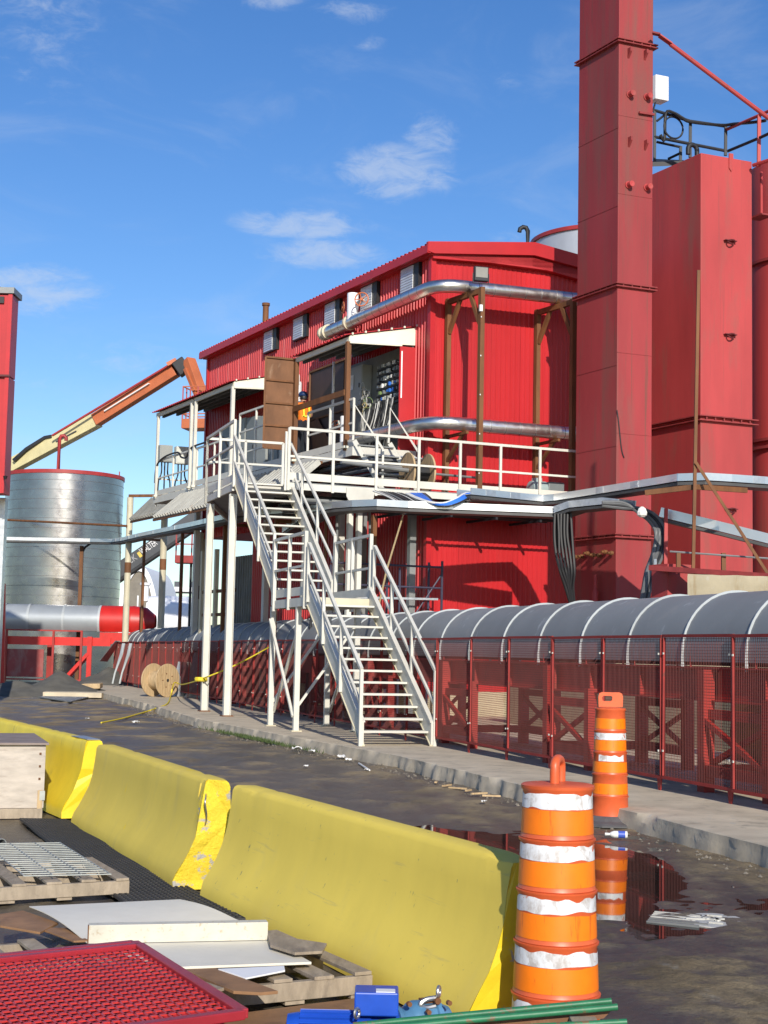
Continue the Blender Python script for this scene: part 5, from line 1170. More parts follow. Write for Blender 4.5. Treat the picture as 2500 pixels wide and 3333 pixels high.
# ------------------------------------------------------------------ rusty pipe gantries and floodlight
for vg, vf, lb in ((.38,.46,'rusty steel pipe support frame carrying the floodlight in front of the gable'), (2.91,3.0,'rusty steel pipe support frame next to the big red stack')):
    g_ = thing('pipe_gantry', lb, 'pipe support', B.P(-.9, vf, ZP), 'rusty pipe support frames')
    for u, v in ((-1.58, vf), (-.12, vg)):
        mb = MB(); mb.vpost(B.P(u, v, ZP), 10.55, .13, .11, B.u, B.v); mb.build('post', 'rust_brown', g_)
    mb = MB(); mb.bar(B.P(-1.62, vf, 10.47), B.P(-.08, vg, 10.47), .10, .13); mb.build('beam', 'rust_brown', g_)
    for ua, ub, za in ((-1.52,-1.15,10.42),(-.18,-.62,10.42)):
        mb = MB(); mb.bar(B.P(ua, vf if ua < -1 else vg, za-.75), B.P(ub, (vf+vg)/2, za), .08, .10); mb.build('brace', 'rust_brown', g_)
    mb = MB(); mb.bar(B.P(-.18, vg, 6.45), B.P(-.95, vg+.02, 7.08), .07, .07); mb.build('brace', 'rust_brown', g_)
    mb = MB(); mb.bar(B.P(-.10, vg, 7.05), B.P(-1.15, vg, 7.05), .07, .07); mb.build('duct_bracket', 'rust_brown', g_)
    if vf < 1:
        for k in range(5):
            mb = MB(); mb.box(B.P(-1.66, vf-.045, 6.0+k*.95), .02, .03, .03); mb.build('clip', 'label_white', g_)
        mb = MB(); mb.box(B.P(-1.64, vf-.05, 10.02), .05, .07, .16, B.u, B.v); mb.build('socket', 'label_white', g_)
fl = thing('floodlight', 'square floodlight on top of the rusty post in front of the gable', 'floodlight', B.P(-1.6,.46,10.62))
q = B.P(-1.6,.42,10.86); Xf = V3((1,.25,0)).normalized(); Yf = V3((-.25,1,0)).normalized()
mb = MB(); mb.box(q, .36, .14, .36, Xf, Yf); mb.build('housing', 'black_steel', fl, bevel=.02)
mb = MB(); mb.box(q-Yf*.075+Zu*.03, .30, .012, .25, Xf, Yf); mb.build('glass', 'lamp_glass', fl)
mb = MB(); mb.rail([q-Xf*.2+Zu*.02, q-Xf*.2-Zu*.22, q+Xf*.2-Zu*.22, q+Xf*.2+Zu*.02], .022); mb.build('yoke', 'black_steel', fl)
# ------------------------------------------------------------------ things on the platform
ws = spool(B.P(-1.1,-.90,ZP+.48), B.v, .47, .52, 'cable_black', 'wooden cable spool with black cable standing on the platform in front of the gable', .45)
pm = thing('platform_motor', 'grey green electric motor on the platform beside the big red stack', 'motor', B.P(-1.1,2.5,ZP))
q = B.P(-1.15,2.1,ZP+.28); mb = MB(); mb.lathe(q, [(.08,0),(.19,.02),(.20,.06),(.20,.40),(.17,.44),(.05,.46),(.05,.6)], 22, Zu, B.u, B.v); mb.build('housing', 'motor_grey', pm, smooth=True)
mb = MB(); mb.box(q+B.v*.62-Zu*.02, .42, .45, .40, B.u, B.v); mb.build('gearbox', 'cab_dark', pm, bevel=.03)
mb = MB(); mb.box(q+B.v*.2-Zu*.24, .35, .5, .08, B.u, B.v); mb.build('base', 'motor_grey', pm)
mb = MB(); mb.box(q+B.v*.2+Zu*.22, .16, .2, .1, B.u, B.v); mb.build('terminal_box', 'motor_grey', pm, bevel=.01)
mb = MB(); mb.tube([B.P(-1.1,-.5,ZP+.48), B.P(-1.1,.75,ZP+.46)], .03, 8); tag(mb.build('spool_bar', 'grey_metal', smooth=True), 'grey bar through the hub of the platform spool', 'bar')
mb = MB(); mb.tube([B.P(-1.2,-2.9,ZP+.60), B.P(-1.2,-1.15,ZP+.50)], .055, 10); tag(mb.build('loose_pipe', 'grey_metal', smooth=True), 'loose dark grey pipe lying across the platform up to the spool', 'pipe')
mb = MB(); mb.rail([B.P(-.4,.5,ZP+.33), B.P(-.4,2.0,ZP+.33), B.P(-.4,2.0,ZP)], .05); tag(mb.build('white_pipe_run', 'cream_steel'), 'thin white pipe run low against the gable', 'pipe')
mb = MB(); mb.bar(B.P(-.06,-.3,ZP+.15), B.P(-.06,3.3,ZP+.15), .05, .06); tag(mb.build('red_ledge', 'red_trim'), 'red ledge at the foot of the gable above the platform', 'ledge')
# bundles of conduit under the gallery in front of the short stair
cd = thing('cable_rack', 'rack of dark cables and conduits running under the gallery beside the short stair', 'cables', B.P(1,-1.6,5.8))
for k in range(12):
    z = 5.85+.055*k; mb = MB(); v_ = -1.70+.05*(k%4); mb.tube([B.P(4.2,v_,z), B.P(.2,v_,z), B.P(-.35,v_+.25,z-.02), B.P(-.5,v_+1.2,z-.05)], .028 if k%3 else .045, 6); mb.build('cable', ['cable_black','cable_grey','cable_black','galv'][k%4], cd, smooth=True)

pk = thing('pipe_rack', 'dark pipes and cable runs crowded under the platform deck', 'pipes', B.P(-.8,-2,4.7))
for k in range(9):
    u = -1.45+.16*k; z = 5.05+.09*(k%3); mb = MB(); mb.tube([B.P(u,-4.1+.2*(k%2),z), B.P(u,3.0,z)], .05 if k%2 else .035, 8); mb.build('pipe', ['black_steel','grey_metal','cable_black'][k%3], pk, smooth=True)
for k in range(6):
    v = -3.8+1.2*k; mb = MB(); mb.bar(B.P(-1.5,v,4.96), B.P(-.1,v,4.96), .06, .06); mb.build('hanger', 'black_steel', pk)
for k in range(7):
    v = -3.5+.28*k; mb = MB(); mb.tube([B.P(-.5,v,5.05), B.P(-.45,v+.05,4.4), B.P(-.3,v+.1,3.2), B.P(-.25,v+.05,1.2), B.P(-.25,v,SLAB)], .035, 7); mb.build('drop_pipe', ['grey_metal','black_steel','rust_brown'][k%3], pk, smooth=True)
# ------------------------------------------------------------------ red stack (square chimney duct)
YT = 34.2
def zat(px, py, Y): return atY(px, py, Y).z
Q = atY(2011, 800, YT); Q = V3((Q.x, Q.y, 0)); TU, TV = 1.64, .95
bu, bv = B.u, B.v
tk = thing('red_stack', 'tall square faded red steel stack with bolted flanges rising out of frame', 'stack', Q+V3((0,0,SLAB)))
zf = [zat(2012,131,YT), zat(2011,927,YT), zat(2009,1743,YT)]
sec = [(2.25, zf[2]), (zf[2], zf[1]), (zf[1], zf[0]), (zf[0], 23.0)]
for a_, b_ in sec:
    mb = MB(); mb.prism([Q+Zu*(a_+.002), Q+bv*TV+Zu*(a_+.002), Q+bv*TV+bu*TU+Zu*(a_+.002), Q+bu*TU+Zu*(a_+.002)], Zu*(b_-a_-.004)); mb.build('shaft_section', 'stack_red', tk, bevel=.012)
for z in zf:
    e = .085; ring = [Q-bu*e-bv*e, Q+bv*(TV+e)-bu*e, Q+bv*(TV+e)+bu*(TU+e), Q+bu*(TU+e)-bv*e]
    for dz in (-.048, .022):
        mb = MB(); mb.prism([q+Zu*(z+dz) for q in ring], Zu*.026); mb.build('flange', 'faded_red_flange', tk)
    mb = MB(); e2 = .03; mb.prism([q+Zu*(z-.05) for q in [Q-bu*e2-bv*e2, Q+bv*(TV+e2)-bu*e2, Q+bv*(TV+e2)+bu*(TU+e2), Q+bu*(TU+e2)-bv*e2]], Zu*.10); mb.build('joint', 'faded_red_flange', tk)
    for k in range(4):
        mb = MB(); mb.box(Q+bv*(TV*(k+.5)/4)-bu*.055+Zu*z, .02, .03, .12, bu, bv); mb.build('bolt', 'faded_red_flange', tk)
    for k in range(7):
        mb = MB(); mb.box(Q+bu*(TU*(k+.5)/7)-bv*.055+Zu*z, .03, .02, .12, bu, bv); mb.build('bolt', 'faded_red_flange', tk)
for z in [zf[1]+1.9*k for k in range(-2, 6)]:
    if min(abs(z-q_) for q_ in zf) < .6: continue
    mb = MB(); mb.bar(Q-bv*.004-bu*.004+Zu*z, Q-bv*.004+bu*TU+Zu*z, .009, .012); mb.build('weld_seam', 'stack_red', tk)
    mb = MB(); mb.bar(Q-bu*.004+Zu*(z+.3), Q-bu*.004+bv*TV+Zu*(z+.3), .009, .012); mb.build('weld_seam', 'stack_red', tk)
R5 = (1800, 0, 700/1659.)
def tw_(x, y):
    px, py = 1800+x*R5[2], y*R5[2]; d = ray(px, py); n_ = B.nu; return EYE+d*((Q-EYE).dot(n_)/d.dot(n_))
for x, y in ((580,420),(705,435),(583,1105),(707,1130)):
    q = tw_(x, y); mb = MB(); mb.prism([q-bv*.02+Zu*.14, q-bv*.02-bu*.12+Zu*.14, q-bv*.02-bu*.12+Zu*.05, q-bv*.02-Zu*.10], bv*.05); mb.build('lug', 'faded_red_flange', tk)
for x, y in ((590,730),(722,750),(580,1428),(722,1448)):
    q = tw_(x, y); mb = MB(); mb.lathe(q, [(.09,0),(.09,.03),(.068,.03),(.068,.16),(.058,.16),(0,.15)], 14, bv, Zu, -bu); mb.build('pipe_stub', 'faded_red', tk, smooth=True, angle=40)
mb = MB(); mb.bar(tw_(655,872)-bu*.05, tw_(770,890)-bu*.05, .05); mb.build('bracket_bar', 'faded_red_flange', tk)
# stack base: concrete block, base flange, row of clamps
mb = MB(); mb.box(Q+bv*TV/2+bu*TU/2+Zu*1.2, TU+.5, TV+.5, 2.1, bu, bv); mb.build('base_block', 'concrete_wall', tk, bevel=.03)
for k in range(7):
    for z in (zat(2000,1800,YT), 2.42):
        mb = MB(); mb.lathe(Q+bu*(TU*(k+.3)/7)-bv*.04+Zu*(z+.04*sin(k*2.)), [(.05,0),(.05,.08),(.03,.09),(.03,.14)], 10, bu, Zu, -bv); mb.build('clamp', 'rust_brown', tk, smooth=True)
mb = MB(); mb.lathe(Q+bu*.62-bv*.12+Zu*2.65, [(.04,0),(.075,.04),(.075,.55),(.04,.6),(.04,.95)], 12); mb.build('cylinder', 'faded_red', tk, smooth=True)
mb = MB(); mb.tube([Q+bu*.62-bv*.14+Zu*2.9, Q+bu*.8-bv*.2+Zu*2.75, Q+bu*.9-bv*.2+Zu*2.4, Q+bu*1.3-bv*.25+Zu*2.25, Q+bu*1.8-bv*.2+Zu*2.35], .025, 6); mb.build('hose', 'cable_grey', tk, smooth=True)
for a_, b_ in ((V3((0,0,0)), V3((-.02,0,-.7))),):
    mb = MB(); s_ = Q-bu*.02-bv*.01+Zu*7.4; mb.tube([s_, s_+bv*.05+Zu*-.3, s_+bv*(.15+b_.x)+Zu*(b_.z-.2), s_+bv*.2+Zu*-1.1], .014, 5); mb.build('loose_wire', 'cable_black', tk, smooth=True)
# ------------------------------------------------------------------ square hopper tank beside the stack
YH = 35.3
Hh = atY(2281, 900, YH); Hh = V3((Hh.x, Hh.y, 0)); HU_, HV_ = 2.6, 1.5
ht = thing('hopper_tank', 'wide square faded red tank with a bolted flange right of the stack', 'tank', Hh+Zu*SLAB)
ztop = zat(2283, 497, YH); zj = zat(2281, 1360, YH)
def hring(e): 
    pts = [Hh-bu*e-bv*e, Hh+bv*(HV_+e)-bu*e, Hh+bv*(HV_+e)+bu*(HU_+e)]
    for k in range(5):
        a_ = k/4*pi/2; pts.append(Hh+bu*(HU_-.7+(.7+e)*cos(a_))+bv*(.7-(.7+e)*sin(a_)))
    return pts
hr = hring(0)
for a_, b_ in ((2.0, zj), (zj, ztop)):
    mb = MB(); mb.prism([q+Zu*(a_+.003) for q in hr], Zu*(b_-a_-.006)); mb.build('shell_section', 'faded_red', ht, bevel=.012)
for dz in (-.07, .04):
    mb = MB(); mb.prism([q+Zu*(zj+dz) for q in hring(.10)], Zu*.028); mb.build('flange', 'faded_red_flange', ht)
for k in range(6):
    mb = MB(); mb.box(Hh+bv*(HV_*(k+.5)/6)-bu*.06+Zu*zj, .02, .03, .12, bu, bv); mb.build('bolt', 'faded_red_flange', ht)
def hp(px, py): 
    d = ray(px, py); return EYE+d*((Hh-EYE).dot(B.nu)/d.dot(B.nu))
for px, py in ((2372,788),(2372,1093),(2375,1660)):
    q = hp(px, py); mb = MB(); mb.bar(q+bv*.17-bu*.05+Zu*.02, q-bv*.16-bu*.05+Zu*.02, .12, .02); a_ = mb.build('anchor_lug', 'black_red', ht)
    mb = MB(); mb.tube([q+bv*(.10*cos(k*2*pi/12))-bu*(.10+.03*sin(k))+Zu*(.055*sin(k*2*pi/12)-.02) for k in range(12)], .02, 6, closed=True); mb.build('ring', 'black_red', ht)
q = hp(2378, 520); mb = MB(); mb.prism([q-bv*.06+Zu*.15, q+bv*.06+Zu*.15, q+bv*.06-Zu*.22, q-Zu*.30, q-bv*.06-Zu*.22], -bu*.03); mb.build('lifting_lug', 'faded_red', ht)
q = Hh+bv*.35+bu*.6+Zu*ztop; mb = MB(); mb.tube([q, q+Zu*.28]+[q+Zu*.28-bv*.13+V3((0,0,.13*sin(a*pi/6)))+bv*.13*cos(a*pi/6) for a in range(7)]+[q-bv*.26+Zu*.15], .06, 10); mb.build('vent_gooseneck', 'black_steel', ht, smooth=True, angle=60)
# round silo at the right edge
sc_ = atY(2618, 1200, 38.2); si = thing('red_silo', 'dark red round silo cut off by the right edge of the picture', 'silo', V3((sc_.x, sc_.y, SLAB)))
zs = zat(2470, 560, 38.2); c_ = V3((sc_.x, sc_.y, 0))
mb = MB(); mb.lathe(c_, [(1.42, SLAB),(1.42, zs)], 40); mb.build('shell', 'faded_red', si, smooth=True)
for z in (zat(2470, 830, 37.0), zat(2470, 1420, 37.0), zat(2470, 1445, 37.0)):
    mb = MB(); mb.lathe(c_+Zu*z, [(1.43,-.05),(1.52,-.05),(1.52,.02),(1.43,.02)], 40, cap=False); mb.build('flange', 'faded_red_flange', si, smooth=True, angle=40)
mb = MB(); a0 = atY(2478, 560, 36.4); mb.tube([a0, V3((a0.x, a0.y, zat(2478, 700, 36.4)))], .035, 8); mb.build('conduit', 'faded_red', si, smooth=True)
mb = MB(); c2_ = atY(2476, 706, 36.4); mb.box(c2_, .5, .35, .04, bu, bv); mb.build('step_plate', 'faded_red_flange', si)
# upper railed deck in black and red
R5p = lambda x, y, Y: atY(1800+x*R5[2], y*R5[2], Y)
dk = thing('top_railing', 'black and red guard railing on the deck above the tanks', 'railing', R5p(1000,1250,36.8))
A1 = [R5p(780,850,37.4), R5p(1060,935,37.2), R5p(1338,975,37.0)]; A2 = [R5p(780,1055,37.4), R5p(1060,1110,37.2), R5p(1340,1165,37.0)]
for pts, w_ in ((A1,.07),(A2,.07)):
    mb = MB(); mb.tube(pts, w_*.6, 8); mb.build('rail', 'black_steel', dk, smooth=True)
for x, y0_, y1_, Y in ((785,850,1265,37.4),(1060,930,1215,37.2),(1333,965,1200,37.0),(985,1130,1245,37.6)):
    mb = MB(); mb.bar(R5p(x,y0_,Y), R5p(x-2,y1_,Y), .07); mb.build('post', 'black_steel', dk)
mb = MB(); mb.tube([R5p(800,1095,37.5), R5p(985,1135,37.6)], .035, 8); mb.build('rail', 'black_steel', dk, smooth=True)
mb = MB(); mb.tube([R5p(985,1180,37.6), R5p(890,1225,37.9)], .035, 8); mb.build('rail', 'black_steel', dk, smooth=True)
mb = MB(); mb.tube([R5p(800,935,37.4), R5p(870,880,37.4)], .03, 8); mb.build('brace', 'black_steel', dk, smooth=True)
B1 = [R5p(1338,1000,37.0), R5p(1590,890,35.6), R5p(1900,750,34.4)]; B2 = [R5p(1350,1165,37.0), R5p(1590,1065,35.6), R5p(1900,925,34.4)]
mb = MB(); mb.tube(B1, .042, 8); mb.build('rail', 'faded_red', dk, smooth=True); mb = MB(); mb.tube(B2, .04, 8); mb.build('rail', 'black_steel', dk, smooth=True)
mb = MB(); mb.tube([R5p(1545,1275,35.7), R5p(1700,1225,35.2)], .05, 8); mb.build('kick_rail', 'faded_red', dk, smooth=True)
mb = MB(); mb.bar(R5p(1590,890,35.6), R5p(1587,1285,35.6), .08); mb.build('post', 'faded_red', dk)
mb = MB(); mb.prism([R5p(765,1250,37.2), R5p(1000,1240,37.2), R5p(1010,1235,38.4), R5p(780,1225,38.4)], Zu*-.12); mb.build('deck_plate', 'black_steel', dk)
cc = R5p(930,985,37.3); mb = MB(); rr = 88/1659*700/4850*37.3
mb.tube([cc+bv*(rr*cos(a*2*pi/24))+Zu*(rr*sin(a*2*pi/24)) for a in range(24)], .025, 6, closed=True); mb.build('coiled_hose', 'black_steel', dk, smooth=True)
mb = MB(); mb.tube([R5p(830,1040,37.3), R5p(860,1080,37.3), R5p(870,875,37.2), R5p(930,870,37.2), R5p(1000,910,37.1), R5p(1060,940,37.1), R5p(1300,965,36.9), R5p(1400,955,36.6), R5p(1530,945,36.0), R5p(1640,930,35.6)], .04, 7); mb.build('draped_hose', 'cable_black', dk, smooth=True)
br = thing('guy_brace', 'slanting red brace rod running from the stack down to the right', 'brace', R5p(800,260,YT))
mb = MB(); mb.tube([R5p(905,340,34.3), R5p(1800,1015,35.0)], .055, 10); mb.build('rod', 'faded_red', br, smooth=True)
mb = MB(); mb.bar(R5p(820,275,34.25), R5p(912,340,34.3), .16, .03); mb.build('clevis', 'faded_red', br)
mb = MB(); mb.bar(R5p(768,255,34.3), R5p(828,268,34.25), .16, .04); mb.build('gusset', 'faded_red_flange', br)
wb = thing('white_box', 'white metal box on the rail behind the red stack', 'box', R5p(810,790,37.6)); mb = MB(); q = R5p(812,692,37.8); mb.box(q, .40, .35, .66, bv, bu); mb.build('case', 'truck_white', wb, bevel=.02)
mb = MB(); mb.tube([R5p(790,790,37.6), R5p(770,860,37.5)], .025, 6); mb.build('conduit', 'black_steel', wb, smooth=True)
# silver tank behind the gable
tc_ = atY(1955, 850, 50); zt_ = zat(1800, 742, 48); tb2 = thing('silver_tank', 'silver tank with dark red rim behind the roof of the red building', 'tank', V3((tc_.x, tc_.y, SLAB)), 'silver storage tanks')
mb = MB(); mb.lathe(V3((tc_.x,tc_.y,0)), [(2.35, SLAB),(2.35, zt_)], 48); mb.build('shell', 'tank_pale', tb2, smooth=True)
mb = MB(); mb.lathe(V3((tc_.x,tc_.y,zt_)), [(2.34,-.05),(2.42,-.05),(2.42,.08),(2.34,.08)], 48, cap=False); mb.build('rim', 'lift_red', tb2, smooth=True, angle=40)
gn = atY(1718, 780, 48); mb = MB(); mb.tube([gn-Zu*1.0, gn+Zu*.28, gn+Zu*.40-V3((.06,0,0)), gn+Zu*.42-V3((.16,0,0)), gn+Zu*.36-V3((.26,0,0)), gn+Zu*.25-V3((.28,0,0))], .075, 10); mb.build('gooseneck_vent', 'black_steel', tb2, smooth=True, angle=60)
# rusty pole and brace in front of the tanks
pr_ = thing('rusty_pole', 'slender rusty pole with a slanting brace in front of the square tank', 'pole', atY(2257, 1860, 28.6))
mb = MB(); mb.bar(atY(2274, 880, 28.6), atY(2256, 1868, 28.6), .06); mb.build('pole', 'rust_brown', pr_)
mb = MB(); mb.bar(atY(2265, 1505, 28.55), atY(2530, 1915, 28.3), .055); mb.build('brace', 'rust_brown', pr_)
mb = MB(); mb.bar(atY(2100,1604,29.0), atY(2262,1585,28.7), .06, .10); mb.build('tray_bracket', 'rust_brown', pr_)
mb = MB(); mb.bar(atY(2262,1585,28.7), atY(2430,1596,29.4), .06, .10); mb.build('tray_bracket', 'rust_brown', pr_)
# ------------------------------------------------------------------ cable trays
USEC = [(-.26,.0),(.26,.0),(.26,.15),(.23,.15),(.23,.02),(-.23,.02),(-.23,.15),(-.26,.15)]
def tray(pts, label, sec=USEC, mat='alu', joints=True):
    r = thing('cable_tray', label, 'cable tray', pts[0], 'aluminium cable trays'); mb = MB(); mb.sweep(pts, sec); mb.build('channel', mat, r)
    for i, (a, b) in enumerate(zip(pts[:-1], pts[1:])):
        ln = (b-a).length
        if ln > 1.6:
            for f in (.33, .75):
                q = a+(b-a)*f; t_ = (b-a).normalized(); s_ = t_.cross(Zu).normalized()
                for sg in (-1, 1):
                    mb = MB(); mb.box(q+s_*(.264*sg)+Zu*.075, .28, .006, .13, t_, s_); mb.build('splice_plate', 'galv', r)
    mb = MB(); mb.sweep([p-Zu*.05 for p in pts], [(-.24,-.03),(.24,-.03),(.24,.03),(-.24,.03)]); mb.build('underside_support', 'tray_dark', r)
    return r
z1_ = 4.88
t1 = [gz(1000,1700,z1_)+V3((-.6,3.5,0)), gz(1045,1668,z1_), gz(1110,1658,z1_), gz(1170,1653,z1_), gz(1230,1651,z1_), gz(1320,1656,z1_), gz(1820,1675,z1_)]
tray(t1, 'bright aluminium cable tray curving below the platform in front of the gable')
a_ = gz(1830,1672,z1_); t1b = [a_, atY(1880,1655,33.0), atY(1990,1644,32.0), atY(2040,1650,31.6)]
tray(t1b, 'short kinked aluminium tray carrying cables past the stack base', mat='galv')
t1c = [atY(2150,1684,31.4), atY(2240,1706,31.2), atY(2330,1727,31.0), atY(2560,1785,30.4)]
tray(t1c, 'sloping aluminium tray descending to the right in front of the square tank', sec=[(-.2,0),(.2,0),(.2,.2),(-.2,.2)])
z2_ = 5.22
t2 = [gz(1510,1612,z2_), gz(1700,1631,z2_), gz(1770,1637,z2_), gz(1830,1632,z2_), gz(1900,1622,z2_), gz(2170,1580,z2_), gz(2230,1570,z2_), gz(2290,1568,z2_), gz(2360,1572,z2_), gz(2620,1590,z2_)]
tray(t2, 'upper aluminium cable tray running from the platform round past both red tanks')
t0 = [atY(-60,1758,67), atY(300,1765,67), atY(380,1766,66.5), atY(420,1760,64.5), atY(470,1748,62), atY(640,1716,49.5), atY(800,1682,41.5), atY(950,1672,36.5)]
tray(t0, 'long aluminium cable tray crossing in front of the silver tank at the left')
for k, (px, py, Y, lb) in enumerate([(462,1752,62.8,'first rusty tray post counted from the silver tank'),(586,1728,53.5,'second rusty tray post counted from the silver tank, by the red basket'),(725,1702,45.5,'third rusty tray post counted from the silver tank, between the white columns'),(893,1690,38.0,'rusty tray post behind the stair landing')]):
    a_ = atY(px, 1990, Y); top_ = atY(px, py, Y).z; r = thing('tray_post', lb, 'post', V3((a_.x,a_.y,SLAB)), 'rusty tray posts'); mb = MB(); mb.vpost(V3((a_.x,a_.y,SLAB)), top_, .10, .10, B.u, B.v); mb.build('post', 'rust_brown', r)
    mb = MB(); mb.bar(V3((a_.x,a_.y,top_-.05)), V3((a_.x,a_.y,top_-.05))+B.v*.9, .09, .09); mb.build('arm', 'rust_brown', r)
a_ = B.P(-1.45,-2.16,SLAB); r = thing('tray_post', 'rusty tray post under the curve of the bright tray', 'post', a_, 'rusty tray posts'); mb = MB(); mb.vpost(a_, 4.86, .10, .10, B.u, B.v); mb.build('post', 'rust_brown', r)
a_ = atY(262, 1900, 67.5); r = thing('tray_post', 'bent rusty tray post in front of the silver tank', 'post', V3((a_.x,a_.y,SLAB)), 'rusty tray posts'); mb = MB(); mb.vpost(V3((a_.x,a_.y,0)), 6.25, .16, .14); mb.build('post', 'rust_brown', r)
mb = MB(); mb.tube([V3((a_.x,a_.y,5.9)), V3((a_.x+.15,a_.y,6.2)), V3((a_.x+.5,a_.y,6.45))], .05, 6); mb.build('cable', 'cable_black', r, smooth=True)
# cables in and over the trays
cw = thing('tray_cables', 'sagging blue, black and white cables strung between the two trays below the platform', 'cables', gz(1420,1620,z1_))
for k in range(14):
    j = random.uniform(-2,2); mat = random.choice(['cable_black','cable_black','cable_grey','cable_white'])
    mb = MB(); mb.tube([atY(1215+k*7,1598+k*.6,33.9), atY(1262+k*6,1618+j,33.4), atY(1300+k*6,1640+j,33.0), atY(1330+k*6,1655,32.9)], .022, 6); mb.build('cable', mat, cw, smooth=True)
for k in range(16):
    j = random.uniform(-3,3); d_ = k*1.6; mat = 'cable_blue' if 3 <= k <= 12 else random.choice(['cable_black','cable_white','cable_grey'])
    mb = MB(); mb.tube([atY(1322+k*4,1606,33.6), atY(1352+k*3,1620+j,33.2), atY(1392+k*2,1633+d_*.4+j,32.8), atY(1440+k*1.5,1637+d_*.4,32.75), atY(1482+k*2,1624+d_*.3+j,32.9), atY(1512+k*2,1606+d_*.2,33.2), atY(1560,1606,33.3)], .021, 6); mb.build('cable', mat, cw, smooth=True)
hb_ = thing('black_cable_bundle', 'thick bundle of black cables hanging from the tray left of the stack base', 'cables', atY(1840,1920,33.2))
for k in range(18):
    f = (k%6)/5; g_ = (k//6)*.07; x0 = 1806+f*52; d_ = random.uniform(-4,4); Y = 33.0+g_
    mb = MB(); mb.tube([atY(x0,1672,Y), atY(x0+d_,1740,Y), atY(x0+4+f*4,1800,Y), atY(x0+18-f*6,1860,Y), atY(1842+f*20+d_,1910,Y+.1), atY(1855+f*14,1960,Y+.2)], .032, 6); mb.build('cable', 'cable_black', hb_, smooth=True)
gb_ = thing('grey_cable_bundle', 'thick bundle of grey cables arching over the tray end and dropping behind the conveyor', 'cables', atY(2110,1940,30.8))
for k in range(12):
    o_ = (k%4)*13-18; g_ = (k//4)*.09; Y = 31.4+g_; j = random.uniform(-3,3)
    mb = MB(); mb.tube([atY(1960,1640+o_*.25,Y), atY(2030,1645+o_*.4,Y), atY(2085,1665-o_*.45,Y-.1), atY(2125+o_*.5,1690-o_*.5,Y-.2), atY(2150+o_*.8,1735,Y-.3), atY(2142+o_*.8+j,1800,Y-.4), atY(2118+o_*.7+j,1860,Y-.45), atY(2098+o_*.5,1950,Y-.5), atY(2092+o_*.5,2000,Y-.5)], .042, 7); mb.build('cable', ['cable_grey','cable_grey','cable_black'][k%3], gb_, smooth=True)
mb = MB(); mb.lathe(atY(2090,1668,31.0), [(.05,-.1),(.10,-.06),(.11,0),(.08,.08),(.03,.12)], 9); mb.build('wrapped_joint', 'paper', gb_)
mb = MB(); mb.bar(atY(2168,1655,30.9), atY(2166,1850,30.9), .07); tag(mb.build('red_conduit_post', 'faded_red'), 'thin faded red post beside the grey cable bundle', 'post')
mb = MB(); mb.tube([atY(2133,1820,30.4), atY(2131,1960,30.4)], .035, 8); tag(mb.build('grey_conduit', 'galv', smooth=True), 'pale grey conduit rising behind the conveyor beside the cable bundle', 'conduit')
# steel ledge on the plinth, short posts
ldg = thing('plinth_beam', 'dark red steel beam with short rusty posts above the concrete plinth', 'beam', atY(2300,1855,28.6))
mb = MB(); mb.bar(atY(2130,1850,29.2), atY(2560,1880,27.6), .5, .10); mb.build('beam', 'faded_red_flange', ldg)
mb = MB(); mb.box(atY(2190,1900,29.6), .62, .5, .75, bv, bu); mb.build('red_casing', 'faded_red', ldg)
for px in (2208, 2355): 
    mb = MB(); mb.bar(atY(px,1862,28.9), atY(px,1800,28.9), .08); mb.build('post', 'rust_brown', ldg)
mb = MB(); mb.tube([atY(2180,1795,29.0), atY(2560,1822,28.6)], .02, 6); mb.build('wire_rail', 'grey_metal', ldg, smooth=True)
# ------------------------------------------------------------------ scaffold and clutter below the platform
sf = thing('scaffold', 'blue tubular scaffold frame standing behind the conveyor below the platform', 'scaffold', B.P(-.9,-1.2,SLAB))
for (v, z1) in ((-3.0,3.7),(-1.25,3.7),(-.15,3.9)):
    for u in (-1.0,-.35):
        mb = MB(); mb.tube([B.P(u,v,SLAB), B.P(u,v,z1)], .03, 8); mb.build('standard', 'scaffold_blue', sf, smooth=True)
for z in (2.55, 3.25, 3.75):
    mb = MB(); mb.tube([B.P(-1.0,-3.0,z), B.P(-1.0,-.15,z)], .025, 8); mb.build('ledger', 'scaffold_blue', sf, smooth=True)
mb = MB(); mb.bar(B.P(-1.0,-3.0,2.95), B.P(-1.0,-.3,2.98), .25, .05); mb.build('plank', 'galv', sf)
mb = MB(); mb.tube([B.P(-1.0,-1.25,2.0), B.P(-1.0,-.15,3.6)], .02, 6); mb.build('brace', 'scaffold_blue', sf, smooth=True)
mb = MB(); mb.tube([gz(1315,1668,z1_), gz(1260,1850,3.35), gz(1234,1965,2.6)], .02, 6); tag(mb.build('hanging_rope', 'rope_tan', smooth=True), 'tan rope hanging from the bright tray down behind the stairs', 'rope')
for k, (u, v, w_) in enumerate(((-.05+3.2,-.12,.17),(-.02,-.35,.16))):
    mb = MB(); mb.vpost(B.P(u, v-.1, SLAB), 5.4, w_, w_, B.u, B.v); tag(mb.build('grey_column', 'grey_metal'), ['grey painted wall column behind the stair landing','grey painted wall column at the corner below the gable'][k], 'column')
gw = thing('grey_shed_wall', 'grimy grey corrugated wall in shade behind the white columns', 'wall', B.P(12.5,.5,SLAB))
corr(gw, 'sheet', B.P(14.4,.6,SLAB), -B.u, 3.0, Zu, 4.6, NL, .2, .04, 'grey_metal', pw=1.0)
for k in range(4):
    mb = MB(); mb.bar(B.P(14.2,-.5,1.3+.75*k), B.P(11.4,-.5,1.3+.75*k), .12, .10); mb.build('rusty_shelf', 'rust_brown', gw)
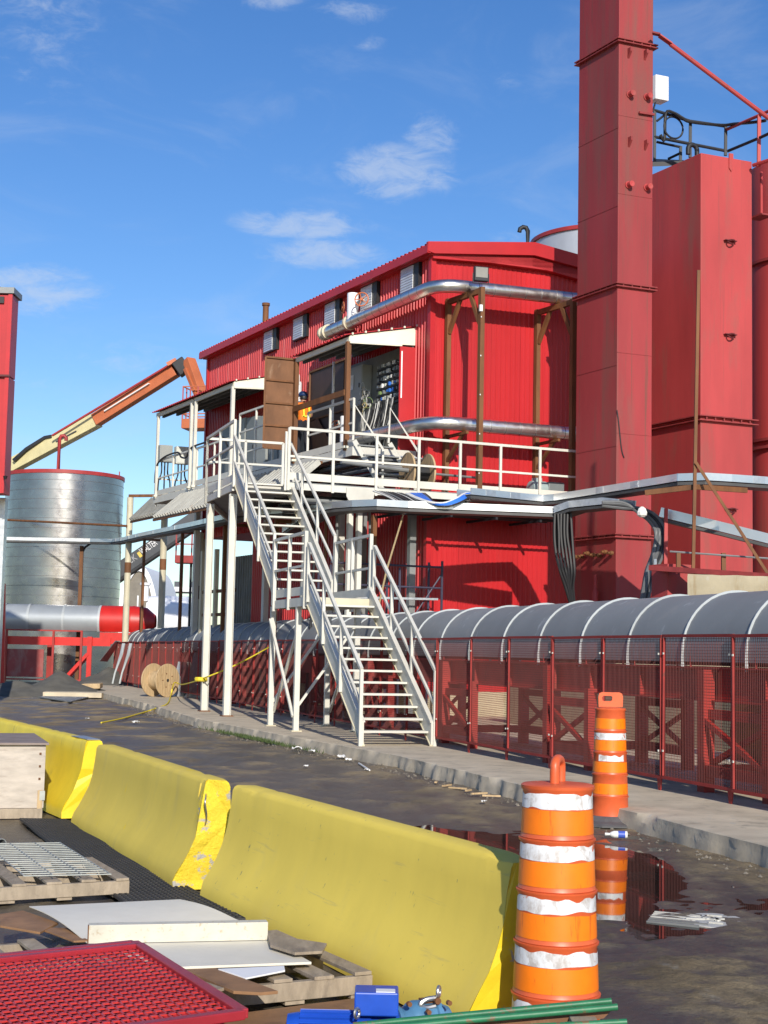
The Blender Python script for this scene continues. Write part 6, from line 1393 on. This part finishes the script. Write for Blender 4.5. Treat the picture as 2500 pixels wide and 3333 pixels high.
for k in range(3):
    mb = MB(); mb.vpost(B.P(11.6+1.25*k,-.55,SLAB), 4.9, .14, .12, B.u, B.v); mb.build('stained_post', 'cream_steel', gw)
for k in range(3):
    q = B.P(11.8+.95*k,-.9-.15*k,SLAB); mb = MB(); n_ = 10
    for j in range(n_):
        for i in range(n_):
            a_ = 2*pi*i/(n_-1); f = j/(n_-1); rr = (.42+.12*noise.noise(V3((i*.7, j*.8, k*3.))))*(1-.55*f); mb.v.append(q+V3((rr*cos(a_), rr*sin(a_), f*(1.7-.3*k))))
    mb.f = [(j*n_+i, j*n_+i+1, (j+1)*n_+i+1, (j+1)*n_+i) for j in range(n_-1) for i in range(n_-1)]
    mb.f.append(tuple((n_-1)*n_+i for i in range(n_-1)))
    tag(mb.build('plastic_wrapped_load', 'plastic_sheet'), 'crumpled grey plastic-wrapped load behind the white columns, %s from the red wall' % ORD[k], 'wrapped load', 'plastic-wrapped loads')
# ------------------------------------------------------------------ left side: red silo building, tank, conveyor
lb_ = thing('left_red_building', 'tall red clad building cut by the left edge', 'building', V3((-13.6, 46, 0)))
cA = atY(46, 960, 44); zA = cA.z; zB = zat(22, 1606, 44); cA = V3((cA.x-.03, 44, 0))
for z0_, z1_x in ((zB, zat(36,1225,44)-.02), (zat(36,1225,44)+.02, zA)):
    corr(lb_, 'cladding', V3((cA.x, 44, z0_)), V3((-1,0,0)), 6, Zu, z1_x-z0_, V3((0,-1,0)), 1.4, .03, 'red_trim', pw=2.8)
    mb = MB(); mb.box(V3((cA.x-3, 44.36, (z0_+z1_x)/2)), 5.99, .66, z1_x-z0_); mb.build('core', 'red_trim', lb_)
mb = MB(); mb.box(V3((cA.x-.06, 43.96, (zB+zA)/2)), .12, .06, zA-zB); mb.build('corner_trim', 'red_trim', lb_)
mb = MB(); mb.bar(V3((cA.x+.04,43.9,zat(36,1225,44))), V3((cA.x-6,43.9,zat(36,1225,44))), .06, .06); mb.build('drip_rail', 'black_red', lb_)
mb = MB(); mb.box(V3((cA.x-3, 44.4, zA+.12)), 6.1, 1.0, .18); rf_ = mb.build('roof', 'grey_metal', lb_)
mb = MB(); mb.prism([V3((cA.x-.35,43.9,zA+.21)), V3((cA.x-1.4,43.9,zA+.8)), V3((cA.x-4,43.9,zA+.8)), V3((cA.x-4,43.9,zA+.21))], V3((0,.9,0))); mb.build('ridge', 'roof_dark', lb_)
mb = MB(); q = atY(4, 976, 43.95); mb.box(q, .18, .04, .20); mb.build('vent', 'black_frame', lb_)
mb = MB(); mb.box(V3((cA.x-.45, 45.5, zB/2)), .32, .35, zB); mb.build('column', 'galv', lb_)
mb = MB(); mb.box(V3((cA.x-1.9, 45.5, zB/2)), 2.2, 1.5, zB); mb.build('lower_wall', 'grey_metal', lb_)
q = atY(6, 1560, 43.8); mb = MB(); mb.lathe(q+V3((.1,0,0)), [(.04,0),(.07,.1)], 8); mb.build('lamp', 'black_frame', lb_)
tc3 = atY(203, 1800, 73.5); zt3 = zat(203, 1532, 70.6); T3 = V3((tc3.x, tc3.y, 0)); RT = 2.86
t3 = thing('silver_tank', 'large banded silver tank with red rim and red gooseneck vent at the left', 'tank', T3, 'silver storage tanks')
mb = MB(); mb.lathe(T3, [(RT, 0),(RT, zt3)], 64); mb.build('shell', 'tank_steel', t3, smooth=True)
mb = MB(); mb.lathe(T3+Zu*zt3, [(RT-.02,-.10),(RT+.05,-.10),(RT+.05,.08),(RT-.02,.08)], 64, cap=False); mb.build('rim', 'lift_red', t3, smooth=True, angle=40)
for k in range(16):
    z = zt3-.42-k*.46
    mb = MB(); mb.lathe(T3+Zu*z, [(RT+.001,-.012),(RT+.010,-.007),(RT+.010,.007),(RT+.001,.012)], 64, cap=False); mb.build('band', 'tank_seam', t3, smooth=True)
g0_ = atY(190, 1520, 71); mb = MB(); mb.tube([g0_-Zu*.3, g0_+Zu*1.35, g0_+Zu*1.50+V3((.08,0,0)), g0_+Zu*1.52+V3((.22,0,0)), g0_+Zu*1.42+V3((.32,0,0)), g0_+Zu*1.28+V3((.32,0,0))], .09, 10); mb.build('gooseneck_vent', 'lift_red', t3, smooth=True, angle=60)
mb = MB(); mb.bar(T3+V3((RT-.1,-.5,zt3)), T3+V3((RT-.1,-.5,zt3+.3)), .05); mb.build('stub', 'lift_red', t3)
mb = MB(); a_ = atY(20,1692,70); b_ = atY(412,1712,64.3); mb.tube([a_, b_], .05, 8); tag(mb.build('rusty_pipe', 'rust_brown', smooth=True), 'thin rusty pipe running across the silver tank', 'pipe')
# left conveyor
YC = 66; lc = thing('left_conveyor', 'short silver and red covered conveyor on a red frame in front of the silver tank', 'conveyor', atY(200, 2200, YC))
zc = zat(150, 2055, YC); rc = .68
def xat(px): return atY(px, 2050, YC).x
def hood2(x0, x1, mat, name, r0=rc, r1=rc):
    mb = MB(); n_ = 20
    for x, r_ in ((x0, r0), (x1, r1)):
        for i in range(n_+1): a_ = radians(-42+264*i/n_); mb.v.append(V3((x, YC-r_*cos(a_), zc+.50+r_*sin(a_))))
    k = n_+1; mb.f = [(i, i+1, k+i+1, k+i) for i in range(k-1)]; return mb.build(name, mat, lc, smooth=True, angle=60)
xs = [xat(p) for p in (-120, 18, 98, 212, 328)]
for a_, b_ in zip(xs[:-1], xs[1:]): hood2(a_, b_-.02, 'hood_light', 'cover_panel')
for x in xs[1:]: hood2(x-.05, x+.05, 'hoop_grey', 'hoop', rc+.025, rc+.025)
hood2(xs[-1]+.05, xat(432), 'machine_red', 'red_hood', rc+.01, rc+.01); hood2(xat(432), xat(478), 'machine_red', 'red_hood', rc+.03, rc*.92); hood2(xat(478), xat(506), 'machine_red', 'red_hood', rc*.92, rc*.45)
mb = MB(); mb.box(V3((xat(420), YC, zc-.25)), xat(500)-xat(330), rc*2, .5); mb.build('red_chute', 'machine_red', lc)
mb = MB(); mb.bar(V3((xat(-100), YC-rc-.1, zc-.42)), V3((xat(372), YC-rc-.1, zc-.42)), .06, .36); mb.build('side_beam', 'machine_red', lc)
for px in (42, 192, 282):
    mb = MB(); mb.vpost(V3((xat(px), YC-rc-.35, .15)), zc+.05, .09, .09); mb.build('guard_post', 'frame_red', lc)
mb = MB(); mb.bar(V3((xat(42), YC-rc-.35, zc+.03)), V3((xat(284), YC-rc-.35, zc+.03)), .06); mb.build('guard_rail', 'frame_red', lc)
mb = MB(); mb.bar(V3((xat(42), YC-rc-.35, .25)), V3((xat(284), YC-rc-.35, .25)), .06); mb.build('guard_rail', 'frame_red', lc)
mb = MB(); mb.box(V3((xat(103), YC-rc-.3, .95)), xat(164)-xat(45), .05, 1.2); mb.build('guard_plate', 'plate_red', lc)
mb = MB(); mb.vpost(V3((xat(307), YC-rc-.2, 0)), zc-.2, .20, .18); mb.build('leg', 'machine_red', lc)
for dy in (-.25, .3):
    mb = MB(); mb.bar(V3((xat(302), YC-rc+dy, zc-.95)), V3((xat(225), YC-rc+dy, .2)), .14, .14); mb.build('strut', 'machine_red', lc)
mb = MB(); mb.bar(V3((xat(225), YC-rc, .15)), V3((xat(310), YC-rc, .15)), .14, .12); mb.build('foot_beam', 'machine_red', lc)
for px in (-10, 160):
    mb = MB(); mb.vpost(V3((xat(px), YC+.3, 0)), zc-.3, .2, .2); mb.build('leg', 'frame_red', lc)
mb = MB(); mb.prism([atY(325,2148,62), atY(375,2085,62.5), atY(392,2085,64), atY(350,2150,63.5)], V3((0,0,-.05))); mb.build('discharge_plate', 'galv', lc)
for px in (395, 418):
    mb = MB(); mb.sweep([atY(px-28,2225,58), atY(px-20,2190,58), atY(px,2130,58), atY(px+8,2095,58.2)], [(-.06,-.03),(.06,-.03),(.06,.03),(-.06,.03)]); mb.build('bent_strap', 'hoop_grey', lc)
dp = MB(); dp.prism([C.P(49.4,.0,SLAB), C.P(49.4,2.4,SLAB), C.P(49.4,2.4,1.9), C.P(49.4,.0,1.9)], C.u*.06); tag(dp.build('conveyor_end_plate', 'frame_red'), 'red end plate closing the far end of the long conveyor', 'plate')
lf = thing('red_gate_frame', 'red square frame at the left edge in front of the silver conveyor', 'frame', atY(8, 2230, 55)); 
for a_, b_ in (((12,1900),(8,2225)), ((12,1902),(-60,1902))):
    mb = MB(); mb.bar(atY(*a_,55), atY(*b_,55), .14); mb.build('bar', 'machine_red', lf)
# piles of black sand, planks
def mound(name, c, rx, ry, h_, label, seed):
    mb = MB(); n_ = 30
    for j in range(n_):
        for i in range(n_):
            x = (i/(n_-1)*2-1); y = (j/(n_-1)*2-1); d = sqrt(x*x+y*y)
            z = max(0, 1-d)*h_*(1+.35*noise.noise(V3((x*2.2+seed, y*2.2, seed))))+.05*h_*noise.noise(V3((x*7, y*7, seed)))*max(0,1-d)
            mb.v.append(V3(c)+V3((x*rx, y*ry, z-.02)))
    mb.f = [(j*n_+i, j*n_+i+1, (j+1)*n_+i+1, (j+1)*n_+i) for j in range(n_-1) for i in range(n_-1)]
    tag(mb.build(name, 'sand', smooth=True), label, 'sand pile', 'heaps of dark sand')
q = gz(205, 2262); mound('sand_pile', q, 1.9, 2.6, .80, 'larger heap of dark sand in front of the silver and red conveyor', 1.3)
q = gz(345, 2240); mound('sand_pile', V3((q.x, q.y, 0)), 1.7, 2.2, .85, 'smaller heap of dark sand under the red conveyor end', 4.1)
q = gz(60, 2262); mound('sand_pile', V3((q.x, q.y, 0)), 2.6, 1.6, .45, 'low spread of dark sand below the red guard plate', 6.6)
mb = MB(); mb.box((gz(235,2262)+gz(235,2262))/2+Zu*.30, 2.0, 1.5, .18, V3((1,.12,.04)).normalized(), V3((-.12,1,0)).normalized()); tag(mb.build('plank', 'wood_pale', bevel=.03), 'thick tan plank lying on the scrap plate beside the sand heap', 'plank')
mb = MB(); mb.box(gz(240,2270)+Zu*.10, 1.9, 1.2, .16, V3((1,.12,.0)).normalized(), V3((-.12,1,0)).normalized()); tag(mb.build('steel_scrap_plate', 'concrete'), 'grey scrap block under the tan plank', 'scrap')
mb = MB(); mb.prism([gz(125,2268,.05), gz(230,2283,.05), gz(338,2255,.05), gz(240,2252,.05)], Zu*-.03); tag(mb.build('dark_sheet', 'grey_metal'), 'dark flat sheet sticking out under the tan plank', 'sheet')
mb = MB(); mb.box(gz(62,2240)+Zu*.06, 2.2, .5, .14); tag(mb.build('concrete_chunk', 'concrete', bevel=.03), 'pale concrete chunk at the left below the guard plate', 'concrete')
# ------------------------------------------------------------------ boom lift and telehandler boom
YB = 78
bl_ = thing('boom_lift', 'orange and cream telescopic boom lift reaching over the silver tank', 'boom lift', atY(40, 1540, YB))
def boxbeam(name, a, b, w_, h_, mat, parent, up=Zu, bev=.02):
    mb = MB(); mb.bar(a, b, w_, h_, up); return mb.build(name, mat, parent, bevel=bev)
boxbeam('outer_boom', atY(-120,1602,82.0), atY(318,1367,79.5), .62, .74, 'cream_lift', bl_)
boxbeam('inner_boom', atY(312,1368,79.4), atY(572,1205,78.0), .56, .68, 'orange_lift', bl_)
mb = MB(); mb.sweep([atY(48,1500,80.6), atY(90,1462,80.4), atY(150,1425,80.2), atY(172,1421,80.1)], [(-.2,-.08),(.2,-.08),(.2,.08),(-.2,.08)]); mb.build('hose_carrier', 'black_steel', bl_)
boxbeam('boom_rail', atY(170,1418,79.4), atY(560,1183,77.6), .13, .10, 'lift_red', bl_)
boxbeam('boom_stripe', atY(345,1340,79.0), atY(490,1250,78.2), .45, .06, 'label_white', bl_, bev=0)
boxbeam('boom_stripe', atY(190,1440,80.1), atY(255,1405,79.7), .5, .06, 'boom_dark', bl_, bev=0)
mb = MB(); mb.box(atY(592,1195,77.8), .68, .68, .82, V3((.8,0,.6)), V3((0,1,0)), V3((-.6,0,.8))); mb.build('knuckle', 'black_steel', bl_, bevel=.05)
mb = MB(); mb.bar(atY(545,1188,77.7), atY(575,1172,77.7), .4, .2); mb.build('knuckle_pin', 'orange_lift', bl_)
boxbeam('jib', atY(615,1172,77.6), atY(655,1285,76.8), .56, .46, 'orange_lift', bl_)
boxbeam('jib_link', atY(603,1200,77.3), atY(640,1290,76.6), .16, .20, 'orange_lift', bl_)
bk = thing('lift_basket', 'orange railed work basket showing above and below the left canopy', 'basket', atY(640,1390,75.5))
pb = [atY(592,1392,75.6), atY(690,1402,75.2)]; X_ = (pb[1]-pb[0]); X_.z = 0; wb_ = X_.length; X_.normalize(); Y_ = V3((-X_.y, X_.x, 0)); zb = pb[0].z; zt = zat(592,1258,75.6)
mb = MB(); mb.box(pb[0]+X_*wb_/2+Y_*.5+Zu*.2, wb_, 1.2, .5, X_, Y_); mb.build('floor_box', 'orange_lift', bk, bevel=.03)
for (s_, d_) in ((0,0),(.25,0),(.5,0),(1,0),(0,1),(1,1),(.0,.5)):
    q = pb[0]+X_*wb_*s_+Y_*d_; mb = MB(); mb.vpost(q, zt, .06, .06); mb.build('rail_post', 'lift_red', bk)
for z in (zt, (zt*2+zb)/3, (zt+zb*2)/3):
    mb = MB(); q0 = V3((pb[0].x, pb[0].y, z)); mb.rail([q0+X_*wb_, q0, q0+Y_*1, q0+Y_*1+X_*wb_], .05); mb.build('rail', 'orange_lift', bk)
YTl = 78
tl = thing('telehandler_boom', 'dark grey telehandler boom with pale lettering behind the white columns', 'telehandler boom', atY(400,1900,YTl))
a_ = atY(335,1898,YTl); b_ = atY(695,1653,YTl)
boxbeam('boom', a_, b_, .6, .86, 'boom_dark', tl); boxbeam('lower_flange', a_-Zu*.48, b_-Zu*.48, .66, .16, 'black_steel', tl)
def lettering(txt, px, py, size, mat, parent, Y, ang, sx=1.0):
    cu = bpy.data.curves.new('lettering', 'FONT'); cu.body = txt; cu.size = size; cu.extrude = .006; cu.space_character = .95
    o_ = bpy.data.objects.new('lettering_src', cu); COL.objects.link(o_); bpy.context.view_layer.update()
    me = bpy.data.meshes.new_from_object(o_.evaluated_get(bpy.context.evaluated_depsgraph_get())); bpy.data.objects.remove(o_)
    me.materials.clear(); me.materials.append(MAT[mat])
    ob = bpy.data.objects.new('lettering', me); COL.objects.link(ob); ob.parent = parent
    ob.matrix_local = Matrix.Translation(atY(px, py, Y)-parent_loc(parent)) @ Matrix.Rotation(ang, 4, 'Y') @ Matrix.Rotation(pi/2, 4, 'X') @ Matrix.Scale(sx, 4, (1,0,0)); return ob
ang_ = -math.atan2((b_-a_).z, (b_-a_).x)
lettering('WALTER', 463, 1806, .50, 'label_white', tl, YTl-.315, ang_, .52); lettering('CK', 421, 1838, .50, 'decal_grey', tl, YTl-.315, ang_, .8)
d_ = (b_-a_).normalized(); mb = MB(); c_ = atY(455,1805,YTl-.31); mb.box(c_, .17, .02, .30, d_, V3((0,1,0)), d_.cross(V3((0,1,0)))*-1); mb.build('yellow_mark', 'decal_yellow', tl)
rbk = thing('red_work_basket', 'small dark red work basket with railings hung under the cable tray', 'basket', atY(610,1830,66))
c_ = atY(614,1822,66); 
mb = MB(); mb.box(c_, 1.12, .8, .34); mb.build('floor_box', 'lift_red', rbk, bevel=.02)
zt = zat(614,1738,66)
for dx in (-.53,-.24,.16,.53):
    mb = MB(); mb.vpost(c_+V3((dx,-.28,0)), zt, .06, .05); mb.build('rail_post', 'lift_red', rbk)
for z in (zt, (zt+c_.z)/2+.1):
    mb = MB(); mb.rail([V3((c_.x-.53,c_.y+.28,z)), V3((c_.x-.53,c_.y-.28,z)), V3((c_.x+.53,c_.y-.28,z)), V3((c_.x+.53,c_.y+.28,z))], .05); mb.build('rail', 'lift_red', rbk)
for dx, nm in ((.12,'support'),(.33,'support')):
    mb = MB(); mb.vpost(V3((c_.x+dx, c_.y, 0)), c_.z, .10, .10); mb.build('mast', 'black_steel', rbk)
# ------------------------------------------------------------------ far background: tent, tanker, buildings
YD = 130; tn = thing('white_tent', 'white arched fabric shelter far behind the white columns', 'tent', atY(450, 2080, YD))
c_ = atY(446, 2040, YD); c_.z = 0; Rt = 1.95; zt = zat(446,1838,YD); n_ = 24
def tarc(r_, h_, y): return [V3((c_.x-r_*cos(pi*i/n_), c_.y+y, h_*sin(pi*i/n_)**.9)) for i in range(n_+1)]
Ro = 2.1
o1 = tarc(2.1, zt, 0); o2 = tarc(1.65, zt-.55, 0); o3 = tarc(2.1, zt, 14)
mb = MB(); mb.add(o1+o3, [(i, i+1, n_+2+i, n_+1+i) for i in range(n_)]); mb.build('roof', 'tent_white', tn, smooth=True, angle=60)
mb = MB(); mb.add(o1+o2, [(i, i+1, n_+2+i, n_+1+i) for i in range(n_)]); mb.build('front_band', 'tent_white', tn)
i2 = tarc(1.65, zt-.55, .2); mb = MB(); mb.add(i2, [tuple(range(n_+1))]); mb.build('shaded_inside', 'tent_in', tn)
for dx in (-.9, 0, .9):
    mb = MB(); mb.vpost(V3((c_.x+dx, c_.y-.05, 0)), zt*.7, .12, .1); mb.build('frame_post', 'tent_white', tn)
tt = thing('white_tanker', 'white tank and vehicle bodies far behind the columns', 'tanker', atY(520, 2080, 96))
a_ = atY(478,2010,96); b_ = atY(615,2010,96)
mb = MB(); mb.lathe(a_, [(.3,0),(1.35,.1),(1.4,.3),(1.4,(b_-a_).length),(1.2,(b_-a_).length+.2)], 24, V3((0,1,0)), Zu, V3((1,0,0))); mb.build('tank', 'truck_white', tt, smooth=True, angle=40)
mb = MB(); mb.lathe(atY(473,1925,95), [(.22,-.6),(.22,.35),(.36,.4),(.36,.55)], 12); mb.build('hatch', 'truck_white', tt, smooth=True, angle=40)
q = atY(415,1985,95); mb = MB(); mb.box(V3((q.x, q.y, 1.9)), 1.6, 2, 3.8); mb.build('cab', 'truck_white', tt, bevel=.1)
mb = MB(); mb.box(V3((q.x+1.6, q.y+.5, 1.1)), 1.4, 1.5, 1.8); mb.build('step_body', 'grey_metal', tt)
mb = MB(); mb.box(V3(((a_.x+b_.x)/2, a_.y, .5)), 3.2, 1.6, .9); mb.build('chassis', 'boom_dark', tt)
fb = thing('far_building', 'pale low flat-roofed building on the horizon between the columns', 'building', atY(590, 2090, 200))
c_ = atY(592,1935,200); mb = MB(); mb.box(V3((c_.x, c_.y, c_.z/2-.6)), 5.6, 6, c_.z+.2); mb.build('wall', 'cab_light', fb)
mb = MB(); mb.box(V3((c_.x, c_.y, zat(592,1914,200)-.3)), 7.0, 7, .6); mb.build('roof', 'truck_white', fb)
for k, dx in enumerate((-.6, 1.7)):
    mb = MB(); mb.box(V3((c_.x+dx, c_.y, zat(592,1908,200)+.2)), .8, .8, .8); mb.build('roof_unit', 'boom_dark', fb)
# ------------------------------------------------------------------ worker on the gallery
def worker(base, face):
    face = face.normalized(); side = V3((face.y, -face.x, 0)); r = thing('person', 'worker in dark blue hard hat and orange high-visibility vest standing on the gallery', 'person', base)
    J = {}; E_ = []; Rr = {}
    def j(nm, s_, f_, z, rad, par=None):
        J[nm] = side*s_+face*f_+Zu*z; Rr[nm] = rad
        if par: E_.append((par, nm))
    j('pel',0,0,.95,.155); j('bel',0,.01,1.10,.150,'pel'); j('chest',0,.02,1.32,.17,'bel'); j('neckb',0,.01,1.47,.085,'chest'); j('neck',0,.02,1.53,.058,'neckb'); j('head',0,.05,1.63,.092,'neck'); j('top',0,.05,1.71,.088,'head')
    for s_, n_ in ((-1,'L'),(1,'R')):
        j('hip'+n_, .10*s_,0,.88,.105,'pel'); j('kn'+n_, .12*s_,.03,.50,.070,'hip'+n_); j('an'+n_, .13*s_,-.01,.09,.050,'kn'+n_); j('toe'+n_, .14*s_,.17,.045,.042,'an'+n_)
        j('sh'+n_, .19*s_,.0,1.42,.072,'chest')
    j('elL',-.36,.10,1.22,.048,'shL'); j('wrL',-.22,.32,1.30,.034,'elL'); j('paL',-.18,.40,1.32,.034,'wrL')
    j('elR',.30,.08,1.16,.048,'shR'); j('wrR',.20,.30,1.12,.034,'elR'); j('paR',.16,.38,1.13,.034,'wrR')
    for n_, s_ in (('L',-1),('R',1)):
        b_ = J['pa'+n_]
        for k in range(4):
            nm = 'f%s%d' % (n_, k); J[nm] = b_+face*(.05-.006*abs(k-1.5))+Zu*(.030-.02*k)+side*(.01*s_); Rr[nm] = .010; E_.append(('pa'+n_, nm))
            nm2 = nm+'t'; J[nm2] = J[nm]+face*(.025)-side*(.025*-s_)*-1; Rr[nm2] = .009; E_.append((nm, nm2))
        nm = 'th'+n_; J[nm] = J['wr'+n_]+face*.05+Zu*.045; Rr[nm] = .011; E_.append(('wr'+n_, nm))
    keys = list(J); me = bpy.data.meshes.new('body'); me.from_pydata([J[k] for k in keys], [(keys.index(a), keys.index(b)) for a, b in E_], [])
    o = bpy.data.objects.new('body_src', me); COL.objects.link(o); o.modifiers.new('skin', 'SKIN'); sd = o.modifiers.new('sub', 'SUBSURF'); sd.levels = 2; sd.render_levels = 2
    for i, k in enumerate(keys): me.skin_vertices[0].data[i].radius = (Rr[k], Rr[k])
    me.skin_vertices[0].data[0].use_root = True
    bpy.context.view_layer.update()
    m2 = bpy.data.meshes.new_from_object(o.evaluated_get(bpy.context.evaluated_depsgraph_get())); bpy.data.objects.remove(o)
    m2.name = 'body'; m2.materials.clear()
    for mn in ('jeans','vest_orange','skin','black_steel'): m2.materials.append(MAT[mn])
    for p in m2.polygons:
        c = p.center; rad = abs(c.dot(side)); z = c.z
        p.use_smooth = True
        if z < .13: p.material_index = 3
        elif z < 1.0: p.material_index = 0
        elif z < 1.49 and rad < .235: p.material_index = 1
        else: p.material_index = 2
    b = bpy.data.objects.new('body', m2); COL.objects.link(b); b.parent = r
    hc = base+face*.05+Zu*1.685
    mb = MB(); mb.lathe(hc, [(.150,-.005),(.152,.0),(.130,.012),(.126,.05),(.105,.10),(.06,.130),(0,.138)], 22); mb.build('hard_hat', 'helmet_blue', r, smooth=True, angle=60)
    mb = MB(); mb.lathe(hc-Zu*.115-face*.035, [(.055,0),(.098,.03),(.104,.08),(.10,.11)], 16, cap=False); mb.build('hair', 'cable_black', r, smooth=True)
    for s_ in (-1, 1):
        mb = MB(); mb.lathe(hc+side*(.095*s_)-Zu*.075, [(.0,-.01),(.022,-.005),(.022,.005),(0,.01)], 10, face, Zu, side); mb.build('ear', 'skin', r, smooth=True)
        mb = MB(); mb.lathe(hc+face*.088+side*(.032*s_)-Zu*.055, [(0,-.008),(.012,0),(0,.008)], 8); mb.build('eye', 'label_white', r, smooth=True)
    mb = MB(); mb.prism([hc+face*.085-Zu*.05, hc+face*.088+side*.018-Zu*.10, hc+face*.118-Zu*.098, hc+face*.088-side*.018-Zu*.10], Zu*.002); mb.build('nose', 'skin', r)
    mb = MB(); mb.box(hc+face*.088-Zu*.125, .05, .008, .010, side, face); mb.build('mouth', 'lift_red', r)
    # reflective stripes
    mb = MB(); mb.lathe(base+Zu*1.08+face*.012, [(.166,0),(.172,.05)], 20, cap=False); mb.build('waist_stripe', 'vest_yellow', r, smooth=True)
    for s_ in (-1, 1):
        mb = MB(); mb.bar(base+side*(.085*s_)-face*.165+Zu*1.10, base+side*(.085*s_)-face*.135+Zu*1.44, .055, .012, -face); mb.build('back_stripe', 'vest_yellow', r)
    return r
worker(B.P(4.55,-1.35,ZG+.21), V3((-.55,.8,0)))
